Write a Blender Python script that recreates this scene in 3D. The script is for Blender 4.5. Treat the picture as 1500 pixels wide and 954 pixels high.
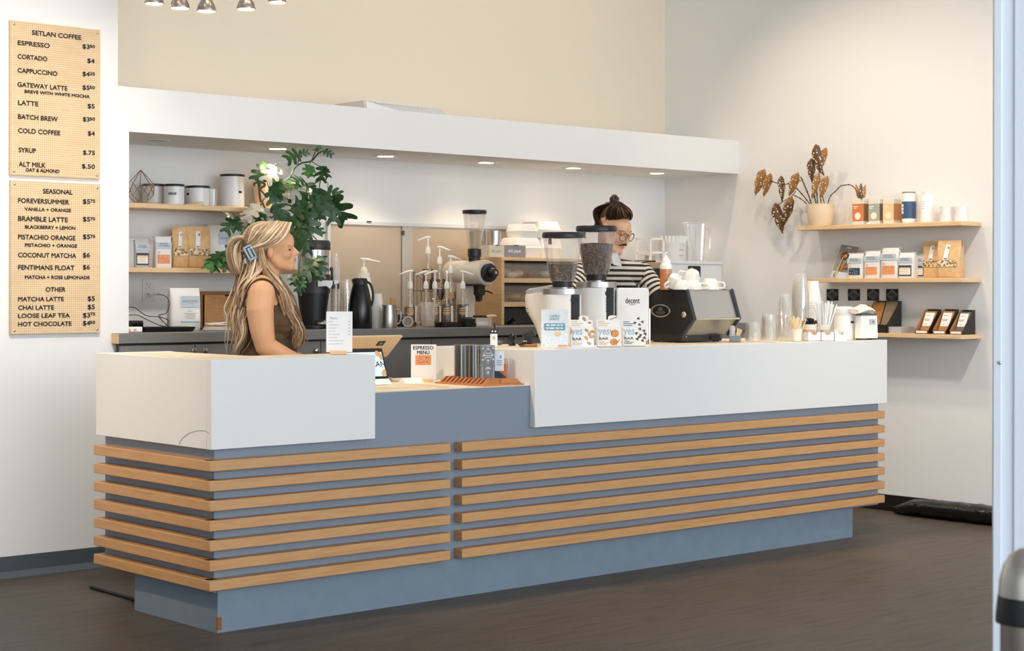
import bpy, bmesh, math, random
from mathutils import Vector, Matrix, Euler
R = math.radians
PI = math.pi
random.seed(11)
for _o in list(bpy.data.objects):
    bpy.data.objects.remove(_o)
SC = bpy.context.scene
COL = SC.collection

# ------------------------------------------------------------------ camera
W, H, F = 1500.0, 954.0, 2535.3
YAW, ROLL, HOR, CZ = 0.7259, 0.0018, 424.8, 1.36
FW = Vector((math.sin(YAW), math.cos(YAW), 0))
RT0 = Vector((math.cos(YAW), -math.sin(YAW), 0))
UP0 = Vector((0, 0, 1))
RT = RT0 * math.cos(ROLL) + UP0 * math.sin(ROLL)
UPV = UP0 * math.cos(ROLL) - RT0 * math.sin(ROLL)
cam = bpy.data.cameras.new('camera')
cam.sensor_width = 36.0
cam.lens = 36.0 * F / W
cam.shift_y = -(H / 2 - HOR) / W
cam.clip_start, cam.clip_end = 0.05, 200
cam.dof.use_dof = True
cam.dof.focus_distance = 8.6
cam.dof.aperture_fstop = 7.0
CAM = bpy.data.objects.new('camera', cam)
COL.objects.link(CAM)
CAM.matrix_world = Matrix(((RT.x, UPV.x, -FW.x, 0), (RT.y, UPV.y, -FW.y, 0), (RT.z, UPV.z, -FW.z, CZ), (0, 0, 0, 1)))
SC.camera = CAM

# ------------------------------------------------------------------ light
SC.view_settings.view_transform = 'Standard'
SC.view_settings.look = 'None'
SC.view_settings.gamma = 1
SC.view_settings.exposure = 0.0
SC.view_settings.use_curve_mapping = False
SC.cycles.transparent_max_bounces = 48
SC.cycles.max_bounces = 10
SC.cycles.diffuse_bounces = 5
SC.cycles.glossy_bounces = 4
SC.cycles.transmission_bounces = 8
SC.cycles.sample_clamp_indirect = 6
SC.cycles.use_denoising = True
wd = bpy.data.worlds.new('world')
SC.world = wd
wd.use_nodes = True
wd.node_tree.nodes['Background'].inputs[0].default_value = (0.82, 0.91, 1.0, 1)
wd.node_tree.nodes['Background'].inputs[1].default_value = 1.6
WARM = (1.0, 0.82, 0.62)
COOL = (0.90, 0.955, 1.0)

def aim(o, d):
    o.rotation_euler = Vector(d).to_track_quat('-Z', 'Y').to_euler()

def area(name, loc, d, sx, sy, e, col):
    l = bpy.data.lights.new(name, 'AREA')
    l.shape = 'RECTANGLE'; l.size = sx; l.size_y = sy; l.energy = e; l.color = col
    o = bpy.data.objects.new(name, l); COL.objects.link(o); o.location = loc; aim(o, d)
    return o

def spot(name, loc, target, e, size=80, blend=0.6, col=WARM, rad=0.04):
    l = bpy.data.lights.new(name, 'SPOT')
    l.energy = e; l.spot_size = R(size); l.spot_blend = blend; l.color = col; l.shadow_soft_size = rad
    o = bpy.data.objects.new(name, l); COL.objects.link(o); o.location = loc
    aim(o, Vector(target) - Vector(loc))
    return o

# daylight through the shop front (behind the camera), the warm wall-washers of the room, and added fill spots
area('daylight_storefront', (5.2, -3.6, 2.0), (0.02, 1, -0.03), 10.0, 3.4, 425, COOL)
area('daylight_side', (-3.3, 1.2, 2.0), (1, 0.62, -0.06), 6.0, 3.0, 45, COOL)
SOFTW = (1.0, 0.90, 0.80)
spot('wall_wash_shelves', (7.34, 6.2, 3.74), (8.84, 6.35, 1.75), 66, 92, 1.0, WARM, 0.025)
spot('wall_wash_plant', (7.25, 7.35, 3.74), (8.84, 6.85, 1.75), 55, 70, 0.9, WARM, 0.025)
spot('fill_spot_side', (6.2, 4.2, 4.1), (8.84, 5.6, 0.7), 270, 72, 1.0, SOFTW, 0.15)  # added fill spot, lifts the whole side wall
spot('wall_wash_upper', (5.2, 6.2, 4.1), (5.3, 8.35, 2.6), 35, 100, 1.0, WARM, 0.2)
spot('wall_wash_upper_far', (7.4, 6.2, 4.1), (7.3, 8.35, 2.6), 38, 100, 1.0, WARM, 0.2)
spot('wall_wash_menu', (3.1, 6.3, 4.1), (3.4, 7.67, 2.4), 38, 90, 1.0, WARM, 0.1)
spot('fill_spot_menu_low', (2.9, 4.9, 4.1), (3.6, 7.67, 1.35), 430, 46, 1.0, SOFTW, 0.15)  # added fill spot, in place of daylight grazing the lower menu wall
spot('counter_wash', (4.4, 6.7, 4.1), (5.5, 6.1, 0.9), 170, 78, 1.0, SOFTW, 0.08)
spot('bar_wash', (6.6, 6.5, 4.1), (7.0, 6.0, 1.0), 150, 84, 1.0, WARM, 0.08)
spot('till_wash', (1.4, 6.5, 3.5), (5.3, 6.2, 0.98), 330, 17, 1.0, WARM, 0.06)
spot('counter_end_wash', (1.2, 6.2, 3.4), (3.63, 6.35, 0.85), 350, 28, 1.0, (1.0, 0.77, 0.52), 0.12)

# ------------------------------------------------------------------ pixel <-> place
def ray(px, py):
    a = (px - W / 2) / F; b = -(py - HOR) / F
    return FW + RT * a + UPV * b

def PY(px, py, Y):
    d = ray(px, py); t = Y / d.y
    return Vector((d.x * t, Y, CZ + d.z * t))

def PX(px, py, X):
    d = ray(px, py); t = X / d.x
    return Vector((X, d.y * t, CZ + d.z * t))

def PZ(px, py, z):
    d = ray(px, py); t = (z - CZ) / d.z
    return Vector((d.x * t, d.y * t, z))

def mpp(p):
    return (Vector(p) - Vector((0, 0, CZ))).dot(FW) / F

def sY(px, Y, z):
    """where an item whose middle is seen at column px stands, at depth Y on a surface z; metres per pixel there"""
    p = PY(px, HOR, Y); p.z = z
    return p, mpp(p)

def sX(px, X, z):
    p = PX(px, HOR, X); p.z = z
    return p, mpp(p)

def hgt(p, py):
    """height above p.z of image row py at p"""
    return CZ - (py - HOR) * mpp(p) - p.z

def facing(p, extra=0):
    return -math.atan2(p[0], p[1]) + R(extra)

# ------------------------------------------------------------------ materials
def lin(c):
    if isinstance(c, str):
        c = c.lstrip('#'); c = [int(c[i:i + 2], 16) / 255 for i in (0, 2, 4)]
        c = [x / 12.92 if x <= 0.04045 else ((x + 0.055) / 1.055) ** 2.4 for x in c]
    return (c[0], c[1], c[2], 1)

MATS = {}
def mat(name, col=(0.8, 0.8, 0.8), rough=0.5, metal=0.0, spec=0.5, noise=0.0, scale=30, bump=0.0, emit=None, es=1.0, sss=0, coat=0):
    if name in MATS: return MATS[name]
    m = bpy.data.materials.new(name); m.use_nodes = True
    nt = m.node_tree; b = nt.nodes['Principled BSDF']
    c = lin(col)
    b.inputs['Base Color'].default_value = c
    b.inputs['Roughness'].default_value = rough
    b.inputs['Metallic'].default_value = metal
    b.inputs['Specular IOR Level'].default_value = spec
    if coat: b.inputs['Coat Weight'].default_value = coat
    if sss:
        b.inputs['Subsurface Weight'].default_value = sss
        b.inputs['Subsurface Radius'].default_value = (0.01, 0.004, 0.002)
    if emit:
        b.inputs['Emission Color'].default_value = lin(emit); b.inputs['Emission Strength'].default_value = es
    if noise or bump:
        tc = nt.nodes.new('ShaderNodeTexCoord'); n = nt.nodes.new('ShaderNodeTexNoise')
        n.inputs['Scale'].default_value = scale; n.inputs['Detail'].default_value = 4
        nt.links.new(tc.outputs['Object'], n.inputs['Vector'])
        if noise:
            r = nt.nodes.new('ShaderNodeMapRange')
            r.inputs['To Min'].default_value = 1 - noise; r.inputs['To Max'].default_value = 1 + noise
            nt.links.new(n.outputs['Fac'], r.inputs['Value'])
            mx = nt.nodes.new('ShaderNodeVectorMath'); mx.operation = 'SCALE'
            mx.inputs[0].default_value = c[:3]
            nt.links.new(r.outputs['Result'], mx.inputs['Scale'])
            nt.links.new(mx.outputs[0], b.inputs['Base Color'])
        if bump:
            bp = nt.nodes.new('ShaderNodeBump'); bp.inputs['Strength'].default_value = bump; bp.inputs['Distance'].default_value = 0.01
            nt.links.new(n.outputs['Fac'], bp.inputs['Height']); nt.links.new(bp.outputs['Normal'], b.inputs['Normal'])
    MATS[name] = m
    return m

def ramp_mat(name, stops, scale=(1, 1, 1), rough=0.5, tex='noise', tscale=6, detail=5, bump=0.0, metal=0, spec=0.5, dist=0.0, coord='Object'):
    """procedural colour: a stretched noise / wave / voronoi through a colour ramp"""
    if name in MATS: return MATS[name]
    m = bpy.data.materials.new(name); m.use_nodes = True
    nt = m.node_tree; b = nt.nodes['Principled BSDF']
    b.inputs['Roughness'].default_value = rough; b.inputs['Metallic'].default_value = metal
    b.inputs['Specular IOR Level'].default_value = spec
    tc = nt.nodes.new('ShaderNodeTexCoord'); mp = nt.nodes.new('ShaderNodeMapping')
    mp.inputs['Scale'].default_value = scale
    nt.links.new(tc.outputs[coord], mp.inputs['Vector'])
    if tex == 'noise':
        t = nt.nodes.new('ShaderNodeTexNoise'); t.inputs['Detail'].default_value = detail; t.inputs['Distortion'].default_value = dist; out = t.outputs['Fac']
    elif tex == 'wave':
        t = nt.nodes.new('ShaderNodeTexWave'); t.bands_direction = 'Z'; t.inputs['Distortion'].default_value = dist; out = t.outputs['Fac']
    else:
        t = nt.nodes.new('ShaderNodeTexVoronoi'); out = t.outputs['Distance']
    t.inputs['Scale'].default_value = tscale
    nt.links.new(mp.outputs['Vector'], t.inputs['Vector'])
    cr = nt.nodes.new('ShaderNodeValToRGB')
    e = cr.color_ramp.elements
    while len(e) < len(stops): e.new(0.5)
    for i, (p, c) in enumerate(stops):
        e[i].position = p; e[i].color = lin(c)
    nt.links.new(out, cr.inputs['Fac']); nt.links.new(cr.outputs['Color'], b.inputs['Base Color'])
    if bump:
        bp = nt.nodes.new('ShaderNodeBump'); bp.inputs['Strength'].default_value = bump; bp.inputs['Distance'].default_value = 0.01
        nt.links.new(out, bp.inputs['Height']); nt.links.new(bp.outputs['Normal'], b.inputs['Normal'])
    MATS[name] = m
    return m

def clear(name, tint=(1, 1, 1), gloss=0.12, rough=0.03, fog=0.0, fogc=(0.9, 0.9, 0.9)):
    """thin clear plastic or glass: mostly see-through, a fresnel sheen, optionally a little milky"""
    if name in MATS: return MATS[name]
    m = bpy.data.materials.new(name); m.use_nodes = True
    nt = m.node_tree; nt.nodes.remove(nt.nodes['Principled BSDF'])
    out = nt.nodes['Material Output']
    tr = nt.nodes.new('ShaderNodeBsdfTransparent'); tr.inputs[0].default_value = (*tint, 1)
    gl = nt.nodes.new('ShaderNodeBsdfGlossy'); gl.inputs['Roughness'].default_value = rough; gl.inputs['Color'].default_value = (1, 1, 1, 1)
    lw = nt.nodes.new('ShaderNodeLayerWeight'); lw.inputs['Blend'].default_value = 0.16
    mr = nt.nodes.new('ShaderNodeMapRange'); mr.inputs['To Min'].default_value = gloss * 0.35; mr.inputs['To Max'].default_value = min(1, gloss * 5)
    nt.links.new(lw.outputs['Facing'], mr.inputs['Value'])
    mx = nt.nodes.new('ShaderNodeMixShader')
    nt.links.new(mr.outputs['Result'], mx.inputs[0]); nt.links.new(tr.outputs[0], mx.inputs[1]); nt.links.new(gl.outputs[0], mx.inputs[2])
    last = mx
    if fog:
        df = nt.nodes.new('ShaderNodeBsdfDiffuse'); df.inputs[0].default_value = (*fogc, 1)
        m2 = nt.nodes.new('ShaderNodeMixShader'); m2.inputs[0].default_value = fog
        nt.links.new(mx.outputs[0], m2.inputs[1]); nt.links.new(df.outputs[0], m2.inputs[2]); last = m2
    nt.links.new(last.outputs[0], out.inputs[0])
    MATS[name] = m
    return m

# ------------------------------------------------------------------ mesh building
class MB:
    def __init__(s, M=None):
        s.v = []; s.f = []; s.mi = []; s.m = 0; s.M = M; s.cuts = []
    def add(s, vs, fs, M=None):
        k = len(s.v); s.cuts.append((k, len(s.f)))
        for p in vs:
            p = Vector(p)
            if M is not None: p = M @ p
            if s.M is not None: p = s.M @ p
            s.v.append(p)
        for f in fs:
            s.f.append([i + k for i in f]); s.mi.append(s.m)
        return s
    def box(s, c, d, rz=0, M=None, taper=1.0):
        x, y, z = d[0] / 2, d[1] / 2, d[2] / 2
        vs = [(-x, -y, -z), (x, -y, -z), (x, y, -z), (-x, y, -z), (-x * taper, -y * taper, z), (x * taper, -y * taper, z), (x * taper, y * taper, z), (-x * taper, y * taper, z)]
        T = Matrix.Translation(c) @ Matrix.Rotation(rz, 4, 'Z')
        if M is not None: T = T @ M
        return s.add(vs, [(3, 2, 1, 0), (4, 5, 6, 7), (0, 1, 5, 4), (1, 2, 6, 5), (2, 3, 7, 6), (3, 0, 4, 7)], T)
    def span(s, a, b):
        a = Vector(a); b = Vector(b)
        return s.box((a + b) / 2, (abs(b.x - a.x), abs(b.y - a.y), abs(b.z - a.z)))
    def lathe(s, prof, n=24, c=(0, 0, 0), sx=1, sy=1, M=None, a0=0, a1=2 * PI):
        vs = []; fs = []; rings = []
        full = abs(a1 - a0 - 2 * PI) < 1e-6
        for r, z in prof:
            if r < 1e-6:
                rings.append([len(vs)]); vs.append((0, 0, z))
            else:
                ring = []
                for i in range(n if full else n + 1):
                    a = a0 + (a1 - a0) * i / n
                    ring.append(len(vs)); vs.append((r * sx * math.cos(a), r * sy * math.sin(a), z))
                rings.append(ring)
        for A, B in zip(rings, rings[1:]):
            if len(A) == 1 and len(B) == 1: continue
            L = max(len(A), len(B))
            for i in range(L if full else L - 1):
                j = (i + 1) % L
                if len(A) == 1: fs.append((A[0], B[j], B[i]))
                elif len(B) == 1: fs.append((A[i], A[j], B[0]))
                else: fs.append((A[i], A[j], B[j], B[i]))
        T = Matrix.Translation(c)
        if M is not None: T = T @ M
        return s.add(vs, fs, T)
    def cyl(s, c, r, h, n=24, r2=None, M=None):
        return s.lathe([(0, 0), (r, 0), (r if r2 is None else r2, h), (0, h)], n, c, M=M)
    def tube(s, pts, r, n=8, caps=True, round_ends=False, flat=1.0):
        P = [Vector(p) for p in pts]
        rs = r if isinstance(r, (list, tuple)) else [r] * len(P)
        if round_ends:
            def cap(P0, P1, rr, rev):
                d = (P0 - P1).normalized(); o = []
                for a in (25, 50, 75):
                    o.append((P0 + d * rr * math.sin(R(a)), rr * math.cos(R(a))))
                return o
            pre = cap(P[0], P[1], rs[0], 0); post = cap(P[-1], P[-2], rs[-1], 1)
            P = [q[0] for q in reversed(pre)] + P + [q[0] for q in post]
            rs = [q[1] for q in reversed(pre)] + list(rs) + [q[1] for q in post]
        vs = []; fs = []; up = None
        for i, p in enumerate(P):
            t = (P[min(i + 1, len(P) - 1)] - P[max(i - 1, 0)])
            if t.length < 1e-9: t = Vector((0, 0, 1))
            t.normalize()
            if up is None:
                up = Vector((0, 0, 1)) if abs(t.z) < 0.9 else Vector((1, 0, 0))
            a = t.cross(up)
            if a.length < 1e-6: a = t.cross(Vector((0.3, 1, 0.2)))
            a.normalize(); b = a.cross(t).normalized(); up = b
            for k in range(n):
                an = 2 * PI * k / n
                vs.append(p + (a * math.cos(an) + b * math.sin(an) * flat) * rs[i])
        for i in range(len(P) - 1):
            for k in range(n):
                j = (k + 1) % n
                fs.append((i * n + k, i * n + j, (i + 1) * n + j, (i + 1) * n + k))
        if caps:
            fs.append(tuple(range(n - 1, -1, -1))); fs.append(tuple(range((len(P) - 1) * n, len(P) * n)))
        return s.add(vs, fs)
    def limb(s, pts, rs, n=14):
        return s.tube(pts, rs, n, True, True)
    def ell(s, c, r, M=None, n=18, m=12):
        prof = [(max(0, math.cos(a)) if abs(abs(a) - PI / 2) > 1e-4 else 0, math.sin(a)) for a in [-PI / 2 + PI * i / m for i in range(m + 1)]]
        T = Matrix.Identity(4) if M is None else M
        D = Matrix.Diagonal((r[0], r[1], r[2], 1)) if not isinstance(r, (int, float)) else Matrix.Diagonal((r, r, r, 1))
        return s.lathe(prof, n, c, M=T @ D)
    def prism(s, poly, axis, a, b, M=None):
        n = len(poly)
        def mk(p, q, t):
            return {'x': (t, p, q), 'y': (p, t, q), 'z': (p, q, t)}[axis]
        vs = [mk(p, q, a) for p, q in poly] + [mk(p, q, b) for p, q in poly]
        fs = [tuple(range(n)), tuple(range(2 * n - 1, n - 1, -1))]
        for i in range(n):
            j = (i + 1) % n
            fs.append((i, i + n, j + n, j))
        return s.add(vs, fs, M)
    def loft(s, secs, cap=True, M=None):
        """secs: list of equal-length closed loops of points"""
        n = len(secs[0]); vs = [p for sec in secs for p in sec]; fs = []
        for i in range(len(secs) - 1):
            for k in range(n):
                j = (k + 1) % n
                fs.append((i * n + k, i * n + j, (i + 1) * n + j, (i + 1) * n + k))
        if cap:
            fs.append(tuple(range(n - 1, -1, -1))); fs.append(tuple(range((len(secs) - 1) * n, len(secs) * n)))
        return s.add(vs, fs, M)
    def build_each(s, name, mats, parent):
        """every shape added becomes a mesh of its own"""
        c = s.cuts + [(len(s.v), len(s.f))]
        for (v0, f0), (v1, f1) in zip(c, c[1:]):
            q = MB(); q.v = s.v[v0:v1]; q.f = [[i - v0 for i in f] for f in s.f[f0:f1]]; q.mi = [0] * len(q.f)
            q.build(name, mats, parent)
    def build(s, name, mats, parent=None, smooth=35, bevel=0, seg=2, recalc=True):
        me = bpy.data.meshes.new(name)
        me.from_pydata([tuple(p) for p in s.v], [], s.f)
        if not isinstance(mats, (list, tuple)): mats = [mats]
        for m in mats: me.materials.append(m)
        if len(mats) > 1: me.polygons.foreach_set('material_index', s.mi)
        if recalc:
            bm = bmesh.new(); bm.from_mesh(me); bmesh.ops.recalc_face_normals(bm, faces=bm.faces); bm.to_mesh(me); bm.free()
        if smooth:
            me.polygons.foreach_set('use_smooth', [True] * len(me.polygons))
            me.set_sharp_from_angle(angle=R(smooth))
        me.update()
        o = bpy.data.objects.new(name, me); COL.objects.link(o)
        if parent is not None: o.parent = parent
        if bevel:
            b = o.modifiers.new('bevel', 'BEVEL'); b.width = bevel; b.segments = seg; b.limit_method = 'ANGLE'; b.angle_limit = R(40)
        return o

def sup(w, d, z, n=20, e=4.0, cx=0, cy=0):
    """superellipse loop: a rounded rectangle w x d at height z"""
    o = []
    for i in range(n):
        a = 2 * PI * (i + 0.5) / n
        c, s_ = math.cos(a), math.sin(a)
        o.append((cx + w / 2 * math.copysign(abs(c) ** (2 / e), c), cy + d / 2 * math.copysign(abs(s_) ** (2 / e), s_), z))
    return o

def tag(o, label=None, cat=None, group=None, kind=None):
    if label: o['label'] = label
    if cat: o['category'] = cat
    if group: o['group'] = group
    if kind: o['kind'] = kind
    return o

def thing(name, label, cat, loc=(0, 0, 0), rz=0, group=None):
    o = bpy.data.objects.new(name, None); COL.objects.link(o)
    o.empty_display_size = 0.05
    o.location = loc; o.rotation_euler = (0, 0, rz)
    return tag(o, label, cat, group)

def struct(o):
    o['kind'] = 'structure'
    return o

KIDS = {}
def dup(root, loc, rz=None, label=None, scale=None, rot=None):
    """copy of a thing with its parts and sub-parts"""
    def cp(o, par):
        c = o.copy(); COL.objects.link(c)
        if par is not None: c.parent = par
        for ch in [x for x in bpy.data.objects if x.parent == o]: cp(ch, c)
        return c
    r = cp(root, None)
    r.location = loc
    if rz is not None: r.rotation_euler = (0, 0, rz)
    if rot is not None: r.rotation_euler = rot
    if label: r['label'] = label
    if scale is not None: r.scale = scale
    return r

TEXTS = {}
def text_geo(s):
    if s in TEXTS: return TEXTS[s]
    cu = bpy.data.curves.new('t', 'FONT'); cu.body = s; cu.resolution_u = 3
    o = bpy.data.objects.new('t', cu); COL.objects.link(o)
    dg = bpy.context.evaluated_depsgraph_get()
    me = bpy.data.meshes.new_from_object(o.evaluated_get(dg))
    v = [tuple(p.co) for p in me.vertices]; f = [tuple(p.vertices) for p in me.polygons]
    x0 = min(p[0] for p in v); x1 = max(p[0] for p in v); y0 = min(p[1] for p in v); y1 = max(p[1] for p in v)
    v = [((p[0] - x0) / (x1 - x0), (p[1] - y0) / (y1 - y0)) for p in v]
    TEXTS[s] = (v, f, (x1 - x0) / (y1 - y0))
    bpy.data.objects.remove(o); bpy.data.curves.remove(cu); bpy.data.meshes.remove(me)
    return TEXTS[s]

def text_into(mb, s, c, w=None, h=None, lift=0.0, bold=0.0):
    """lettering facing -Y, centred at c, fitted to w x h"""
    v, f, asp = text_geo(s)
    if w is None: w = h * asp
    if h is None: h = w / asp
    offs = [(0, 0)] if not bold else [(-bold, 0), (bold, 0), (0, bold), (0, -bold)]
    for k, (ox, oz) in enumerate(offs):
        mb.add([(c[0] + (p[0] - 0.5) * w + ox, c[1] - lift - k * 0.00006, c[2] + (p[1] - 0.5) * h + oz) for p in v], f)
    return mb

def text(par, name, s, m, c, w=None, h=None, bold=0.0):
    mb = MB(); text_into(mb, s, c, w, h, 0, bold)
    return mb.build(name, m, par, smooth=0, recalc=False)

def card(par, name, m, c, w, h, t=0.001):
    return MB().box(c, (w, t, h)).build(name, m, par, smooth=0)

def bez(pts, n=8):
    """Catmull-Rom through points"""
    P = [Vector(p) for p in pts]; P = [P[0] * 2 - P[1]] + P + [P[-1] * 2 - P[-2]]
    o = []
    for i in range(1, len(P) - 2):
        for k in range(n):
            t = k / n; a, b, c, d = P[i - 1:i + 3]
            o.append(0.5 * ((2 * b) + (c - a) * t + (2 * a - 5 * b + 4 * c - d) * t * t + (3 * b - a - 3 * c + d) * t ** 3))
    o.append(P[-2])
    return o

# common materials
WHITE = mat('white_plastic', '#f4f3f0', 0.35)
WALLP = mat('white_wall_paint', (0.84, 0.835, 0.825), 0.7, spec=0.25, bump=0.04, scale=160)
BEIGE = mat('beige_wall_paint', (0.80, 0.715, 0.585), 0.7, spec=0.2, bump=0.03, scale=160)
BLACK = mat('black_plastic', '#17181a', 0.4)
DARK = mat('dark_rubber', '#101112', 0.6)
STEEL = mat('brushed_steel', (0.50, 0.48, 0.455), 0.3, 1.0)
CHROME = mat('chrome', (0.62, 0.61, 0.59), 0.2, 1.0)
PINE = ramp_mat('pale_wood', [(0.3, '#deb685'), (0.55, '#e8c79a'), (0.75, '#d6ab78')], (3, 3, 22), 0.45, tscale=3)
MAPLE = ramp_mat('maple_slat', [(0.25, '#b98753'), (0.5, '#c89864'), (0.7, '#be8c58'), (0.85, '#a57343')], (1.2, 1.2, 14), 0.42, tscale=3.2, detail=6, dist=0.6)
PLY = ramp_mat('birch_plywood', [(0.3, '#e3bb88'), (0.55, '#eccb9c'), (0.75, '#dab07d')], (2, 2, 16), 0.5, tscale=2.5)
TOPW = ramp_mat('cream_worktop', [(0.3, '#ecd9b8'), (0.6, '#f3e6cb'), (0.8, '#e3c99f')], (2, 12, 2), 0.4, tscale=3)
PANELW = mat('white_counter_panel', (0.775, 0.77, 0.755), 0.38, noise=0.01, scale=3)
KRAFT = ramp_mat('kraft_paper', [(0.3, '#d6ac78'), (0.6, '#e2bd8b')], (1, 1, 1), 0.7, tscale=40)
CARD = ramp_mat('cardboard', [(0.3, '#a5764a'), (0.6, '#b58455')], (1, 1, 6), 0.8, tscale=20)
PAPER = mat('white_paper', '#f1efea', 0.7)
GREYCAB = mat('grey_cabinet_paint', (0.20, 0.195, 0.19), 0.5, noise=0.03, scale=8)
INK = mat('black_ink', '#0f1216', 0.7)
NAVY = mat('navy_print', '#33475e', 0.7)
ORANGE = mat('orange_print', '#e2956a', 0.7)
PALEBLUE = mat('pale_blue_print', '#c3d0dc', 0.7)
GREYINK = mat('grey_ink', '#8b939b', 0.7)
BRASS = mat('brass', (0.72, 0.45, 0.18), 0.3, 1.0)
GLASS = clear('clear_glass', (0.97, 0.97, 0.96), 0.10)
CUPP = clear('clear_cup_plastic', (0.985, 0.98, 0.97), 0.2, 0.08, 0.10, (0.95, 0.93, 0.88))
MILKY = clear('frosted_plastic', (0.96, 0.95, 0.94), 0.08, 0.2, 0.35)
# ------------------------------------------------------------------ the room
YW, XW, YB, YC = 7.674, 8.838, 8.35, 5.86      # menu wall, side wall, back wall, counter front
ZC, ZL, ZK = 1.084, 0.922, 1.143               # bar top, low counter top, back counter top
ZT, ZS = 2.363, 2.141                          # bulkhead top and underside
XJ = PY(189, 193, YW).x                        # left jamb of the niche
XU = PY(172.5, 126, YW).x                      # left edge of the opening above the bulkhead
CEIL = 4.3
FLOOR = ramp_mat('dark_plank_floor', [(0.30, (0.066, 0.053, 0.042)), (0.5, (0.100, 0.082, 0.064)), (0.62, (0.112, 0.092, 0.072)), (0.8, (0.076, 0.062, 0.048))],
                 (0.9, 9, 1), 0.46, tscale=4, detail=8, dist=0.3, bump=0.03, spec=0.22)
struct(MB().box((3.0, 2.2, -0.05), (14.5, 14, 0.1)).build('floor', FLOOR))
struct(MB().box((3.0, 2.2, CEIL + 0.05), (14.5, 14, 0.1)).build('ceiling', WALLP))
wl = MB()
wl.span((-4, YW, 0), (XJ, YW + 0.9, ZS))
wl.span((-4, YW, ZS), (XU, YW + 0.9, CEIL))
wl.build('wall_left', WALLP)
struct(bpy.data.objects['wall_left'])
struct(MB().span((XU, YW, ZS), (XW, YB, ZT)).build('wall_bulkhead', WALLP))
struct(MB().span((XJ, YB, 0), (XW, YB + 0.15, ZS + 0.02)).build('wall_back', WALLP))
struct(MB().span((XU, YB, ZT - 0.1), (XW, YB + 0.15, CEIL)).build('wall_upper', BEIGE))
struct(MB().span((XW, -1.0, 0), (XW + 0.15, YB + 0.15, CEIL)).build('wall_right', WALLP))
struct(MB().span((-4.1, -4.0, 0), (-4.0, YW + 0.9, CEIL)).build('wall_far', WALLP))
BASEB = mat('slate_baseboard', (0.075, 0.095, 0.115), 0.5)
bb = MB(); bb.span((-4, YW - 0.012, 0.012), (XJ, YW, 0.1)); bb.prism([(YW - 0.012, 0.012), (YW - 0.012, 0.03), (YW - 0.045, 0.004), (YW - 0.045, 0.0), (YW, 0.0)], 'x', -4, XJ)
struct(bb.build('baseboard_left', BASEB))
bb = MB(); bb.span((XW - 0.012, -1, 0.0), (XW, YB, 0.1))
struct(bb.build('baseboard_right', mat('black_baseboard', '#1a1a1b', 0.45)))
# pale post of the shop front beside the camera
PXP, PYP = 4.05, 2.35
pp = PZ(1455, 1000, 0.0)
POST = mat('pale_blue_paint', (0.70, 0.755, 0.83), 0.5)
pf = Vector((FW.x * 4.6, FW.y * 4.6, 0)) + RT0 * ((1455 - 750) / F * 4.6)
po = MB(Matrix.Translation(pf) @ Matrix.Rotation(-math.atan2(pf.x, pf.y) + R(0.6), 4, 'Z'))
po.span((0, 0, 0), (0.17, 0.2, CEIL)); po.span((-0.001, -0.012, 0), (0.022, 0.0, CEIL)); po.span((0.052, -0.006, 0), (0.17, 0.0, CEIL))
po.build('trim_1', POST, bevel=0.004); struct(bpy.data.objects['trim_1'])
sc_ = MB(Matrix.Translation(pf) @ Matrix.Rotation(-math.atan2(pf.x, pf.y) + R(0.6), 4, 'Z')); zz = CZ - (530 - HOR) * 4.6 / F
sc_.ell((0.017, -0.014, zz), (0.005, 0.003, 0.005)); so = sc_.build('screw', STEEL); so.parent = bpy.data.objects['trim_1']

# ------------------------------------------------------------------ service counter
D = 0.935
XL, XR = 3.625, 8.014
XP1 = PY(549.8, 600, YC).x                     # end of left raised panel
XP2 = PY(783.5, 600, YC).x                     # start of right raised panel
ct = thing('service_counter', 'long grey-blue service counter with wooden slats and raised white panels', 'counter', (0, 0, 0))
BLUE = mat('grey_blue_paint', (0.205, 0.25, 0.315), 0.5, noise=0.02, scale=6)
IN = 0.035
bd = MB()
bd.span((XL + IN, YC + IN, 0.16), (XP2, YC + D - 0.02, 0.885)); bd.span((XP2, YC + IN, 0.16), (XR - IN, YC + 0.705, 0.885))
bd.build('body', BLUE, ct)
bs = MB(); bs.span((3.674, 5.89, 0.0), (7.742, 6.545, 0.17)); bs.build('base', mat('scuffed_blue_paint', (0.172, 0.228, 0.292), 0.55, noise=0.12, scale=14), ct)
ch = MB(); ch.span((3.672, 5.8875, 0.012), (3.692, 5.896, 0.062)); ch.build('chipped_corner', mat('bare_wood', '#8a5a2a', 0.8, noise=0.4, scale=90), ct)['label'] = 'chip of bare wood in the blue paint'
PT = 0.035
def raised(x0, x1, zb, ends, D=D):
    m = MB(); m.span((x0, YC, zb), (x1, YC + PT, ZC)); m.build('front_panel', PANELW, ct, bevel=0.002)
    if 'l' in ends:
        m = MB(); m.span((x0, YC + PT, zb), (x0 + PT, YC + D, ZC)); m.build('end_panel', PANELW, ct, bevel=0.002)
    if 'r' in ends:
        m = MB(); m.span((x1 - PT, YC + PT, zb), (x1, YC + D, ZC)); m.build('end_panel', PANELW, ct, bevel=0.002)
    m = MB(); m.span((x0 + PT, YC + D - PT, 0.885), (x1 - PT, YC + D, ZC)); m.build('back_panel', PANELW, ct)
    m = MB(); m.span((x0 + PT, YC + PT, ZC - 0.04), (x1 - PT, YC + D - PT, ZC - 0.002)); m.build('bar_top', TOPW, ct)
LDG = 0.28
m = MB(); m.span((XL, YC, 0.7292), (XP1, YC + PT, ZC)); m.build('front_panel', PANELW, ct, bevel=0.002)
m = MB(); m.span((XL, YC + PT, 0.7292), (XL + PT, YC + D, ZC)); m.build('end_panel', PANELW, ct, bevel=0.002)
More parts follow.
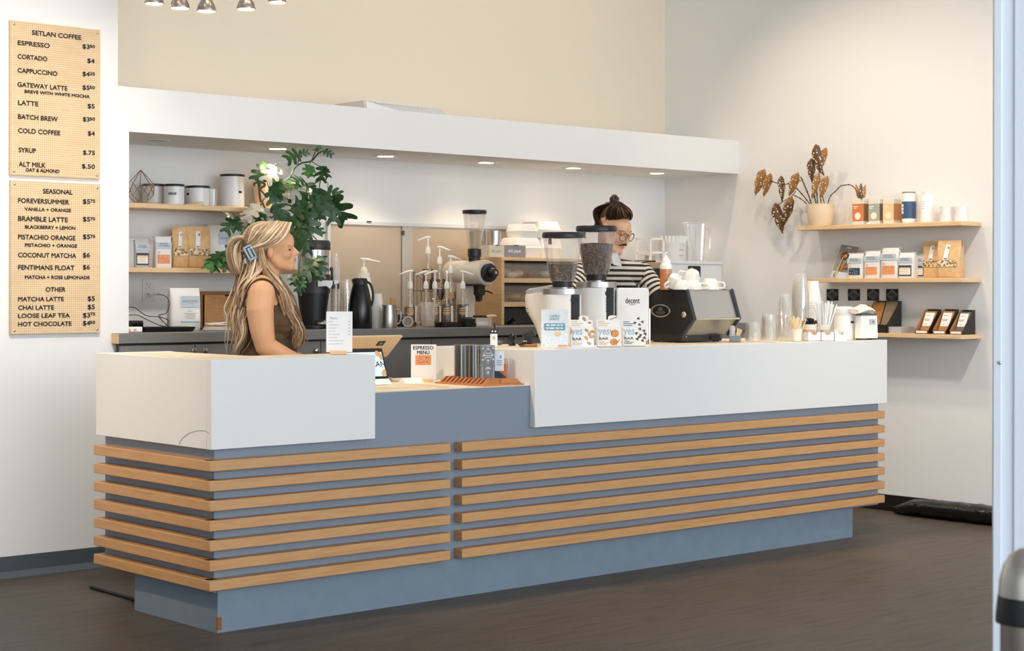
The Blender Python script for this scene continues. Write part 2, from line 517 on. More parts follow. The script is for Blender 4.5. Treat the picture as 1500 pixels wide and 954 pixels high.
m = MB(); m.span((XP1 - PT, YC + PT, 0.7292), (XP1, YC + LDG, ZC)); m.build('end_panel', PANELW, ct, bevel=0.002)
m = MB(); m.span((XL + PT, YC + PT, ZC - 0.04), (XP1 - PT, YC + LDG, ZC - 0.002)); m.span((XL + PT, YC + LDG, ZC - 0.04), (XL + 0.36, YC + D - PT, ZC - 0.002)); m.build('bar_top', TOPW, ct)
m = MB(); m.span((XL + 0.34, YC + LDG - 0.02, 0.885), (XP1 - PT, YC + LDG, ZC - 0.04)); m.span((XL + 0.34, YC + LDG, 0.885), (XL + 0.36, YC + D - PT, ZC - 0.04)); m.span((XL + PT, YC + D - PT, 0.885), (XL + 0.36, YC + D, ZC)); m.build('back_panel', PANELW, ct)
m = MB(); m.span((XL + 0.36, YC + LDG, 0.884), (XP1, YC + D, ZL)); m.build('low_top', TOPW, ct)
raised(XP2, XR, 0.7292, 'lr', 0.725)
m = MB(); m.span((XP1, YC + IN + 0.001, 0.884), (XP2, YC + D, ZL)); m.build('low_top', TOPW, ct, bevel=0.001)
m = MB(); m.span((XP1 - 0.03, YC + IN - 0.0006, 0.60), (XP2 + 0.03, YC + IN + 0.012, ZL - 0.001)); m.build('apron', BLUE, ct)
# slats
zs0, zpitch, zth = 0.1769, 0.0743, 0.0415
def zpx(py, px, Y): return PY(px, py, Y).z
XG1 = PY(659, 700, YC - 0.015).x; XG2 = PY(676, 700, YC - 0.015).x
zt_top = zpx(676, 309, YC - 0.02)
zs_top0 = zt_top - zth
zpitch = (zs_top0 - zs0) / 6
SX0, SX1, SYF, SYB = 3.607, 7.968, 5.84, 6.778
for i in range(7):
    z = zs0 + zpitch * i
    m = MB(); m.span((SX0, SYF, z), (XG1, YC + IN + 0.002, z + zth)); m.build('slat', MAPLE, ct, bevel=0.003)
    m = MB(); m.span((XG2, SYF, z), (SX1, YC + IN + 0.002, z + zth)); m.build('slat', MAPLE, ct, bevel=0.003)
    m = MB(); m.span((SX0 - 0.001, SYF + 0.022, z), (XL + IN + 0.002, SYB, z + zth)); m.build('slat', MAPLE, ct, bevel=0.003)
# pencil arc on the end panel
arc = [PX(p[0], p[1], XL - 0.0008) for p in ((262, 651), (267, 643), (275, 636), (284, 632.5), (295, 631), (303, 633), (307, 636))]
MB().tube(bez(arc, 4), 0.0011, 5).build('scratch_mark', GREYINK, ct)
# black strip on floor and loose rubbish bag by the side wall
a = PZ(133, 860, 0.008); b = PZ(200, 879, 0.008)
m = MB(); m.tube([a, a.lerp(b, 0.4), b], 0.008, 8, True, True); tag(m.build('rubber_strip', DARK), 'thin black rubber strip lying on the floor behind the counter base', 'strip')
rb = MB()
y0, y1 = PX(1305, 745, 8.7).y, 4.7
secs = []
random.seed(5)
for i in range(26):
    y = y0 + (y1 - y0) * i / 25; k = 0.85 + 0.3 * random.random(); e = min(1, 0.45 + i * 0.2) * min(1, 0.3 + (25 - i) * 0.2)
    secs.append([(8.745 + 0.075 * k * math.cos(a_) * e + (0.008 * random.random()), y, 0.055 * e + 0.052 * e * k * math.sin(a_) + 0.003) for a_ in [2 * PI * j / 14 for j in range(14)]])
rb.loft(secs)
tag(rb.build('plastic_bundle', mat('black_film', '#131314', 0.22, bump=0.9, scale=26), smooth=80), 'crumpled roll of black plastic film along the floor by the side wall', 'plastic bundle')

# ------------------------------------------------------------------ bulkhead lights and ceiling fixture
RIMM = mat('light_trim', '#d8d4cc', 0.4)
def downlight(px, py, lit, label):
    z = ZS
    p = PZ(px, py, z)
    t = thing('recessed_light', label, 'ceiling light', (p.x, p.y, z), 0, 'lights recessed under the bulkhead')
    MB().lathe([(0.048, 0.0), (0.048, -0.004), (0.075, -0.004), (0.078, 0.0)], 32).build('trim_ring', RIMM, t)
    if lit:
        MB().lathe([(0, -0.0015), (0.049, -0.0015)], 32).build('lens', mat('lit_lens', '#fff0d8', 0.5, emit='#ffe2b4', es=14), t)
        spot('recessed_lamp', (p.x, p.y, z - 0.02), (p.x, p.y - 0.02, 0), lit, 118, 0.6, WARM, 0.05)
    else:
        MB().lathe([(0, -0.0015), (0.049, -0.0015)], 32).build('lens', mat('dark_lens', '#55514c', 0.3), t)
downlight(228, 205.5, 0, 'unlit round light recessed under the bulkhead at the menu wall')
downlight(407, 217.5, 13, 'glowing round light under the bulkhead above the trailing split-leaf plant')
downlight(565, 228.5, 10, 'round light under the bulkhead above the tan framed board, second from the plant')
downlight(712, 238, 10, 'round light under the bulkhead above the clear hopper of the old grinder')
downlight(840, 246, 10, 'round light under the bulkhead above the two bean hoppers')
downlight(962, 253.5, 8, 'last round light under the bulkhead, nearest the side wall')
SHADE = mat('satin_nickel', (0.42, 0.36, 0.31), 0.35, 0.9)
ring = []
fx = thing('spotlight_cluster', 'curved ceiling fixture with hanging nickel spotlight heads above the bulkhead', 'ceiling light', (0, 0, 0))
LP = [(160 * 0 + 226, 6, 7.35), (263.5, 12.5, 7.2), (302.5, 17, 7.15), (360.5, 14, 7.22), (406, 4, 7.35)]
tops = []
for px, py, Y in LP:
    p = PY(px, py, Y)
    hd = MB(Matrix.Translation(p))
    hd.lathe([(0.045, 0.0), (0.047, 0.006), (0.040, 0.03), (0.024, 0.058), (0.014, 0.066), (0, 0.066)], 28)
    h = hd.build('lamp_head', SHADE, fx)
    MB(Matrix.Translation(p)).lathe([(0, 0.004), (0.043, 0.004)], 28).build('bulb', mat('lit_bulb', '#fff4e0', 0.5, emit='#fff0d6', es=9), h)
    MB(Matrix.Translation(p)).tube([(0, 0, 0.066), (0, 0, 0.2)], 0.008, 10).build('stem', mat('pale_stem', '#e6ddcf', 0.4), h)
    tops.append(p + Vector((0, 0, 0.2)))
    spot('cluster_lamp', p + Vector((0, 0, -0.03)), p + Vector((0.0, 0.03, -1)), 0.7, 100, 0.8, WARM, 0.04)
MB().tube(bez([(q.x, q.y, 2.96) for q in tops], 6), 0.012, 10).build('rail', SHADE, fx)
MB().tube([(tops[2].x, tops[2].y, 2.96), (tops[2].x, tops[2].y, CEIL)], 0.01, 10).build('drop_rod', SHADE, fx)
# white wedge-shaped box on top of the bulkhead
WY = 7.72
a = PY(535.5, 159, WY); a1 = PY(535.5, 146.5, WY); b1 = PY(645, 154.5, WY + 0.06)
t = thing('access_panel', 'white slotted wedge-shaped box lying on top of the bulkhead', 'box', (a.x, WY, ZT + 0.001))
hL = a1.z - ZT - 0.001; w_ = b1.x - a.x
m = MB(); m.add([(0, 0, 0), (w_, 0, 0), (w_, 0.30, 0), (0, 0.30, 0), (0, 0.02, hL), (w_, 0.06, hL * 0.98), (w_, 0.30, hL * 0.98), (0, 0.30, hL)], [(0, 1, 2, 3), (0, 4, 5, 1), (1, 5, 6, 2), (2, 6, 7, 3), (3, 7, 4, 0), (4, 7, 6, 5)])
m.build('housing', mat('grey_white_metal', (0.70, 0.68, 0.66), 0.4), t, bevel=0.003)
m = MB(); m.add([(0.012, -0.002, 0.0), (0.012, 0.016, hL * 0.94), (w_ * 0.40, 0.0, 0.004), (w_ * 0.40, -0.004, 0.0)], [(0, 1, 2, 3)]); m.build('pale_face', mat('cool_white_metal', (0.80, 0.83, 0.86), 0.4), t, smooth=0)
m = MB()
for i in range(16): m.box((w_ * (0.16 + 0.046 * i), 0.022 + 0.03 * i / 16, hL * 0.90), (0.022, 0.010, 0.006))
m.build('slots', mat('slot_white', '#e6e6e6', 0.5), t)

# ------------------------------------------------------------------ menu boards
BOARD = ramp_mat('letter_board', [(0.3, '#d9bb92'), (0.6, '#e3c8a2'), (0.8, '#d3b288')], (1, 1, 3), 0.7, tscale=9)
nt = BOARD.node_tree
tc = nt.nodes.new('ShaderNodeTexCoord'); mp = nt.nodes.new('ShaderNodeMapping'); mp.inputs['Scale'].default_value = (95, 95, 95)
fr = nt.nodes.new('ShaderNodeVectorMath'); fr.operation = 'FRACTION'
sb = nt.nodes.new('ShaderNodeVectorMath'); sb.operation = 'SUBTRACT'; sb.inputs[1].default_value = (0.5, 0, 0.5)
ml = nt.nodes.new('ShaderNodeVectorMath'); ml.operation = 'MULTIPLY'; ml.inputs[1].default_value = (1, 0, 1)
ln = nt.nodes.new('ShaderNodeVectorMath'); ln.operation = 'LENGTH'
lt = nt.nodes.new('ShaderNodeMath'); lt.operation = 'LESS_THAN'; lt.inputs[1].default_value = 0.24
mxc = nt.nodes.new('ShaderNodeMix'); mxc.data_type = 'RGBA'; mxc.inputs['B'].default_value = lin('#bb9c74')
bsdf = nt.nodes['Principled BSDF']; old = bsdf.inputs['Base Color'].links[0].from_socket
L_ = nt.links.new
L_(tc.outputs['Object'], mp.inputs['Vector']); L_(mp.outputs[0], fr.inputs[0]); L_(fr.outputs[0], sb.inputs[0]); L_(sb.outputs[0], ml.inputs[0]); L_(ml.outputs[0], ln.inputs[0]); L_(ln.outputs['Value'], lt.inputs[0])
L_(lt.outputs[0], mxc.inputs['Factor']); L_(old, mxc.inputs['A']); L_(mxc.outputs['Result'], bsdf.inputs['Base Color'])
def menu_board(c4, lines, oy, label):
    Yb_ = YW - 0.02
    P4 = [PY(x, y, Yb_) for x, y in c4]
    x0 = (P4[0].x + P4[3].x) / 2; x1 = (P4[1].x + P4[2].x) / 2
    z1 = (P4[0].z + P4[1].z) / 2; z0 = (P4[2].z + P4[3].z) / 2
    t = thing('menu_board', label, 'menu board', (x0, YW, z0), 0, 'letter boards on the menu wall')
    MB().span((0, -0.02, 0), (x1 - x0, -0.001, z1 - z0)).build('board', BOARD, t, bevel=0.002)
    for sx_ in (0.018, x1 - x0 - 0.018):
        for sz_ in (0.018, z1 - z0 - 0.018):
            MB().ell((sx_, -0.021, sz_), (0.006, 0.003, 0.006), n=10, m=6).build('screw', STEEL, t)
    K = 3.6706
    for s, xa, xb, yc, h in lines:
        a = PY(xa / K, oy + yc / K, Yb_ - 0.002); b = PY(xb / K, oy + yc / K, Yb_ - 0.002)
        hh = h / K * mpp(a) * 0.88
        text(t, 'menu_line' if '$' not in s and not s.isdigit() else 'price', s, INK, ((a.x + b.x) / 2 - x0, -0.0225, a.z - z0), b.x - a.x, hh, bold=0.0009)
menu_board([(14.2, 29.4), (147, 43), (147, 262), (16.3, 257)], [
    ("SETLAN COFFEE", 173, 437, 174, 27), ("ESPRESSO", 96, 267, 229, 27), ("$3", 444, 481, 250, 30), ("50", 483, 510, 248, 18),
    ("CORTADO", 95, 254, 302, 27), ("$4", 470, 508, 327, 30), ("CAPPUCCINO", 95, 308, 377, 27), ("$4", 444, 482, 398, 30), ("25", 483, 510, 395, 18),
    ("GATEWAY LATTE", 95, 362, 453, 28), ("$5", 444, 481, 471, 30), ("50", 483, 510, 469, 18), ("BREVE WITH WHITE MOCHA", 133, 482, 491, 19),
    ("LATTE", 98, 206, 551, 28), ("$5", 472, 508, 571, 30), ("BATCH BREW", 98, 310, 626, 28), ("$3", 446, 481, 642, 30), ("50", 483, 511, 639, 18),
    ("COLD COFFEE", 98, 323, 701, 28), ("$4", 473, 509, 718, 30), ("SYRUP", 101, 193, 806, 28), ("$.75", 447, 510, 821, 30),
    ("ALT MILK", 101, 245, 882, 28), ("$.50", 441, 510, 895, 30), ("OAT & ALMOND", 138, 319, 913, 20)], 0,
    'upper tan letter board of espresso and latte prices on the white wall')
menu_board([(15.5, 264), (147.4, 269.6), (147, 488), (16.3, 490)], [
    ("SEASONAL", 232, 390, 110, 28), ("FOREVERSUMMER", 98, 371, 160, 28), ("$5", 446, 484, 167, 32), ("75", 486, 511, 163, 18), ("VANILLA + ORANGE", 133, 381, 206, 20),
    ("BRAMBLE LATTE", 98, 364, 257, 28), ("$5", 446, 484, 262, 32), ("75", 486, 511, 259, 18), ("BLACKBERRY + LEMON", 135, 405, 302, 20),
    ("PISTACHIO ORANGE", 98, 405, 356, 28), ("$5", 446, 484, 357, 32), ("75", 486, 511, 354, 18), ("PISTACHIO + ORANGE", 135, 414, 400, 20),
    ("COCONUT MATCHA", 98, 409, 453, 28), ("$6", 446, 483, 456, 32), ("FENTIMANS FLOAT", 98, 400, 520, 28), ("$6", 446, 483, 521, 32), ("MATCHA + ROSE LEMONADE", 135, 482, 573, 20),
    ("OTHER", 246, 352, 639, 27), ("MATCHA LATTE", 98, 343, 691, 26), ("$5", 472, 509, 690, 32), ("CHAI LATTE", 98, 290, 737, 26), ("$5", 472, 509, 735, 32),
    ("LOOSE LEAF TEA", 98, 375, 781, 26), ("$3", 446, 484, 780, 32), ("75", 486, 511, 771, 18), ("HOT CHOCOLATE", 98, 384, 826, 26), ("$4", 446, 484, 822, 32), ("50", 484, 511, 816, 18)], 250,
    'lower tan letter board of seasonal and other drinks on the white wall')
# ------------------------------------------------------------------ back counter in the niche
YK = 7.60
XK = PY(174, 492, YK).x
bc = thing('back_counter', 'long charcoal grey back counter with slab top and small round knobs', 'counter', (0, 0, 0))
m = MB(); m.span((XK, YK, ZK - 0.05), (XJ + 0.003, YW - 0.002, ZK)); m.span((XJ + 0.003, YK, ZK - 0.05), (XW - 0.004, YB - 0.003, ZK)); m.build('worktop', GREYCAB, bc, bevel=0.002)
m = MB(); m.span((XK - 0.0012, YK + 0.001, ZK - 0.05), (XK, YW - 0.003, ZK - 0.001)); m.build('raw_edge', PLY, bc)
m = MB(); m.span((XK + 0.02, YK + 0.035, 0.0), (XJ + 0.003, YW - 0.013, ZK - 0.05)); m.span((XJ + 0.003, YK + 0.035, 0.0), (XW - 0.02, YB - 0.005, ZK - 0.05)); m.build('carcass', mat('dark_carcass', (0.05, 0.05, 0.05), 0.6), bc)
edges = [PY(x, 505, YK).x for x in (178, 288, 380, 472, 634, 747, 870)] + [XW - 0.02]
for i in range(len(edges) - 1):
    m = MB(); m.span((edges[i] + 0.003, YK + 0.012, 0.12), (edges[i + 1] - 0.003, YK + 0.034, ZK - 0.062)); dr = m.build('door', GREYCAB, bc, bevel=0.0015)
    for kx in (283, 299, 463, 629, 645):
        q = PY(kx, 514, YK)
        if edges[i] < q.x < edges[i + 1]:
            m = MB(Matrix.Translation((q.x, YK + 0.012, q.z)) @ Matrix.Rotation(R(90), 4, 'X'))
            m.lathe([(0.006, 0), (0.006, 0.014), (0.013, 0.016), (0.014, 0.026), (0.011, 0.028), (0, 0.028)], 18); m.build('knob', STEEL, dr)

# shelves in the niche
ZA, ZB_ = 1.814, 1.475
YSH = 8.10
XE = PY(438, 300, YSH).x
def shelf(z, x1, label):
    m = MB(); m.span((XJ + 0.002, YSH, z - 0.027), (x1, YB - 0.002, z)); o = m.build('shelf', PINE, bevel=0.003)
    return tag(o, label, 'shelf', 'pale wooden shelves on the left of the niche')
shelf(ZA, XE, 'upper pale wooden shelf in the niche, holding white canisters and the trailing plant')
shelf(ZB_, PY(436, 394, YSH).x, 'lower pale wooden shelf in the niche, holding white and kraft coffee bags')

# canisters
def canister(px, Y, wpx, ytop, label, band):
    p, k = sY(px, Y, ZA)
    h = hgt(p, ytop); r = wpx / 2 * k
    t = thing('canister', label, 'canister', p, facing(p, 0), 'white canisters with black lids on the upper shelf')
    MB().lathe([(0, 0), (r * 0.96, 0), (r * 0.99, 0.006), (r, 0.02), (r * 1.0, h - 0.012), (0, h - 0.012)], 36).build('body', mat('white_enamel', (0.80, 0.80, 0.80), 0.25), t)
    MB().lathe([(r * 1.0, h - 0.013), (r * 1.035, h - 0.012), (r * 1.035, h - 0.003), (r * 1.0, h), (0, h)], 36).build('lid', BLACK, t)
    if band:
        s, wf, a, zf = band
        an = R(a); q = Vector((r * math.sin(an), -r * math.cos(an), h * zf))
        lb = MB(Matrix.Translation(q) @ Matrix.Rotation(an, 4, 'Z')); lb.box((0, 0, 0), (r * wf, 0.003, 0.012)); lb = lb.build('label_strip', BLACK, t)
        if s:
            tx = MB(Matrix.Translation(q) @ Matrix.Rotation(an, 4, 'Z')); text_into(tx, s, (0, -0.0025, 0), r * wf * 0.85, 0.007); tx.build('label_text', WHITE, lb, smooth=0, recalc=False)
    return t
canister(226, 8.28, 36, 271, 'short white canister, its left half behind the clear geometric vase', ('', 0.15, 62, 0.5))
canister(254.5, 8.152, 30, 271, 'middle short white canister with a wide black label strip', ('COFFEE', 0.75, -8, 0.52))
canister(289, 8.21, 35, 273.5, 'short white canister nearest the tall one, with a tiny black label', ('', 0.3, -52, 0.58))
canister(340, 8.22, 35, 256.5, 'tall white canister with black lid beside the trailing plant', ('', 0.3, 40, 0.46))
# geometric glass vase
p, k = sY(206, 8.15, ZA)
t = thing('geometric_vase', 'clear faceted glass terrarium with copper edges at the jamb of the upper shelf', 'vase', p, facing(p, 20))
h = hgt(p, 250); r = 20 * k
V = [(0, 0, h)] + [(r * math.cos(R(a)), r * math.sin(R(a)), h * 0.58) for a in (0, 72, 144, 216, 288)] + [(r * 0.95 * math.cos(R(a)), r * 0.95 * math.sin(R(a)), h * 0.25) for a in (36, 108, 180, 252, 324)] + [(r * 0.45 * math.cos(R(a)), r * 0.45 * math.sin(R(a)), 0.002) for a in (0, 72, 144, 216, 288)]
fs = []; ed = []
for i in range(5):
    j = (i + 1) % 5
    fs += [(0, 1 + i, 1 + j), (1 + i, 6 + i, 1 + j), (6 + i, 6 + j, 1 + j), (6 + i, 11 + j, 6 + j), (6 + i, 11 + i, 11 + j)]
    ed += [(0, 1 + i), (1 + i, 6 + i), (6 + i, 1 + j), (11 + i, 11 + j), (6 + i, 11 + i)]
MB().add(V, fs).build('glass', GLASS, t, smooth=0)
m = MB()
for a, b in ed: m.tube([V[a], V[b]], 0.0022, 6)
m.build('copper_edges', mat('copper_edge', (0.55, 0.33, 0.2), 0.35, 0.9), t)
# brass scoop, wooden peg, clear glass
p, k = sY(258, 8.125, ZA)
m = MB(Matrix.Translation(p)); m.lathe([(5.2 * k * math.cos(R(a)), 5.6 * k * math.sin(R(a))) for a in range(0, 91, 10)], 24)
tag(m.build('brass_dome', BRASS), 'small brass dome in front of the middle white canister', 'ornament')
p, k = sY(284, 8.125, ZA)
t = thing('wooden_peg', 'small wooden clip lying in front of a white canister', 'clip', p, facing(p))
MB().prism([(-15 * k, 0), (15 * k, 0.0), (15 * k, 0.008), (14 * k, 0.012), (-15 * k, 0.004)], 'y', -0.008, 0.008).build('lower_arm', PLY, t)
MB().prism([(-10 * k, 0.009), (13 * k, 0.016), (13 * k, 0.022), (8 * k, 0.02)], 'y', -0.008, 0.008).build('upper_arm', PLY, t)
p, k = sY(311, 8.2, ZA)
h = hgt(p, 278); r = 7.5 * k
m = MB(Matrix.Translation(p)); m.lathe([(0, 0.004), (r * 0.9, 0.004), (r, h), (r * 0.94, h), (r * 0.85, 0.01), (0, 0.01)], 24)
tag(m.build('drinking_glass', clear('patterned_glass', (0.95, 0.95, 0.95), 0.16, 0.1, 0.1)), 'short patterned clear glass between the low and the tall white canisters', 'glass')

# ------------------------------------------------------------------ coffee bags
BAGW = mat('white_bag', (0.80, 0.79, 0.77), 0.42, noise=0.03, scale=14, bump=0.35)
BAGG = mat('grey_bag', (0.52, 0.52, 0.53), 0.35, noise=0.05, scale=14, bump=0.4)
def coffee_bag(loc, rz, w, d, h, label, style, group=None, body=None):
    t = thing('coffee_bag', label, 'coffee bag', loc, rz, group)
    secs = []
    for z, fw, fd in ((0.0, 0.96, 0.94), (0.02, 1.0, 1.0), (0.3, 1.0, 1.0), (0.62, 0.99, 0.95), (0.80, 0.98, 0.78), (0.92, 0.97, 0.42), (1.0, 0.96, 0.08)):
        # the front stays flat and the back folds down towards it at the top
        dd = d * fd
        secs.append(sup(w * fw, dd, z * h, 24, 7, 0, -(d - dd) * 0.15))
    b = MB().loft(secs).build('body', body or BAGW, t, smooth=50)
    yf = -d / 2 - 0.0012
    m = MB(); m.tube([(-w * 0.56, -0.01, h * 0.985), (w * 0.56, -0.01, h * 0.985)], 0.006, 8, True, True, 0.6); m.build('tin_tie', BAGG if style != 'plain' else BAGW, t)
    if style in ('navy', 'orange', 'orange2', 'white', 'darkblock'):
        card(t, 'brand_band', PALEBLUE, (0, yf, h * 0.70), w * 0.94, h * 0.2)
        tx = MB(); text_into(tx, 'GOOD', (-w * 0.02, yf - 0.001, h * 0.755), w * 0.52, h * 0.045, 0, 0.0006); text_into(tx, 'CITIZEN', (0, yf - 0.001, h * 0.69), w * 0.66, h * 0.045, 0, 0.0006)
        tx.build('brand_text', GREYINK, t, smooth=0, recalc=False)
        if style in ('navy', 'orange', 'orange2'):
            c = NAVY if style == 'navy' else ORANGE
            L = card(t, 'origin_label', c, (0, yf, h * 0.27), w * 0.74, h * 0.28)
            m = MB(); random.seed(int(w * 1e4) + len(style))
            for _ in range(14 if style != 'orange2' else 4):
                m.box((random.uniform(-0.32, 0.32) * w, yf - 0.0008, h * random.uniform(0.16, 0.38)), (w * 0.06, 0.0006, h * 0.016))
            m.build('pattern', PALEBLUE if style == 'navy' else mat('peach_print', '#f2c69a', 0.7), L, smooth=0)
            card(t, 'roast_mark', mat('ochre_print', '#d9b98a', 0.7), (-w * 0.28, yf, h * 0.48), w * 0.11, h * 0.06)
        elif style == 'white':
            L = card(t, 'origin_label', NAVY, (0, yf, h * 0.29), w * 0.84, h * 0.42)
            card(L, 'label_paper', mat('cream_paper', '#f3ead9', 0.7), (0, yf - 0.0008, h * 0.27), w * 0.72, h * 0.27)
            card(L, 'label_stripe', mat('peach_print', '#f2c69a', 0.7), (0, yf - 0.0012, h * 0.39), w * 0.72, h * 0.05)
            m = MB()
            for i in range(3): m.box((-w * 0.05, yf - 0.0016, h * (0.2 + 0.07 * i)), (w * 0.5, 0.0005, h * 0.008))
            m.build('label_lines', GREYINK, L, smooth=0)
    elif style == 'large':
        card(t, 'brand_band', mat('sky_print', '#bfced9', 0.7), (w * 0.14, yf, h * 0.68), w * 0.6, h * 0.27)
        tx = MB(); text_into(tx, 'GOOD CITIZEN', (w * 0.14, yf - 0.001, h * 0.69), w * 0.5, h * 0.04, 0, 0.0005); text_into(tx, 'COFFEE', (w * 0.14, yf - 0.001, h * 0.63), w * 0.22, h * 0.024)
        text_into(tx, 'SOLO', (w * 0.14, yf - 0.001, h * 0.46), w * 0.15, h * 0.03)
        for i, ww in enumerate((0.42, 0.3, 0.36, 0.26)): tx.box((w * 0.14, yf - 0.001, h * (0.40 - 0.04 * i)), (w * ww, 0.0004, h * 0.008))
        tx.build('brand_text', GREYINK, t, smooth=0, recalc=False)
        card(t, 'foot_stripe', mat('teal_print', '#8fb4c4', 0.7), (w * 0.14, yf, h * 0.2), w * 0.6, h * 0.035)
    return t
def kraft_pouch(loc, rz, w, d, h, label, group):
    t = thing('kraft_pouch', label, 'granola pouch', loc, rz, group)
    secs = []
    for z, fw, fd in ((0, 0.86, 0.8), (0.05, 0.92, 1.0), (0.3, 0.95, 1.0), (0.55, 0.98, 0.75), (0.8, 1.0, 0.35), (0.93, 1.0, 0.06), (1.0, 0.97, 0.05)):
        secs.append(sup(w * fw, d * fd, z * h, 24, 5, 0, 0))
    MB().loft(secs).build('body', KRAFT, t, smooth=60)
    def front(z): 
        zz = [0, .05, .3, .55, .8, .93, 1]; ff = [.8, 1, 1, .75, .35, .06, .05]
        for a, b, c, e in zip(zz, zz[1:], ff, ff[1:]):
            if a <= z <= b: return -d / 2 * (c + (e - c) * (z - a) / (b - a))
    def patch(x0, x1, za, zb, name, m_, off=0.0015, par=None, slant=0.0):
        v = []; n = 5
        for i in range(n + 1):
            z = za + (zb - za) * i / n
            for x in (x0 + slant * (z - za), x1 + slant * (z - za)): v.append((x * w, front(z) - off - (0.002 if 0.2 < z < 0.7 else 0.001), z * h))
        return MB().add(v, [(2 * i, 2 * i + 1, 2 * i + 3, 2 * i + 2) for i in range(n)]).build(name, m_, par or t, recalc=False)
    GRAN = ramp_mat('granola', [(0.0, '#3c2a1a'), (0.35, '#8a6a43'), (0.6, '#d5b98c'), (0.8, '#e9dcc2')], (1, 1, 1), 0.6, 'voronoi', 75)
    patch(-0.42, 0.44, 0.30, 0.47, 'window', GRAN)
    s = patch(-0.16, 0.04, 0.47, 0.88, 'sticker', PAPER, 0.0025, None, 0.12)
    m = MB(); y = front(0.5) - 0.006
    m.box((-0.05 * w, front(0.51) - 0.006, 0.51 * h), (0.13 * w, 0.001, 0.04 * h)); m.box((0.02 * w, front(0.8) - 0.0055, 0.8 * h), (0.07 * w, 0.001, 0.06 * h)); m.build('print', GREYINK, s, smooth=0)
    return t
def nb(px, Y, ytop, wpx, dpt, style, label, z=ZB_, rz=-12, group='coffee bags on the lower niche shelf', body=None):
    p, k = sY(px, Y, z)
    return coffee_bag(p, R(rz), wpx * k * 1.12, dpt, hgt(p, ytop), label, style, group, body)
nb(184, 8.2, 351, 20, 0.06, 'plain', 'silver coffee bag half hidden by the jamb on the lower shelf', body=BAGG)
nb(206, 8.19, 350.5, 20, 0.065, 'white', 'coffee bag with a cream label in a dark block, near the jamb of the niche', body=BAGG)
nb(237.5, 8.19, 347, 22, 0.07, 'orange', 'coffee bag with an orange label beside the kraft pouches in the niche', rz=-16)
p, k = sY(264.5, 8.23, ZB_); kraft_pouch(p, R(-28), 21 * k * 1.2, 0.07, hgt(p, 333), 'kraft granola pouch partly behind the front one on the niche shelf', 'kraft granola pouches on the niche shelf')
p, k = sY(290, 8.19, ZB_); kraft_pouch(p, R(-22), 30 * k * 1.15, 0.085, hgt(p, 332.5), 'front kraft granola pouch with slanted white sticker on the niche shelf', 'kraft granola pouches on the niche shelf')
nb(325, 8.22, 330.5, 42, 0.1, 'large', 'big white bag with a blue label, behind leaves on the lower niche shelf', rz=-18)
nb(362, 8.24, 335, 34, 0.1, 'large', "big white bag on the niche shelf behind the woman's head", rz=-18)

# ------------------------------------------------------------------ clutter at the left end of the back counter
p, k = sY(269, 8.03, ZK)
coffee_bag(p, R(-20), 0.165, 0.12, hgt(p, 423), 'large white coffee bag with pale blue label standing on the grey back counter', 'large')
a = PY(298, 480, 8.12)
cb = thing('cardboard_box', 'open brown cardboard box behind the woman on the back counter', 'box', (a.x, 8.12, ZK), 0)
hb = hgt(Vector((a.x, 8.12, ZK)), 433)
m = MB(); m.span((0, 0, 0), (0.36, 0.006, hb)); m.span((0, 0, 0), (0.006, 0.2, hb)); m.span((0.354, 0, 0), (0.36, 0.2, hb)); m.span((0, 0.194, 0), (0.36, 0.2, hb + 0.02)); m.span((0, 0, 0), (0.36, 0.2, 0.006))
m.build('walls', CARD, cb)
m = MB(); m.box((0.16, 0.003, hb - 0.004), (0.05, 0.008, 0.01)); m.build('handle_slot', DARK, cb)
p, k = sY(320, 7.82, ZK)
m = MB(Matrix.Translation(p) @ Matrix.Rotation(R(-30), 4, 'Z')); random.seed(3)
for i in range(5):
    z = 0.004 + i * 0.0065; w_ = 0.165 - i * 0.008
    secs = [[(x, y, z + 0.012 * abs(math.sin(x * 22 + i)) * (i > 2) + dz) for (x, y, _) in sup(w_, 0.13, 0, 20, 6)] for dz in (0, 0.004)]
    m.loft(secs)
tag(m.build('napkin_pile', PAPER), 'loose pile of white napkins in front of the cardboard box', 'napkins')
# wall outlet and charger
q = PY(217, 425, YB)
ou = thing('wall_outlet', 'white double wall outlet above the left end of the back counter', 'outlet', (q.x, YB, q.z), 0)
MB().box((0, -0.004, 0), (0.078, 0.006, 0.122)).build('plate', mat('outlet_white', (0.74, 0.74, 0.74), 0.35), ou, bevel=0.002)
for dz in (0.026, -0.026):
    s = MB().box((0, -0.008, dz), (0.034, 0.004, 0.036)).build('socket', mat('outlet_white', (0.74, 0.74, 0.74), 0.35), ou, bevel=0.001)
    m = MB(); m.box((-0.007, -0.0105, dz + 0.004), (0.002, 0.001, 0.008)); m.box((0.007, -0.0105, dz + 0.004), (0.002, 0.001, 0.008)); m.box((0, -0.0105, dz - 0.009), (0.005, 0.001, 0.005)); m.build('slots', INK, s)
Z9 = 9.375
def z9(x, y, Y): return PY(185 + x / Z9, 400 + y / Z9, Y)
cc = thing('usb_charger', 'white charger plug with black cable in the wall outlet', 'charger', (q.x, YB - 0.011, q.z - 0.03))
def rel(o, pts): return [Vector(x) - Vector(o.location) for x in pts]
pl = [z9(330, 287, 8.325), z9(420, 288, 8.30)]
MB().tube(rel(cc, pl), 0.0085, 10, True, True).build('plug', WHITE, cc)
MB().tube(rel(cc, bez([z9(420, 288, 8.30), z9(540, 320, 8.08), z9(590, 420, 7.93), z9(550, 550, 7.92), z9(450, 580, 7.92), z9(480, 640, 7.90), z9(600, 750, 7.86), z9(650, 772, 7.82)], 6)), 0.0024, 6).build('cable', BLACK, cc)
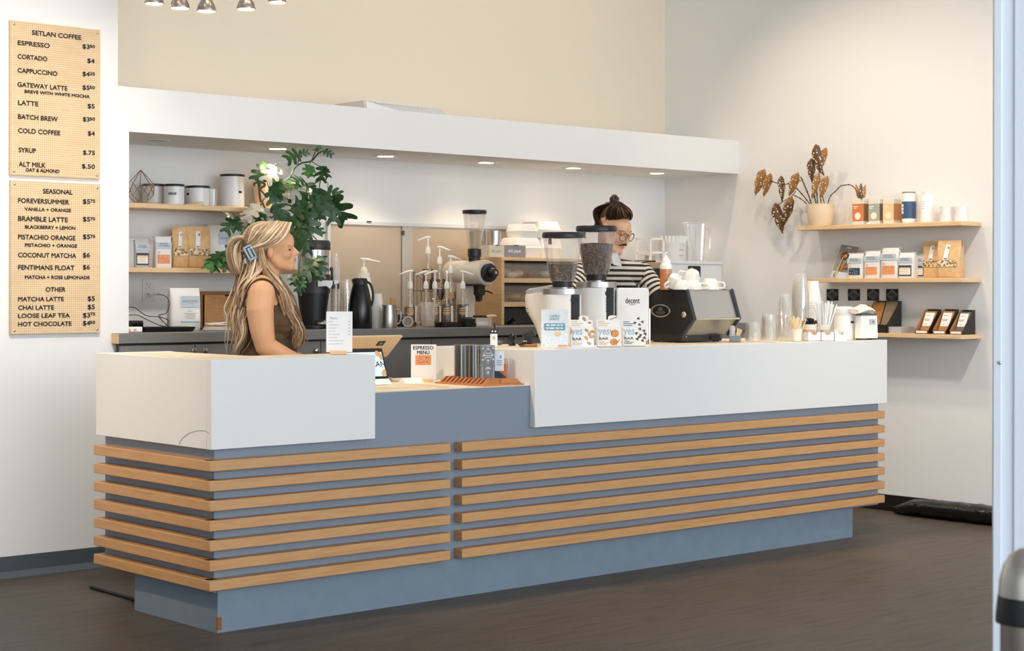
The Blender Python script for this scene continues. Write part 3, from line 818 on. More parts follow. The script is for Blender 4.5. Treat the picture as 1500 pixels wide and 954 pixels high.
c2 = MB(); c2.tube(bez([z9(5, 470, 8.0), z9(110, 475, 8.0), z9(200, 540, 7.98), z9(290, 590, 7.97), z9(450, 603, 7.94), z9(560, 640, 7.9), z9(570, 690, 7.87), z9(500, 760, 7.82), z9(440, 798, 7.79)], 6), 0.0024, 6)
tag(c2.build('power_cable', BLACK), 'upper black cable drooping out from the niche jamb', 'cable', 'loose black cables on the back counter')
c2 = MB(); c2.tube(bez([z9(5, 584, 7.98), z9(150, 580, 7.97), z9(300, 650, 7.95), z9(450, 715, 7.92), z9(590, 752, 7.88)], 6), 0.0024, 6)
tag(c2.build('power_cable', BLACK), 'lower black cable running straight to the black tray', 'cable', 'loose black cables on the back counter')
a = PY(196, 480, 7.98); k = mpp(a)
hh = hgt(Vector((a.x, 7.98, ZK)), 471)
tb = thing('black_speaker_box', 'small black box with glossy front at the niche jamb', 'box', (a.x, 7.98, ZK), R(-8))
MB().span((-0.07, 0, 0.0), (0.055, 0.09, hh)).build('case', BLACK, tb, bevel=0.008)
MB().span((-0.01, -0.003, 0.02), (0.05, 0.001, hh - 0.015)).build('front_panel', mat('gloss_black', '#14171c', 0.1), tb)
a = PY(195, 488, 7.78)
wa = thing('white_adapter', 'small white power adapter with two sockets in front of the black box', 'adapter', (a.x, 7.78, ZK), R(-10))
MB().span((-0.06, 0, 0), (0.05, 0.06, 0.027)).build('case', WHITE, wa, bevel=0.005)
for x in (-0.02, 0.01): MB().box((x, -0.0006, 0.012), (0.014, 0.002, 0.012)).build('socket', mat('beige_socket', '#cdb79c', 0.5), wa)
a = PY(245, 487, 7.8)
tr = thing('black_tray', 'flat black tray with cables on the grey back counter', 'tray', (a.x, 7.83, ZK), R(-6))
m = MB(); secs = [sup(0.27, 0.15, 0, 28, 6), sup(0.29, 0.17, 0.012, 28, 6), sup(0.30, 0.18, 0.024, 28, 6), sup(0.27, 0.15, 0.020, 28, 6), sup(0.26, 0.14, 0.008, 28, 6)]
m.loft(secs).build('body', BLACK, tr)

# ------------------------------------------------------------------ tan framed board on the back wall
q0 = PY(477, 323, YB); q1 = PY(688, 330, YB)
zb0 = ZK + 0.002
fb = thing('framed_board', 'wide tan board in a thin white frame on the back wall', 'board', (q0.x, YB, zb0))
W_ = PY(800, 330, YB).x - q0.x; H_ = q0.z - zb0
TAN = mat('tan_board', (0.56, 0.45, 0.335), 0.6, noise=0.02, scale=5)
xs1 = PY(586, 400, YB).x - q0.x; xs2 = PY(602, 400, YB).x - q0.x
MB().span((0.02, -0.012, 0.0), (xs1, -0.001, H_ - 0.02)).build('left_leaf', TAN, fb)
MB().span((xs2, -0.012, 0.0), (W_, -0.001, H_ - 0.03)).build('right_leaf', TAN, fb)
MB().span((xs1, -0.016, 0.0), (xs2, -0.001, H_ - 0.02)).build('overlap_strip', mat('pale_strip', (0.58, 0.53, 0.46), 0.5), fb)
MB().span((xs1 - 0.002, -0.018, 0.0), (xs1 + 0.003, -0.001, H_ - 0.02)).build('strip_edge', mat('strip_edge', (0.25, 0.22, 0.2), 0.5), fb)
FRM = mat('frame_white', (0.72, 0.71, 0.69), 0.4)
MB().span((0, -0.022, 0), (0.02, -0.001, H_)).build('frame_side', FRM, fb)
MB().span((0.02, -0.022, H_ - 0.02), (W_, -0.001, H_)).build('frame_top', FRM, fb)
c_ = PY(587, 341.5, YB); MB().box((c_.x - q0.x, -0.022, c_.z - zb0), (0.016, 0.012, 0.026)).build('latch', mat('latch_grey', '#4c4a48', 0.5), fb)
c_ = PY(537, 328, YB); MB().box((c_.x - q0.x, -0.024, c_.z - zb0 + 0.012), (0.03, 0.01, 0.008)).build('clip', mat('latch_grey', '#4c4a48', 0.5), fb)

# ------------------------------------------------------------------ coffee brewer
p, k = sY(459, 7.93, ZK)
br = thing('coffee_urn', 'tall black and steel coffee urn behind the hanging vine', 'coffee urn', p, facing(p))
def hz(y): return hgt(p, y)
MB().lathe([(0, 0), (24 * k, 0), (24.5 * k, 0.012), (24 * k, 0.02), (18 * k, 0.022), (19 * k, hz(465)), (23.5 * k, hz(428)), (24 * k, hz(421)), (0, hz(421))], 40).build('body', BLACK, br)
MB().lathe([(24.2 * k, hz(430)), (24.4 * k, hz(430)), (24.4 * k, hz(421)), (25 * k, hz(421)), (25 * k, hz(403)), (0, hz(403))], 40).build('collar', mat('soft_black', '#2a2b2e', 0.45), br)
MB().lathe([(23 * k, hz(403.5)), (23 * k, hz(366.5)), (0, hz(366.5))], 40).build('steel_band', CHROME, br)
MB().lathe([(24.6 * k, hz(367)), (25 * k, hz(366)), (25 * k, hz(356)), (23 * k, hz(353)), (0, hz(352))], 40).build('lid', mat('soft_black', '#2a2b2e', 0.45), br)
m = MB(); m.box((13 * k, -23.5 * k, hz(377)), (14 * k, 0.006, 2.2 * k)); m.build('badge', BLACK, br)
m = MB(); m.prism([(6 * k, hz(421)), (6 * k, hz(411.5)), (36 * k, hz(411.5)), (37 * k, hz(416)), (28 * k, hz(418)), (24 * k, hz(424.5)), (19 * k, hz(420))], 'y', -28 * k, -24 * k); m.build('bracket', STEEL, br, bevel=0.002)
m = MB(); m.tube([(27 * k, -26 * k, hz(411)), (27 * k, -26 * k, hz(400)), (26 * k, -26 * k, hz(395))], [0.008, 0.006, 0.011], 10, True, True); m.build('tap_handle', BLACK, br)
m = MB(); m.tube([(29 * k, -26 * k, hz(412)), (29 * k, -26 * k, hz(424))], 0.009, 10); m.tube([(36 * k, -26 * k, hz(414)), (36 * k, -26 * k, hz(424))], 0.006, 8); m.build('tap', BLACK, br)
m = MB(); m.lathe([(0, hz(475)), (9 * k, hz(475)), (8 * k, hz(472)), (3 * k, hz(469)), (0, hz(469))], 24, (13 * k, -25 * k, 0)); m.build('drip_cap', CHROME, br)

# ------------------------------------------------------------------ cup stacks
def cup_mesh(rt, rb, h, mname):
    return MB().lathe([(0, 0.002), (rb, 0.002), (rt, h - 0.003), (rt + 0.0016, h - 0.002), (rt + 0.0016, h), (rt - 0.0008, h)], 28)
def cup_stack(px, Y, z0, wpx, ytop, ybot_rim, n, label, group, m_, flip=True, cuph=None, taper=0.72):
    """a nested stack of cups, upside down when flip"""
    p, k = sY(px, Y, z0)
    rt = wpx / 2 * k; total = hgt(p, ytop); hc = cuph or rt * 2.6
    base = MB().lathe([(0, 0.002), (rt * taper, 0.002), (rt * 0.98, hc - 0.003), (rt, hc - 0.002), (rt, hc), (rt * 0.97, hc)], 28).build('cup', m_)
    step = (total - hc) / max(1, n - 1)
    for i in range(n):
        o = base if i == 0 else base.copy()
        if i: COL.objects.link(o)
        o.location = (p.x, p.y, p.z + i * step + (hc if flip else 0))
        o.rotation_euler = (PI if flip else 0, 0, 0.3 * i)
        tag(o, label, 'cup', group)
LB = 'clear plastic cup nested in the stack '
cup_stack(491, 7.92, ZK, 15, 372, 0, 12, LB + 'beside the black coffee urn', 'clear cups beside the urn', CUPP, True, 0.1, 0.78)
cup_stack(506, 8.12, ZK, 24, 409, 0, 9, LB + 'behind the black carafe', 'clear cups behind the carafe', CUPP, True, 0.12, 0.78)
PCUP = mat('white_paper_cup', (0.80, 0.785, 0.76), 0.55)
cup_stack(553, 7.85, ZK, 17, 430, 0, 13, 'white paper cup nested in the stack between the black carafe and steel pitcher', 'white cups beside the carafe', PCUP, True, 0.085, 0.74)

# carafe, pump bottle, pitcher
p, k = sY(527.5, 7.78, ZK)
def hz(y): return hgt(p, y)
ca = thing('thermal_carafe', 'black thermal carafe with loop handle on the back counter', 'carafe', p, facing(p))
MB().lathe([(0, 0), (17.2 * k, 0), (17.8 * k, 0.006), (17.6 * k, hz(455)), (16 * k, hz(440)), (13 * k, hz(425)), (10.8 * k, hz(417)), (0, hz(417))], 36).build('body', mat('gloss_black_enamel', '#0d0e11', 0.22), ca)
MB().lathe([(10.6 * k, hz(418)), (11 * k, hz(410.5)), (9.5 * k, hz(408)), (0, hz(407.5))], 32, (-0.2 * k, 0, 0)).build('lid', BLACK, ca)
m = MB(); m.prism([(-13 * k, hz(410)), (-9 * k, hz(409)), (-9 * k, hz(417)), (-10 * k, hz(419))], 'y', -3 * k, 3 * k); m.build('spout', BLACK, ca)
MB().tube(bez([(9 * k, 0, hz(413)), (15 * k, 0, hz(417)), (18.6 * k, 0, hz(428)), (18.5 * k, 0, hz(440)), (16 * k, 0, hz(450))], 6), 1.9 * k, 10).build('handle', BLACK, ca)
def pump_head(t, k, z0, hh, spout, m_=None, r=1.0):
    """collar, stem and angled spout of a pump; spout = direction (+1 right, -1 left, 0 to the front) in the thing's front plane"""
    MB().lathe([(3.9 * k * r, z0), (4.1 * k * r, z0 + 0.2 * hh), (3.4 * k * r, z0 + 0.30 * hh), (2.4 * k * r, z0 + 0.42 * hh), (0, z0 + 0.42 * hh)], 20).build('pump_collar', m_ or WHITE, t)
    st = MB(); st.tube([(0, 0, z0 + 0.4 * hh), (0, 0, z0 + 0.93 * hh)], 1.2 * k * r, 10)
    top = z0 + 0.95 * hh
    if spout: st.tube([(-2.5 * k * r * spout, 0, top + 0.02 * hh), (3 * k * r * spout, 0, top), (15.5 * k * spout, 0, top - 0.16 * hh)], [1.9 * k * r, 1.9 * k * r, 0.9 * k * r], 10, True, True)
    else: st.tube([(0, 2 * k, top), (0, -3 * k, top), (0, -14 * k, top - 0.14 * hh)], [1.9 * k, 1.9 * k, 0.9 * k], 10, True, True)
    st.build('pump_spout', m_ or WHITE, t)
p, k = sY(533, 8.08, ZK)
pb = thing('pump_bottle', 'big white sauce bottle with pump, behind the black carafe', 'pump bottle', p, facing(p))
MB().lathe([(0, 0), (13 * k, 0), (13 * k, hgt(p, 425)), (10 * k, hgt(p, 408)), (8.6 * k, hgt(p, 405)), (8.6 * k, hgt(p, 400)), (0, hgt(p, 400))], 32).build('body', mat('cream_plastic', '#efe6d6', 0.4), pb)
for i in range(3): MB().lathe([(8.8 * k, hgt(p, 408 - 3 * i)), (9 * k, hgt(p, 407.4 - 3 * i)), (8.8 * k, hgt(p, 406.6 - 3 * i))], 24).build('cap_ridge', WHITE, pb)
pump_head(pb, k * 1.45, hgt(p, 400), hgt(p, 380) - hgt(p, 400), 1, mat('cream_pump', '#f3ead8', 0.4), 0.95)
p, k = sY(569.5, 7.76, ZK)
pi_ = thing('steel_pitcher', 'brushed steel milk pitcher beside the white cup stack', 'pitcher', p, facing(p))
h = hgt(p, 447)
MB().lathe([(0, 0), (11.6 * k, 0), (12 * k, 0.008), (11.8 * k, h * 0.5), (10.2 * k, h * 0.86), (10.4 * k, h), (9.8 * k, h), (9.6 * k, h * 0.86), (11.2 * k, h * 0.5), (11.2 * k, 0.01), (0, 0.01)], 36).build('body', STEEL, pi_)
MB().tube(bez([(10 * k, 0, h * 0.8), (17 * k, 0, h * 0.72), (17 * k, 0, h * 0.3), (11.5 * k, 0, h * 0.15)], 6), 1.1 * k, 8).build('handle', STEEL, pi_)
m = MB(); m.prism([(-9 * k, h * 0.7), (-13.5 * k, h), (-9.5 * k, h)], 'y', -3 * k, 3 * k); m.build('spout', STEEL, pi_)
p, k = sY(575.5, 7.95, ZK)
cj = thing('corked_jar', 'small steel jar with a cork stopper behind the steel pitcher', 'jar', p, facing(p))
MB().lathe([(0, 0), (6 * k, 0), (6 * k, hgt(p, 449)), (0, hgt(p, 449))], 24).build('body', STEEL, cj)
MB().lathe([(4.2 * k, hgt(p, 449)), (4.4 * k, hgt(p, 437)), (0, hgt(p, 436.5))], 24).build('cork', mat('cork', '#c49a6a', 0.8, noise=0.2, scale=120), cj)
p, k = sY(588, 7.98, ZK)
tm = thing('kitchen_timer', 'small black kitchen timer beside the steel pitcher', 'timer', p, facing(p))
MB().box((0, 0, hgt(p, 461) / 2), (11 * k, 0.03, hgt(p, 461))).build('case', BLACK, tm, bevel=0.003)
MB().box((1 * k, -0.0155, hgt(p, 464)), (7 * k, 0.002, 3 * k)).build('display', mat('lcd', '#7f857f', 0.2), tm)
m = MB()
for i in range(3): m.ell(((-3 + 3 * i) * k, -0.016, hgt(p, 470)), (0.9 * k, 0.002, 0.9 * k), n=10, m=6)
m.build('buttons', STEEL, tm)
# small glass server and clear jug
p, k = sY(597.5, 7.72, ZK)
gs = thing('espresso_glass', 'small glass cup tipped on its side beside the clear jug', 'glass', p, facing(p))
T = Matrix.Translation((0, 0, 7.6 * k)) @ Matrix.Rotation(R(70), 4, 'X')
MB(T).lathe([(0, -8 * k), (5.5 * k, -8 * k), (7.4 * k, 4 * k), (7.6 * k, 6 * k), (7.1 * k, 6 * k), (5.2 * k, -7 * k), (0, -7 * k)], 28).build('bowl', clear('rimmed_glass', (0.95, 0.93, 0.9), 0.2, 0.05, 0.08), gs)
MB(T).tube([(7.4 * k * math.cos(a), 7.4 * k * math.sin(a), 6 * k) for a in [2 * PI * i / 24 for i in range(25)]], 0.8 * k, 6).build('rim', clear('rim_glass', (0.9, 0.87, 0.82), 0.3, 0.05, 0.35), gs)
p, k = sY(627, 7.72, ZK)
gj = thing('clear_jug', 'clear plastic measuring jug in front of the syrup bottles', 'jug', p, facing(p))
h = hgt(p, 443)
MB().lathe([(0, 0.004), (10 * k, 0.004), (11.5 * k, h), (10.8 * k, h), (9.4 * k, 0.01), (0, 0.01)], 32).build('body', clear('jug_plastic', (0.95, 0.93, 0.9), 0.16, 0.06, 0.16), gj)
MB().tube(bez([(-10.5 * k, 0, h * 0.9), (-15 * k, 0, h * 0.85), (-15 * k, 0, h * 0.3), (-10 * k, 0, h * 0.2)], 6), 0.9 * k, 8).build('handle', clear('jug_plastic', (0.95, 0.93, 0.9)), gj)
MB().lathe([(0, 0.011), (9 * k, 0.011), (9.6 * k, h * 0.3), (0, h * 0.3)], 28).build('sugar', mat('raw_sugar', '#caa276', 0.8, noise=0.3, scale=200), gj)

# ------------------------------------------------------------------ syrup bottles
BGL = clear('bottle_glass', (0.96, 0.93, 0.88), 0.14, 0.04, 0.03, (0.9, 0.8, 0.65))
SYR = ramp_mat('amber_syrup', [(0.3, '#4a2f1a'), (0.6, '#6b4526')], (1, 1, 1), 0.2, tscale=4)
SYR2 = ramp_mat('dark_syrup', [(0.3, '#2b1c12'), (0.6, '#3d281a')], (1, 1, 1), 0.2, tscale=4)
def syrup(px, Y, z0, ytop, spout, label, lev=0.6, dark=False, tag_side=0, ybase=None):
    p, k = sY(px, Y, z0)
    t = thing('syrup_bottle', label, 'syrup bottle', p, facing(p), 'syrup bottles with white pumps')
    k = 0.00385  # same bottle everywhere
    hb = 60 * k
    prof = [(0, 0.003), (9.0 * k, 0.003), (9.3 * k, 4 * k), (9.3 * k, 34 * k), (8.4 * k, 39 * k), (5.5 * k, 44 * k), (3.6 * k, 49 * k), (3.2 * k, 58 * k), (3.6 * k, 60 * k), (3.6 * k, hb + k)]
    MB().lathe(prof, 28).build('bottle', BGL, t)
    zl = 36 * k * lev
    MB().lathe([(0, 0.005), (8.7 * k, 0.005), (8.9 * k, 4 * k), (8.9 * k, min(zl, 34 * k)), (0, min(zl, 34 * k))], 28).build('syrup', SYR2 if dark else SYR, t)
    MB().tube([(0, 0, 6 * k), (0, 0, 44 * k)], 1.1 * k, 8).build('dip_tube', WHITE, t)
    MB().tube([(0, 0, 44 * k), (0, 0, 60 * k)], 2.2 * k, 10).build('pump_barrel', MILKY, t)
    pump_head(t, k, hb - 2 * k, 27 * k, spout)
    m = MB()
    for i, (w_, z) in enumerate(((9, 28), (11, 25), (12, 22), (9, 19.5))):
        for s in range(5):
            a = R(-26 + 13 * s) * w_ / 11
            m.box((9.5 * k * math.sin(a), -9.5 * k * math.cos(a), z * k), (2.0 * k, 0.0008, 1.9 * k), a)
    m.build('script_label', mat('gold_print', '#d8b181', 0.6), t)
    if tag_side:
        a = R(tag_side); m = MB(Matrix.Translation((9.6 * k * math.sin(a), -9.6 * k * math.cos(a), 20 * k)) @ Matrix.Rotation(a, 4, 'Z'))
        m.box((0, 0, 0), (5.5 * k, 0.0012, 24 * k)); L = m.build('paper_label', PAPER, t)
    return t
SB = 'white-pump syrup bottle, '
syrup(601, 7.83, ZK, 386, -1, SB + 'the one nearest the steel pitcher', 0.85, False, 62)
syrup(624, 7.94, ZK, 386, -1, SB + 'behind the clear jug, its spout to the left', 0.8, False, 0)
syrup(637, 7.83, ZK, 386, -1, SB + 'just right of the clear jug', 0.85, False, 60)
syrup(654.5, 7.80, ZK, 386, 0, SB + 'front one on the black tray with a cream script label', 0.95, False, 55)
syrup(678, 7.82, ZK, 384, 1, SB + 'dark one with a long paper label below the white grinder', 1.0, True, 40)
z6 = PY(627, 426, 8.16).z; z7 = PY(644, 441, 8.07).z; z8 = PY(660, 455, 7.98).z
syrup(627, 8.16, z6, 340, -1, SB + 'tallest one at the back, on the top step of the rack', 0.95, False, 0)
syrup(644, 8.07, z7, 354, 1, SB + 'on the middle step of the wire rack', 0.95, True, 0)
syrup(660, 7.98, z8, 368, 1, SB + 'on the lowest step of the wire rack, half hidden', 0.8, False, 0)
rk = thing('bottle_rack', 'stepped black wire rack under the rear syrup bottles', 'rack', (0, 0, 0))
RKM = mat('black_wire', '#151515', 0.4)
for px, Y, z in ((627, 8.16, z6), (644, 8.07, z7), (660, 7.98, z8)):
    p, k = sY(px, Y, z - 0.004)
    m = MB(); m.lathe([(0, 0), (0.04, 0), (0.04, 0.004), (0, 0.004)], 20, p); m.build('step', RKM, rk)
    m = MB(); 
    for a in (30, 150, 270): m.tube([(p.x + 0.038 * math.cos(R(a)), p.y + 0.038 * math.sin(R(a)), ZK), (p.x + 0.038 * math.cos(R(a)), p.y + 0.038 * math.sin(R(a)), p.z)], 0.0022, 6)
    m.build('leg', RKM, rk)
m = MB()
A = [PY(606, 398, 8.02), PY(606, 470, 8.02), PY(622, 413, 8.0), PY(622, 470, 8.0)]
m.tube([A[1], A[0], A[2], A[3]], 0.0024, 6); m.tube([PY(606, 426, 8.02), PY(622, 426, 8.0)], 0.0018, 6); m.tube([PY(611, 404, 8.015), PY(611, 470, 8.015)], 0.0016, 6); m.tube([PY(616, 409, 8.01), PY(616, 470, 8.01)], 0.0016, 6)
m.build('side_frame', RKM, rk)
p, k = sY(663, 7.76, ZK)
bt = thing('bottle_tray', 'low black tray under the front syrup bottles', 'tray', p, 0)
m = MB(); m.span((-0.13, -0.06, 0), (0.13, 0.1, 0.004)); m.build('base', BLACK, bt)
for a, b in (((-0.13, -0.06, 0), (0.13, -0.056, 0.026)), ((-0.13, 0.096, 0), (0.13, 0.1, 0.026)), ((-0.13, -0.06, 0), (-0.126, 0.1, 0.026)), ((0.126, -0.06, 0), (0.13, 0.1, 0.026))):
    MB().span(a, b).build('rim', BLACK, bt)
p, k = sY(685.5, 7.70, ZK)
kb = thing('knock_box', 'square black knock box at the end of the bottle tray', 'box', p, 0)
MB().box((0, 0, 0.026), (0.07, 0.05, 0.05), taper=1.05).build('bin', BLACK, kb, bevel=0.004)
MB().tube([(-0.03, 0, 0.052), (0.03, 0, 0.052)], 0.006, 10).build('bar', DARK, kb)
p, k = sY(709, 7.72, ZK)
cl = thing('clear_tub', 'clear plastic tub with a brush on top beside the knock box', 'tub', p, facing(p))
MB().box((0, 0, 0.024), (24 * k, 0.09, 0.046)).build('tub', clear('tub_plastic', (0.95, 0.94, 0.92), 0.15, 0.05, 0.3), cl, bevel=0.004)
m = MB(); m.box((0, 0, 0.049), (25 * k, 0.095, 0.005)); m.build('lid', MILKY, cl)
br_ = thing('counter_brush', 'small brush with wooden handle lying on the clear tub', 'brush', p + Vector((0, 0, 0.052)), facing(p))
MB().tube([(-15 * k, 0, 0.008), (5 * k, 0, 0.008)], 0.007, 10, True, True).build('bristles', BLACK, br_)
MB().tube([(4 * k, 0, 0.009), (11 * k, 0, 0.012), (17 * k, 0, 0.011)], [0.007, 0.010, 0.007], 10, True, True).build('handle', PLY, br_)

# ------------------------------------------------------------------ shop grinder on the back counter
p, k = sY(695, 7.95, ZK)
eg = thing('shop_grinder', 'old cream shop grinder with black dial and tall empty clear hopper', 'coffee grinder', p, 0)
def hz(y): return hgt(p, y)
CREAM = mat('cream_enamel', (0.74, 0.69, 0.61), 0.3)
zc = hz(400); rr = 18.5 * k
T = Matrix.Translation((0, 0, zc)) @ Matrix.Rotation(R(90), 4, 'X')
MB(T).lathe([(0, -0.24), (rr * 0.8, -0.24), (rr * 0.98, -0.22), (rr, -0.1), (rr, 0.10), (rr * 0.97, 0.12), (0, 0.12)], 40).build('motor_housing', CREAM, eg)
d_ = MB(T); d_.lathe([(rr * 0.72, 0.12), (rr * 0.74, 0.145), (rr * 0.62, 0.155), (0, 0.155)], 36); dl = d_.build('dial', BLACK, eg)
d_ = MB(T); d_.lathe([(rr * 0.4, 0.155), (rr * 0.38, 0.185), (rr * 0.30, 0.195), (0, 0.195)], 28); d_.build('dial_knob', BLACK, dl)
d_ = MB(T); d_.lathe([(rr * 0.14, 0.195), (rr * 0.12, 0.2), (0, 0.2)], 16); d_.build('dial_cap', STEEL, dl)
MB().lathe([(8.8 * k, zc + rr * 0.8), (8.8 * k, hz(377)), (10 * k, hz(376)), (10 * k, hz(365)), (0, hz(365))], 28).build('hopper_collar', BLACK, eg)
MB().lathe([(8.6 * k, hz(366)), (10 * k, hz(355)), (15.2 * k, hz(330)), (17.2 * k, hz(313)), (16.8 * k, hz(313)), (14.8 * k, hz(330)), (9.6 * k, hz(355)), (8.2 * k, hz(366))], 36).build('hopper', clear('hopper_plastic', (0.97, 0.96, 0.945), 0.14, 0.05, 0.03), eg)
MB().lathe([(0, hz(366)), (7 * k, hz(364)), (8 * k, hz(340)), (0, hz(338))], 24).build('chaff', mat('chaff', '#cdbda4', 0.8), eg)
MB().lathe([(17.4 * k, hz(313.5)), (17.8 * k, hz(312.5)), (17.8 * k, hz(309)), (17 * k, hz(308)), (0, hz(307.5))], 36).build('hopper_lid', BLACK, eg)
MB().box((0, -0.045, hz(425)), (13 * k, 0.05, 30 * k * 0.5)).build('chute', BLACK, eg, bevel=0.004)
m = MB(); m.prism([(-9 * k, hz(419)), (9 * k, hz(419)), (9 * k, hz(417)), (-9 * k, hz(417))], 'y', -0.09, 0.05); m.prism([(-4 * k, hz(430)), (4 * k, hz(430)), (2 * k, hz(441)), (-1 * k, hz(442))], 'y', -0.06, -0.02); m.build('chute_lip', BLACK, eg)
m = MB(); m.tube([(5 * k, -0.045, hz(427)), (13 * k, -0.06, hz(427)), (20 * k, -0.07, hz(430))], 1.2 * k, 8); m.build('lever', BLACK, eg)
m = MB(); m.box((0, 0.12, (zc - rr * 0.7) / 2), (24 * k, 0.14, zc - rr * 0.7)); m.box((0, 0.08, 0.012), (30 * k, 0.26, 0.024)); m.build('stand', CREAM, eg, bevel=0.008)

# ------------------------------------------------------------------ birch rack of food bins
YU = 7.98
U0 = PY(735, 420, YU); U1 = PY(868, 420, YU)
ZU = PY(735, 377, YU).z
un = thing('plywood_rack', 'birch plywood rack with clear food bins on the back counter', 'rack', (U0.x, YU, ZK))
uw, uh, ud = U1.x - U0.x, ZU - ZK, 0.35
def uz(y): return PY(740, y, YU).z - ZK
MB().span((0, 0, 0), (0.02, ud, uh - 0.02)).build('side_panel', PLY, un)
MB().span((uw - 0.02, 0, 0), (uw, ud, uh - 0.02)).build('side_panel', PLY, un)
MB().span((-0.006, -0.006, uh - 0.02), (uw + 0.006, ud, uh)).build('top_panel', PLY, un, bevel=0.002)
MB().span((0.02, 0, uz(414)), (uw - 0.02, ud, uz(407.5))).build('shelf_board', PLY, un)
MB().span((0.02, 0, uz(449.5)), (uw - 0.02, ud, uz(442.5))).build('shelf_board', PLY, un)
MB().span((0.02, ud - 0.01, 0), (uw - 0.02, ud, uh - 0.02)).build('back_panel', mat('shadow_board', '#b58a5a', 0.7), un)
BIN = clear('bin_plastic', (0.97, 0.96, 0.94), 0.10, 0.08, 0.03)
def bin_(z0, z1, label, fill, fcol):
    t = thing('food_bin', label, 'food bin', (U0.x + uw / 2, YU + 0.03, ZK + z0 + 0.001))
    w_, h_ = uw - 0.06, z1 - z0
    m = MB(); m.span((-w_ / 2, 0, 0), (w_ / 2, 0.003, h_)); m.span((-w_ / 2, 0.28, 0), (w_ / 2, 0.283, h_)); m.span((-w_ / 2, 0, 0), (-w_ / 2 + 0.003, 0.283, h_)); m.span((w_ / 2 - 0.003, 0, 0), (w_ / 2, 0.283, h_)); m.span((-w_ / 2, 0, 0), (w_ / 2, 0.283, 0.003))
    m.build('tub', BIN, t)
    MB().span((-w_ / 2 - 0.005, -0.006, h_ - 0.008), (w_ / 2 + 0.005, 0.288, h_)).build('lid', mat('bin_lid', '#55504a', 0.35), t)
    random.seed(int(z0 * 999)); m = MB()
    for i in range(16): m.ell((random.uniform(-w_ / 2 + 0.05, w_ / 2 - 0.05), random.uniform(0.03, 0.22), 0.004 + h_ * fill * random.uniform(0.3, 0.7)), (0.045, 0.03, h_ * fill * 0.42), n=10, m=6)
    m.build('contents', fcol, t)
bin_(uz(407.5), uz(385), 'upper clear bin of wrapped pastries in the plywood rack', 0.55, mat('wrapped_food', '#d2c7b6', 0.5, noise=0.2, scale=40))
bin_(uz(442.5), uz(418), 'middle clear bin of golden pastries in the plywood rack', 0.5, mat('pastry', '#c89a62', 0.6, noise=0.35, scale=40))
db = thing('dark_bin', 'dark grey bin with black lids in the bottom of the plywood rack', 'bin', (U0.x + uw / 2, YU + 0.05, ZK + 0.001))
w_ = uw - 0.06; h_ = uz(452)
MB().span((-w_ / 2, 0.08, 0), (w_ / 2, 0.26, h_)).build('tub', mat('slate_plastic', '#3a3f45', 0.4), db, bevel=0.004)
m = MB(); m.lathe([(0, 0), (0.035, 0), (0.03, 0.02), (0.012, 0.028), (0, 0.045)], 20, (-w_ / 2 + 0.13, 0.03, 0.001)); m.build('lids', BLACK, db)
# things on the rack
ZR = ZU
def deli(px0, px1, ytop, Y, label, m_, ink):
    a = PY(px0, 372, Y); b = PY(px1, 372, Y); a.z = ZR
    t = thing('deli_paper_box', label, 'box', (a.x, Y, ZR))
    w_ = b.x - a.x; h_ = hgt(a, ytop)
    MB().span((0, 0, 0), (w_, 0.09, h_)).build('carton', m_, t, bevel=0.0015)
    m = MB(); m.lathe([(0, -0.002), (w_ * 0.12, -0.002), (w_ * 0.12, 0.001)], 16, (w_ * 0.5, 0, h_ + 0.0005), a0=PI, a1=2 * PI, M=Matrix.Rotation(R(0), 4, 'X')); m.build('tear_hole', DARK, t)
    text(t, 'box_text', 'deli paper', ink, (w_ * 0.45, -0.001, h_ * 0.5), w_ * 0.66, h_ * 0.34, 0.0008)
deli(717, 739, 359.5, 8.0, 'cream deli paper box at the front corner of the plywood rack', mat('cream_carton', '#efe3cd', 0.6), mat('faint_print', '#c9bda8', 0.7))
deli(740.5, 770, 359, 7.99, 'grey deli paper box on the plywood rack', mat('mauve_carton', '#a39aa0', 0.6), WHITE)
for px, Y, r, lab in ((724, 8.14, 10, 'steel cup standing behind the cream deli paper box'), (713, 8.24, 9, 'steel cup beside the clear hopper of the old grinder, half hidden')):
    p, k = sY(px, Y, ZR); h = hgt(p, 338.5)
    m = MB(Matrix.Translation(p)); m.lathe([(0, 0), (r * 0.78 * k, 0), (r * k, h), (r * 0.94 * k, h), (r * 0.72 * k, 0.006), (0, 0.006)], 28)
    tag(m.build('steel_cup', CHROME), lab, 'cup', 'steel cups on the plywood rack')
FOAM = mat('white_foam', (0.84, 0.82, 0.78), 0.6)
def clam(px0, px1, y0, y1, Y, label, z=None):
    a = PY(px0, y1, Y); b = PY(px1, y1, Y); z = ZR if z is None else z
    a.z = z; w_ = b.x - a.x; h_ = hgt(a, y0)
    t = thing('takeout_box', label, 'takeout box', (a.x + w_ / 2, Y + w_ * 0.45, z), 0, 'white takeout boxes on the plywood rack')
    d_ = w_ * 0.9
    MB().loft([sup(w_ * 0.92, d_ * 0.92, 0, 24, 8), sup(w_, d_, h_ * 0.45, 24, 8)]).build('tray', FOAM, t, smooth=30)
    MB().loft([sup(w_ * 1.03, d_ * 1.03, h_ * 0.45, 24, 8), sup(w_ * 1.03, d_ * 1.03, h_ * 0.52, 24, 8), sup(w_ * 0.98, d_ * 0.98, h_ * 0.56, 24, 8), sup(w_ * 0.86, d_ * 0.86, h_ * 0.94, 24, 8), sup(w_ * 0.80, d_ * 0.80, h_, 24, 8)]).build('lid', FOAM, t, smooth=30)
    return z + h_
z1 = clam(758, 796, 348, 372, 8.03, 'wide white takeout box at the bottom of the pile')
z2 = clam(792, 826, 348, 372, 8.07, 'white takeout box seen through the left bean hopper')
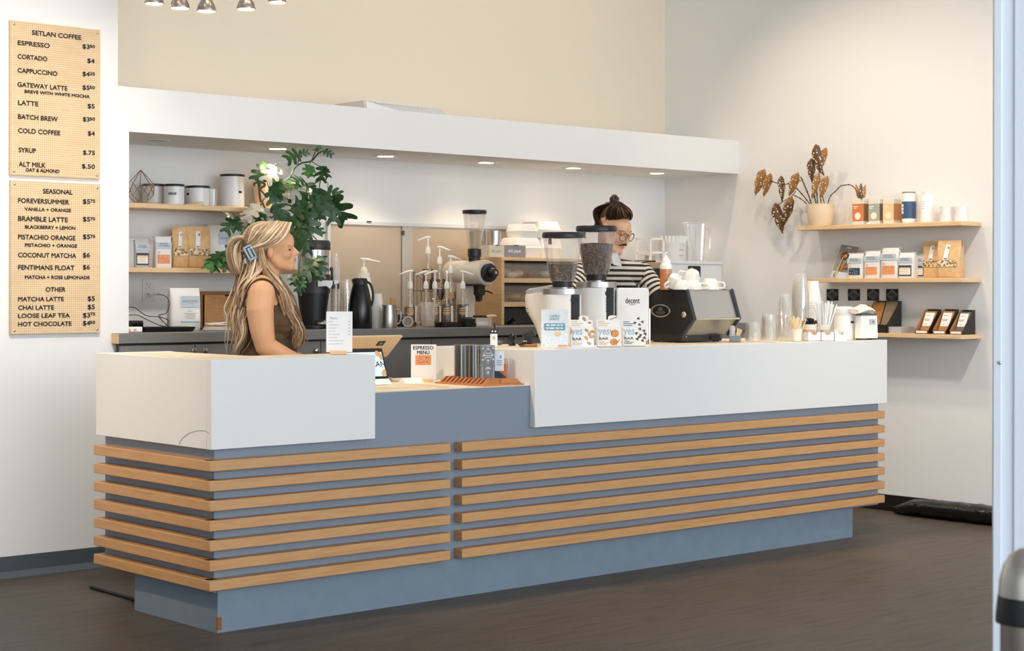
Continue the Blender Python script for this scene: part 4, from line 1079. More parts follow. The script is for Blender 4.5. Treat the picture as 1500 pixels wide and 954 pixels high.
clam(762, 790, 327.5, 348, 8.05, 'smaller white takeout box on top, leftmost of the upper two', z1)
clam(788, 824, 324, 348, 8.08, 'upper white takeout box lit bright, above the left bean hopper', z2)

# ------------------------------------------------------------------ hot water machine in the corner
YM = 7.72
M0 = PY(982, 400, YM); M1 = PY(1057, 400, YM)
ZM = PY(1000, 382.5, YM).z
hw = thing('water_heater', 'white box machine with a small black display in the corner of the back counter', 'machine', (M0.x, YM, ZK))
mw = min(M1.x, XW - 0.02) - M0.x
MB().span((0, 0, 0), (mw, 0.36, ZM - ZK - 0.02)).build('cabinet', mat('appliance_white', (0.72, 0.73, 0.73), 0.35), hw, bevel=0.004)
MB().span((-0.004, -0.006, ZM - ZK - 0.02), (mw + 0.004, 0.36, ZM - ZK)).build('top_plate', mat('appliance_white', (0.72, 0.73, 0.73), 0.35), hw, bevel=0.003)
q = PY(1016.5, 398, YM)
dsp = MB().box((q.x - M0.x, -0.004, q.z - ZK), (0.115, 0.01, 0.075)).build('display', BLACK, hw, bevel=0.004)
MB().box((q.x - M0.x - 0.03, -0.0095, q.z - ZK + 0.026), (0.01, 0.002, 0.006)).build('indicator', mat('green_led', '#3a7a3a', 0.4, emit='#4fae4a', es=0.6), dsp)
N0 = PY(926, 400, YM)
ov = thing('toaster_oven', 'dark-fronted oven with pale blue window behind the man with glasses', 'oven', (N0.x, YM, ZK))
ow = M0.x - N0.x - 0.012
MB().span((0, 0.012, 0), (ow, 0.36, ZM - ZK - 0.012)).build('case', mat('oven_taupe', '#a58d74', 0.5), ov, bevel=0.003)
MB().span((0.02, 0, 0.03), (ow - 0.03, 0.012, ZM - ZK - 0.05)).build('door', BLACK, ov, bevel=0.002)
q = PY(962, 408, YM); MB().span((q.x - N0.x - 0.07, -0.003, 0.05), (ow - 0.05, 0.001, 0.19)).build('window', mat('pale_blue_window', '#a9c3d2', 0.15), ov)
p, k = sY(945, 7.80, ZM)
MB()
t = thing('black_tongs', 'black tongs lying on top of the oven behind the man', 'tongs', Vector((p.x, 7.80, ZM - 0.012)), facing(p))
MB().tube([(-15 * k, 0, 0.006), (14 * k, 0, 0.008)], 0.006, 8, True, True).build('arm', BLACK, t)
MB().tube([(-15 * k, 0, 0.008), (14 * k, 0.03, 0.010)], 0.006, 8, True, True).build('arm', BLACK, t)
# white rack, filters in tub, jug
p, k = sY(952, 7.95, ZM - 0.012)
t = thing('wire_stand', 'white open frame stand on the oven in the corner', 'stand', p, 0)
h = hgt(p, 348.5); s = 0.062
for x in (-s, s):
    for y in (-s, s): MB().box((x, y, h / 2), (0.012, 0.012, h)).build('post', WHITE, t)
for z in (h - 0.006, h * 0.42):
    m = MB()
    for y in (-s, s): m.box((0, y, z), (2 * s, 0.012, 0.012))
    for x in (-s, s): m.box((x, 0, z), (0.012, 2 * s, 0.012))
    m.build('rail', WHITE, t)
MB().lathe([(0, 0), (0.035, 0), (0.035, 0.05), (0, 0.05)], 24, (0, 0, 0.001)).build('small_tub', mat('taupe_tub', '#b7a796', 0.5), t)
p, k = sY(985, 7.90, ZM)
t = thing('storage_tub', 'translucent white tub on the corner machine, filled with paper filters', 'tub', p, facing(p))
h = hgt(p, 356)
MB().lathe([(0, 0), (18 * k, 0), (20.5 * k, h * 0.9), (21.5 * k, h * 0.9), (21.5 * k, h), (19 * k, h)], 36).build('body', mat('tub_white', (0.70, 0.69, 0.67), 0.35), t)
m = MB(); m.box((13 * k, -15.5 * k, h * 0.62), (7 * k, 0.003, 1.2 * k), R(40)); m.box((13 * k, -15.2 * k, h * 0.32), (7 * k, 0.003, 1.2 * k), R(40)); m.build('level_marks', mat('ochre_mark', '#c9a878', 0.6), t)
f_ = thing('filter_stack', 'stack of fluted white paper coffee filters standing in the tub', 'coffee filters', p + Vector((0, 0, h * 0.75)), facing(p))
secs = []
n = 96
for z, r_, a_ in ((0, 17, 0.02), (0.4, 18.5, 0.03), (1.0, 23, 0.035), (0.95, 21.5, 0.03)):
    hh = hgt(p, 345.5) - h * 0.75
    secs.append([((r_ * k * (1 + a_ * math.cos(24 * 2 * PI * i / n))) * math.cos(2 * PI * i / n), (r_ * k * (1 + a_ * math.cos(24 * 2 * PI * i / n))) * math.sin(2 * PI * i / n), z * hh) for i in range(n)])
MB().loft(secs, False).build('filters', PAPER, f_, smooth=20)
p, k = sY(1018.5, 7.87, ZM)
t = thing('measuring_jug', 'tall clear measuring jug with handle on the corner machine', 'jug', p, facing(p))
h = hgt(p, 327)
JP = clear('clear_jug_plastic', (0.93, 0.925, 0.92), 0.22, 0.06, 0.10)
MB().loft([sup(25 * k, 25 * k, 0.002, 24, 6), sup(33 * k, 30 * k, h, 24, 6), sup(32 * k, 29 * k, h, 24, 6), sup(24 * k, 24 * k, 0.006, 24, 6)]).build('body', JP, t)
MB().prism([(-15 * k, h * 0.86), (-21 * k, h * 1.06), (-15 * k, h)], 'y', -5 * k, 5 * k).build('spout', JP, t)
lp_ = sup(33 * k, 30 * k, h, 24, 6); MB().tube(lp_ + [lp_[0]], 0.0028, 6).build('rim', clear('jug_edge', (0.88, 0.86, 0.84), 0.3, 0.05, 0.4), t)
lb_ = sup(25 * k, 25 * k, 0.004, 24, 6); MB().tube(lb_ + [lb_[0]], 0.0028, 6).build('base_edge', clear('jug_edge', (0.88, 0.86, 0.84)), t)
m = MB(); m.tube([(14 * k, 0, h * 0.88), (21 * k, 0, h * 0.84), (20.5 * k, 0, h * 0.3), (12.5 * k, 0, h * 0.05)], 1.7 * k, 8); m.build('handle', JP, t)
m = MB()
for i in range(12): m.box((6 * k, -14.2 * k - 1.6 * k * i / 12, h * (0.08 + 0.075 * i)), (2.5 * k, 0.001, 0.5 * k))
m.build('scale_marks', mat('ochre_mark', '#c9a878', 0.6), t)
# ------------------------------------------------------------------ on the left raised bar
def block_sign(px0, px1, ytop, ybot, z0, yb_base, name, label, cat='sign'):
    pc = PZ((px0 + px1) / 2, yb_base, z0); k = mpp(pc)
    t = thing(name, label, cat, (pc.x, pc.y, z0), facing(pc))
    w_ = (px1 - px0) * k; zt = CZ - (ytop - HOR) * k - z0; zb = max(0.004, CZ - (ybot - HOR) * k - z0)
    return t, k, w_, zt, zb
t, k, w_, zt, zb = block_sign(478, 516, 457, 516.5, ZC, 519.3, 'menu_card', 'small white price card in a wooden block on the left raised bar')
card(t, 'sheet', mat('bright_paper', '#f3f4f6', 0.35), (0, 0, (zt + zb) / 2), w_, zt - zb, 0.0025)
m = MB(); m.box((-0.005, 0, 0.008), (0.07, 0.034, 0.016)); m.build('wooden_block', PLY, t, bevel=0.002)
m = MB(); text_into(m, 'Menu', (-w_ * 0.22, -0.0018, zt - (zt - zb) * 0.16), w_ * 0.3, None)
BLUEINK = mat('soft_blue_ink', '#8fa6c4', 0.7)
m.build('card_title', BLUEINK, t, smooth=0, recalc=False)
m = MB()
for i, ww in enumerate((0.2, 0.42, 0.3, 0.26, 0.46, 0.34, 0.6, 0.56)): m.box((-w_ * 0.42 + w_ * ww / 2, -0.0018, zt - (zt - zb) * (0.25 + 0.078 * i)), (w_ * ww, 0.0005, 0.0032))
for i in range(5): m.box((w_ * 0.38, -0.0018, zt - (zt - zb) * (0.25 + 0.078 * i)), (w_ * 0.1, 0.0005, 0.004))
m.build('card_lines', mat('faint_grey_ink', '#c9ced6', 0.7), t, smooth=0)

# ------------------------------------------------------------------ on the low counter
# customer screen
br0 = PZ(571.5, 566, ZL)
k = mpp(br0)
t = thing('customer_screen', 'black-framed payment tablet showing pale artwork, facing the customers', 'tablet', (br0.x, br0.y, ZL), R(-6))
T = Matrix.Translation((0, 0, 0.02)) @ Matrix.Rotation(R(-24), 4, 'X')
sw, sh = 0.25, 0.168
m = MB(T); m.box((-sw / 2, 0.006, sh / 2), (sw, 0.012, sh)); m.build('frame', BLACK, t, bevel=0.006)
m = MB(T); m.box((-sw / 2, -0.0006, sh * 0.52), (sw * 0.9, 0.001, sh * 0.7)); scr = m.build('screen', mat('lit_screen', '#c4d2e0', 0.25, emit='#c9d8e8', es=0.42), t)
m = MB(T); text_into(m, 'SETLAN', (-sw * 0.275, -0.0016, sh * 0.52), sw * 0.5, sh * 0.15, 0, 0.0004); m.build('screen_text', INK, scr, smooth=0, recalc=False)
m = MB(T); random.seed(8)
for c in ((-sw * 0.11, sh * 0.80), (-sw * 0.15, sh * 0.83), (-sw * 0.08, sh * 0.72), (-sw * 0.075, sh * 0.28), (-sw * 0.1, sh * 0.24)): m.ell((c[0], -0.0014, c[1]), (0.010, 0.0006, 0.014), n=10, m=6)
m.build('screen_art', mat('tan_art', '#cda877', 0.5), scr)
m = MB(T); m.box((-sw / 2, 0.004, 0.004), (sw, 0.03, 0.02)); m.build('hinge_bar', BLACK, t, bevel=0.003)
m = MB(); m.box((-sw / 2, 0.05, 0.008), (sw * 0.98, 0.13, 0.016)); m.build('foot', WHITE, t, bevel=0.004)
# till screen facing staff
a = PY(590, 491.5, 6.52); k = mpp(a)
t = thing('till_screen', 'tan-backed till tablet tilted towards the staff behind the customer screen', 'till', (a.x, a.y, ZL), 0)
za = a.z - ZL
ln = 0.165
T = Matrix.Translation((0, 0, za)) @ Matrix.Rotation(R(51), 4, 'X')
m = MB(T); m.box((-0.15, 0.0, -ln / 2), (0.30, 0.012, ln)); m.build('back_shell', mat('tan_shell', '#cdb08c', 0.45), t, bevel=0.005)
m = MB(T); m.box((-0.15, 0.0068, -ln / 2), (0.27, 0.001, ln * 0.86)); m.build('screen', mat('dark_screen', '#15171a', 0.12), t)
m = MB(T); m.box((-0.105, -0.007, -0.05), (0.042, 0.002, 0.034)); lg = m.build('logo_plate', BLACK, t)
m = MB(T); m.box((-0.105, -0.0085, -0.05), (0.012, 0.001, 0.010)); m.build('logo_dot', GREYINK, lg)
m = MB(); m.prism([(0.05, 0.02), (0.13, 0.02), (0.13, za - 0.115), (0.09, za - 0.085)], 'x', -0.2, -0.1); m.box((-0.15, 0.09, 0.01), (0.2, 0.16, 0.02)); m.build('stand', mat('tan_shell', '#cdb08c', 0.45), t, bevel=0.004)
# espresso menu card
t, k, w_, zt, zb = block_sign(602, 639, 505, 558.5, ZL, 560, 'espresso_menu_card', 'white hand-lettered espresso menu card with orange print in a wooden block')
card(t, 'sheet', PAPER, (0, 0, (zt + zb) / 2), w_, zt - zb, 0.0025)
m = MB()
hw_ = mat('marker_ink', '#14161a', 0.7)
text_into(m, 'ESPRESSO', (-0.002, -0.002, zt - 0.0155), w_ * 0.80, 0.0165, 0, 0.0006); text_into(m, 'MENU', (-0.002, -0.002, zt - 0.038), w_ * 0.48, 0.0165, 0, 0.0006)
m.build('hand_lettering', hw_, t, smooth=0, recalc=False)
o_ = card(t, 'orange_print', mat('orange_card', '#e89a6a', 0.7), (-0.002, -0.0018, zt - 0.074), w_ * 0.62, 0.047)
m = MB(); random.seed(4)
for i in range(12): m.box((-0.002 + random.uniform(-0.24, 0.24) * w_, -0.0026, zt - 0.074 + random.uniform(-0.016, 0.018)), (0.012, 0.0006, 0.0022))
m.build('print_lines', mat('brown_ink', '#8a6a45', 0.7), o_, smooth=0)
m = MB(); m.box((0.01, 0, 0.008), (0.062, 0.03, 0.016)); m.build('wooden_block', PLY, t, bevel=0.002)
# white price tents, wooden boards
def tent(px, py, w, label, rz=0):
    p = PZ(px, py, ZL + 0.012)
    t = thing('price_tent', label, 'card', p, R(rz), 'white folded cards on the low counter')
    MB().prism([(-0.03, 0), (0.03, 0), (0.012, 0.022), (-0.006, 0.024)], 'x', -w / 2, w / 2).build('folded_card', PAPER, t)
bd_ = thing('wooden_board', 'pale wooden serving board lying flat on the low counter', 'board', (0, 0, 0))
q = PZ(600, 566.5, ZL)
m = MB(); m.span((XP1 + 0.02, YC + 0.05, ZL + 0.0005), (q.x + 0.13, YC + 0.30, ZL + 0.011)); m.build('board', mat('pale_board', '#eed9b6', 0.5, noise=0.05, scale=20), bd_, bevel=0.002)
m = MB(); m.span((q.x - 0.04, YC + 0.049, ZL + 0.0005), (q.x + 0.03, YC + 0.30, ZL + 0.0113)); m.build('end_cleat', PLY, bd_)
tent(602, 561.5, 0.105, 'white folded card in front of the espresso menu card')
tent(557, 563, 0.09, 'white folded card at the foot of the customer screen')
# chocolate rack
c0 = PZ(705, 567, ZL); c1 = PZ(775, 564.5, ZL); c2 = PZ(643, 561.5, ZL)
rx0, rx1, ry0, ry1 = (c0.x + c2.x) / 2, c1.x, c0.y, c2.y
RW = ramp_mat('red_wood', [(0.3, '#a8683a'), (0.55, '#bd7a48'), (0.8, '#96582e')], (2, 10, 2), 0.5, tscale=4)
rack = thing('slotted_rack', 'reddish wooden slotted rack holding dark chocolate bars on the low counter', 'rack', (rx0, ry0, ZL))
rw, rd, rh = rx1 - rx0, ry1 - ry0, 0.03
ch_ = 0.035
def frus(x0, x1, y0, y1):
    return
m = MB(); m.loft([[(0, 0, 0), (rw, 0, 0), (rw, rd, 0), (0, rd, 0)], [(0, 0, 0.006), (rw, 0, 0.006), (rw, rd, 0.006), (0, rd, 0.006)], [(ch_, ch_ * 0.6, rh * 0.42), (rw - ch_, ch_ * 0.6, rh * 0.42), (rw - ch_, rd - ch_ * 0.6, rh * 0.42), (ch_, rd - ch_ * 0.6, rh * 0.42)]])
m.build('base', RW, rack, bevel=0.001)
ns = 11
for i in range(ns):
    y = 0.03 + (rd - 0.06) * i / (ns - 1)
    m = MB(); m.prism([(0.004, 0.006), (ch_ + 0.006, rh + 0.004), (rw * 0.45, rh + 0.004), (rw * 0.45, 0.006)], 'y', y - 0.006, y + 0.006); m.build('slot_rib', RW, rack)
m = MB(); m.loft([[(ch_ * 0.2, 0.006, 0.008), (rw - 0.006, 0.006, 0.008), (rw - 0.006, rd * 0.55, 0.008), (ch_ * 0.2, rd * 0.55, 0.008)], [(ch_ * 1.6, ch_ * 0.7, rh), (rw - ch_, ch_ * 0.7, rh), (rw - ch_, rd * 0.5, rh), (ch_ * 1.6, rd * 0.5, rh)]]); 
m2 = MB(); m2.prism([(rw * 0.45, 0.008), (rw * 0.45, rh), (rw - ch_, rh), (rw - 0.006, 0.008)], 'y', 0.012, rd - 0.02); m2.build('top_slab', RW, rack)
# chocolate bars standing in the slots, one behind the other
cols = ['#6d7076', '#5f6b78', '#8e9aa6', '#6a6560', '#2c2f34', '#93a0ad', '#7a7f86', '#8e9aa6', '#74685a']
labs = ['front chocolate bar with a white diamond pattern, first in the wooden rack', 'brown-grey chocolate bar directly behind the patterned front bar', 'pale blue chocolate bar, third from the front of the rack', 'leaning blue-grey chocolate bar before the dark gap in the rack', 'brown chocolate bar behind the dark gap in the rack', 'grey chocolate bar, third from the back of the rack', 'pale blue chocolate bar, second from the back of the rack', 'rearmost brown-grey chocolate bar in the wooden rack']
cc_ = ['#70747a', '#786f66', '#a2b0be', '#8795a4', '#7a6c5c', '#808890', '#a2b0be', '#756d65']
pxl = [705, 701.5, 697.5, 694, 688, 682, 676.5, 667]
for i in range(8):
    Yi = None
    lo, hi = ry0, ry1
    # depth at which the left edge of the bar is seen where the photo has it
    xb = rx0 + 0.055
    d = ray(pxl[i], 500); y_ = d.y / d.x * xb
    y_ = min(max(y_, ry0 + 0.03), ry1 - 0.02)
    t = thing('chocolate_bar', labs[i], 'chocolate bar', (xb, y_, ZL + 0.0105), R((0, 0, 1, -1, 0, 1, -1, 0)[i]), 'dark chocolate bars in the wooden rack')
    bw, bh, bt = 0.082, 0.172, 0.008
    MB().box((bw / 2, bt / 2, bh / 2), (bw, bt, bh)).build('box', mat('choc_' + cc_[i], cc_[i], 0.5), t, bevel=0.001)
    if i < 3:
        m = MB()
        def ln_(x0, z0, x1, z1, r=0.0007): m.tube([(x0 * bw, -0.0004, z0 * bh), (x1 * bw, -0.0004, z1 * bh)], r, 4)
        for s_ in (0.0, 0.06):
            ln_(0.5, 0.97 - s_, 0.06 + s_, 0.74); ln_(0.06 + s_, 0.74, 0.5, 0.50 + s_); ln_(0.5, 0.50 + s_, 0.94 - s_, 0.74); ln_(0.94 - s_, 0.74, 0.5, 0.97 - s_)
        for a_ in ((0.05, 0.97, 0.95, 0.97), (0.05, 0.05, 0.95, 0.05), (0.06, 0.05, 0.06, 0.5), (0.94, 0.05, 0.94, 0.5), (0.12, 0.12, 0.12, 0.42), (0.88, 0.12, 0.88, 0.42), (0.06, 0.15, 0.3, 0.05), (0.94, 0.15, 0.7, 0.05), (0.3, 0.05, 0.5, 0.14), (0.7, 0.05, 0.5, 0.14)): ln_(*a_)
        for z_, w2 in ((0.79, 0.42), (0.73, 0.5), (0.68, 0.42), (0.41, 0.3), (0.375, 0.42), (0.30, 0.18), (0.27, 0.2), (0.24, 0.14)): m.box((bw / 2, -0.0005, z_ * bh), (w2 * bw, 0.0006, 0.0035))
        for x_, z_ in ((0.12, 0.92), (0.88, 0.92), (0.12, 0.62), (0.88, 0.62), (0.5, 0.9), (0.5, 0.6), (0.2, 0.74), (0.8, 0.74)): m.ell((x_ * bw, -0.0003, z_ * bh), (0.005, 0.0006, 0.005), n=8, m=4)
        m.build('white_pattern', mat('pale_grey_ink', '#d5d7da', 0.6), t)
# tagged orange item behind the rack
p = PZ(733, 556, ZL); p.x = XP2 - 0.06; p = Vector((XP2 - 0.075, PX(732, 500, XP2 - 0.075).y, ZL)); k = mpp(p)
t = thing('spice_packet', 'orange and black packet with white price tag behind the chocolate rack', 'packet', p, facing(p))
zt = hgt(p, 527); 
MB().box((0, 0.01, zt * 0.42), (20 * k, 0.02, zt * 0.84)).build('packet', mat('burnt_orange', '#b8693c', 0.55), t, bevel=0.003)
m = MB(); m.prism([(-9 * k, 0.01), (10 * k, 0.01), (10 * k, zt * 0.3), (-2 * k, zt * 0.55), (-9 * k, zt * 0.6)], 'y', -0.0015, 0.0); m.build('dark_wedge', mat('blue_black', '#2b3440', 0.6), t)
z1_, z0_ = hgt(p, 515), hgt(p, 543.5)
tg = MB().box((-0.5 * k, -0.004, (z0_ + z1_) / 2), (13 * k, 0.0012, z1_ - z0_)).build('price_tag', mat('tag_white', '#dfe6ee', 0.6), t)
m = MB(); text_into(m, '$', (1.5 * k, -0.005, z1_ - (z1_ - z0_) * 0.28), None, 0.014, 0, 0.0006); 
for i in range(3): m.box((0, -0.005, z1_ - (z1_ - z0_) * (0.48 + 0.1 * i)), (8 * k, 0.0005, 0.003))
m.build('tag_text', mat('steel_blue_ink', '#5d7794', 0.7), tg, smooth=0, recalc=False)

# ------------------------------------------------------------------ left end of the high bar
p, k = sY(723.5, 6.28, ZC)
t = thing('label_bottle', 'slim white-labelled bottle with black pourer at the end of the high bar', 'bottle', p, facing(p))
MB().box((0, 0, hgt(p, 489) / 2), (10.5 * k, 0.03, hgt(p, 489))).build('body', mat('soft_white', '#e4e5e6', 0.4), t, bevel=0.003)
MB().box((0, 0, (hgt(p, 489) + hgt(p, 482)) / 2), (10.8 * k, 0.03, 7 * k)).build('cap', mat('charcoal_cap', '#26292d', 0.4), t, bevel=0.002)
MB().box((1 * k, 0, (hgt(p, 482) + hgt(p, 473.5)) / 2), (2.6 * k, 0.01, 8.5 * k)).build('pourer', BLACK, t)
m = MB(); m.ell((0, -0.0155, hgt(p, 495)), (2.6 * k, 0.0006, 2.6 * k), n=14, m=6); m.build('emblem', mat('pale_brown_ink', '#bdb3a4', 0.7), t)
m = MB(); m.ell((-2 * k, -0.0158, hgt(p, 485.5)), (1.1 * k, 0.0008, 1.1 * k), n=10, m=6); m.ell((2.4 * k, -0.0158, hgt(p, 485.5)), (1.1 * k, 0.0008, 1.1 * k), n=10, m=6); m.build('cap_dots', WHITE, t)
p, k = sY(731.5, 6.42, ZC)
t = thing('shot_glass', 'small glass of dark coffee on the end of the high bar', 'glass', p, 0)
h = hgt(p, 498.5); MB().lathe([(0, 0.002), (4.2 * k, 0.002), (5 * k, h), (4.7 * k, h), (3.9 * k, 0.004), (0, 0.004)], 24).build('glass', GLASS, t)
MB().lathe([(0, 0.004), (3.8 * k, 0.004), (4.2 * k, h * 0.55), (0, h * 0.55)], 24).build('coffee', mat('black_coffee', '#1d110b', 0.15), t)
p, k = sY(750.5, 6.40, ZC)
t = thing('tamper', 'black round-knobbed tamper standing on the high bar', 'tamper', p, facing(p))
MB().lathe([(0, 0), (5.2 * k, 0), (5.2 * k, 0.008), (3.6 * k, 0.016), (4.4 * k, hgt(p, 499)), (6.3 * k, hgt(p, 494)), (6.0 * k, hgt(p, 490.5)), (3.8 * k, hgt(p, 488.5)), (0, hgt(p, 488))], 28).build('knob', mat('gloss_black_enamel', '#0d0e11', 0.22), t)
p, k = sY(773, 6.28, ZC)
t = thing('tamping_station', 'wooden tamping stand with black portafilter ring on the high bar', 'tamping stand', p, facing(p))
MB().box((1 * k, 0, 0.006), (26 * k, 0.08, 0.012)).build('base', RW, t, bevel=0.002)
MB().box((2 * k, 0, 0.03), (9 * k, 0.04, 0.038)).build('post', BLACK, t, bevel=0.004)
T = Matrix.Translation((2 * k, -0.01, hgt(p, 492))) @ Matrix.Rotation(R(-22), 4, 'Y')
MB(T).lathe([(8.6 * k, -4 * k), (9.2 * k, -4 * k), (9.2 * k, 5 * k), (8.6 * k, 5 * k), (8.4 * k, -4 * k)], 32).build('ring', BLACK, t)
MB().tube([(-3 * k, -0.03, hgt(p, 502)), (-12 * k, -0.05, hgt(p, 504))], 2.0 * k, 10, True, True).build('handle', BLACK, t)
MB().box((-4 * k, -0.025, hgt(p, 501)), (6 * k, 0.004, 4 * k)).build('plate', STEEL, t)
p = PZ(793, 508.2, ZC)
m = MB(Matrix.Translation((p.x + 0.02, YC + 0.1, ZC)) @ Matrix.Rotation(R(8), 4, 'Z')); m.span((-0.10, -0.055, 0), (0.10, 0.055, 0.0022)); m.box((0.01, 0.004, 0.003), (0.19, 0.10, 0.0014), R(5))
tag(m.build('loose_papers', mat('cool_paper', '#dfe3ea', 0.6)), 'loose papers lying at the left end of the high bar', 'papers')

# ------------------------------------------------------------------ grinders on the high bar
GWH = mat('appliance_white_gloss', (0.78, 0.775, 0.765), 0.28)
IVORY = mat('ivory_plastic', (0.83, 0.77, 0.67), 0.3)
p, k = sY(800, 6.50, ZC)
t = thing('ivory_grinder', 'ivory curved-body grinder with clear lid, leftmost machine on the high bar', 'coffee grinder', p, facing(p))
secs = []
for y, a, b, dp in ((509, 791, 830, 0.11), (490, 786, 829, 0.12), (476, 781, 828, 0.13), (465, 774.5, 827, 0.14), (457, 769.5, 826, 0.15), (450, 767.5, 825, 0.15), (440, 767, 822, 0.15), (434, 767.2, 818, 0.15)):
    secs.append(sup((b - a - 4) * k, dp * 0.85, max(0, hgt(p, y)), 28, 3.2, ((a + b) / 2 - 800) * k, 0))
secs.append([(q[0] * 0.97, q[1] * 0.95, hgt(p, 431.5 - (q[0] / k + 33) * 0.14)) for q in secs[-1]])
MB().loft(secs).build('body', IVORY, t, smooth=50)
ls = []
for f_, dz in ((0.99, 0.0), (0.98, 5.5 * k), (0.8, 8 * k)):
    ls.append([((q[0] + 7 * k) * f_ - 7 * k, q[1] * f_, q[2] + dz) for q in secs[-1]])
MB().loft(ls).build('lid', clear('grinder_lid', (0.93, 0.92, 0.9), 0.25, 0.06, 0.2), t)
m = MB(); m.ell((-27 * k, -0.055, hgt(p, 452)), (0.9 * k, 0.004, 0.9 * k), n=10, m=6); m.ell((-26 * k, -0.055, hgt(p, 458)), (0.9 * k, 0.004, 0.9 * k), n=10, m=6); m.build('screws', INK, t)
BEAN = ramp_mat('coffee_bean_fill', [(0.0, '#0d0704'), (0.35, '#2b1a0d'), (0.6, '#543519'), (0.85, '#875f36')], (1, 1, 1), 0.4, 'voronoi', 92, bump=1.0)
HOP = clear('bean_hopper_plastic', (0.94, 0.93, 0.915), 0.16, 0.04, 0.06)
def hopper_grinder(px, Y, r, ylid, yhb, yring, ybase, ybean, label, blabel, strip):
    p, k = sY(px, Y, ZC)
    t = thing('hopper_grinder', label, 'coffee grinder', p, facing(p), 'white grinders with bean hoppers')
    h = lambda y: hgt(p, y)
    MB().loft([sup(r * 1.86 * k, r * 1.9 * k, 0, 36, 2.6), sup(r * 1.86 * k, r * 1.9 * k, h(yring + 9), 36, 2.6)]).build('body', GWH, t, smooth=50)
    MB().lathe([(0, h(yring + 9.2)), (r * 0.98 * k, h(yring + 9.2)), (r * 1.0 * k, h(yring + 8.5)), (r * 1.0 * k, h(yring + 0.8)), (r * 0.96 * k, h(yring)), (0, h(yring))], 48).build('chrome_ring', mat('satin_ring', (0.5, 0.49, 0.475), 0.33, 1.0), t)
    s0, s1, sb_ = strip
    a = (s0 + s1) / 2 - px
    yy = -r * 0.95 * k * math.sqrt(max(0.05, 1 - (abs(a) / (r * 0.95)) ** 2.6)) - 0.001
    st = MB().box((a * k, yy, (h(yring + 9) + h(sb_)) / 2), ((s1 - s0) * k, 0.014, h(yring + 9) - h(sb_))).build('control_strip', mat('graphite_panel', '#20242a', 0.3), t, bevel=0.002)
    m = MB()
    for i in range(7): m.box((a * k, yy - 0.008, h(yring + 24 + i * 3.2)), ((s1 - s0) * 0.5 * k, 0.003, 1.3 * k))
    m.lathe([(0, 0), (5 * k, 0), (4.4 * k, 0.006), (0, 0.006)], 20, (a * k, yy - 0.006, h(yring + 17)), M=Matrix.Rotation(R(90), 4, 'X')); m.build('dial', BLACK, st)
    rb, rt = 0.58 * r, 0.97 * r
    MB().lathe([(0, h(yring)), (r * 0.42 * k, h(yring)), (r * 0.42 * k, h(yhb + 8.5)), (0, h(yhb + 8.5))], 32).build('neck', mat('satin_ring', (0.5, 0.49, 0.475), 0.33, 1.0), t)
    MB().lathe([(r * 0.50 * k, h(yhb + 9)), (r * 0.52 * k, h(yhb)), (0, h(yhb))], 36).build('hopper_collar', BLACK, t)
    pr = []
    for i in range(9):
        f = i / 8; pr.append(((rb + (rt - rb) * (f ** 0.72)) * k, h(yhb + (ylid + 8 - yhb) * f)))
    MB().lathe([(0, pr[0][1] + 0.001)] + pr, 48).build('hopper', HOP, t)
    MB().lathe([(r * 0.97 * k, h(ylid + 8.2)), (r * 1.02 * k, h(ylid + 7)), (r * 1.02 * k, h(ylid + 2)), (r * 0.98 * k, h(ylid)), (0, h(ylid))], 48).build('lid', BLACK, t)
    MB().box((-r * 0.62 * k, -r * 0.55 * k, h(ylid + 13)), (5 * k, 0.004, 10 * k)).build('lid_tab', mat('slate_tab', '#4a5058', 0.4), t)
    zb_ = h(ybean)
    bp = [(0, pr[0][1] + 0.002)]
    for q in pr:
        if q[1] < zb_: bp.append((q[0] - 0.003, q[1] + 0.002))
    f = [i for i in range(8) if pr[i][1] <= zb_ <= pr[i + 1][1]]
    if f:
        i = f[0]; tt = (zb_ - pr[i][1]) / (pr[i + 1][1] - pr[i][1]); bp.append((pr[i][0] + (pr[i + 1][0] - pr[i][0]) * tt - 0.003, zb_))
    bp.append((r * 0.4 * k, zb_ + 0.004)); bp.append((0, zb_ + 0.002))
    b = MB(Matrix.Translation(p)).lathe(bp, 48).build('coffee_beans', BEAN)
    tag(b, blabel, 'coffee beans', 'beans in the hoppers', 'stuff')
    return t
hopper_grinder(824, 6.36, 29.5, 340.5, 412, 422.5, 508, 387, 'white grinder with the lower hopper, left of the taller one', 'roasted beans filling the bottom third of the left hopper', (832, 849, 468))
hopper_grinder(873.5, 6.42, 29.5, 331, 402, 412.5, 508, 357, 'white grinder with the higher, fuller bean hopper, left of the lettered white machine', 'roasted beans filling most of the taller right hopper', (883, 899, 468))
# white lettered machine
p, k = sY(927, 6.26, ZC)
t = thing('tablet_espresso_machine', 'rounded white machine with lower-case lettering beside the black espresso machine', 'espresso machine', p, facing(p, 6))
h = hgt(p, 421.5); zb = 0.012
def rrect(w, h, r, n=6):
    o = []
    for cx, cy, a0 in ((w / 2 - r, h - r, 0), (-w / 2 + r, h - r, 90), (-w / 2 + r, r, 180), (w / 2 - r, r, 270)):
        for i in range(n + 1): o.append((cx + r * math.cos(R(a0 + 90 * i / n)), cy + r * math.sin(R(a0 + 90 * i / n))))
    return o
m = MB(Matrix.Translation((0, 0, zb))); m.prism(rrect(47.5 * k, h - zb, 5 * k), 'y', 0, 0.16); m.build('body', GWH, t, bevel=0.004)
m = MB(Matrix.Translation((0, 0, zb))); m.prism(rrect(46 * k, h - zb - 2 * k, 4.5 * k), 'y', -0.004, 0.002); m.build('back_plate', mat('plate_white', (0.82, 0.815, 0.81), 0.35), t, bevel=0.0015)
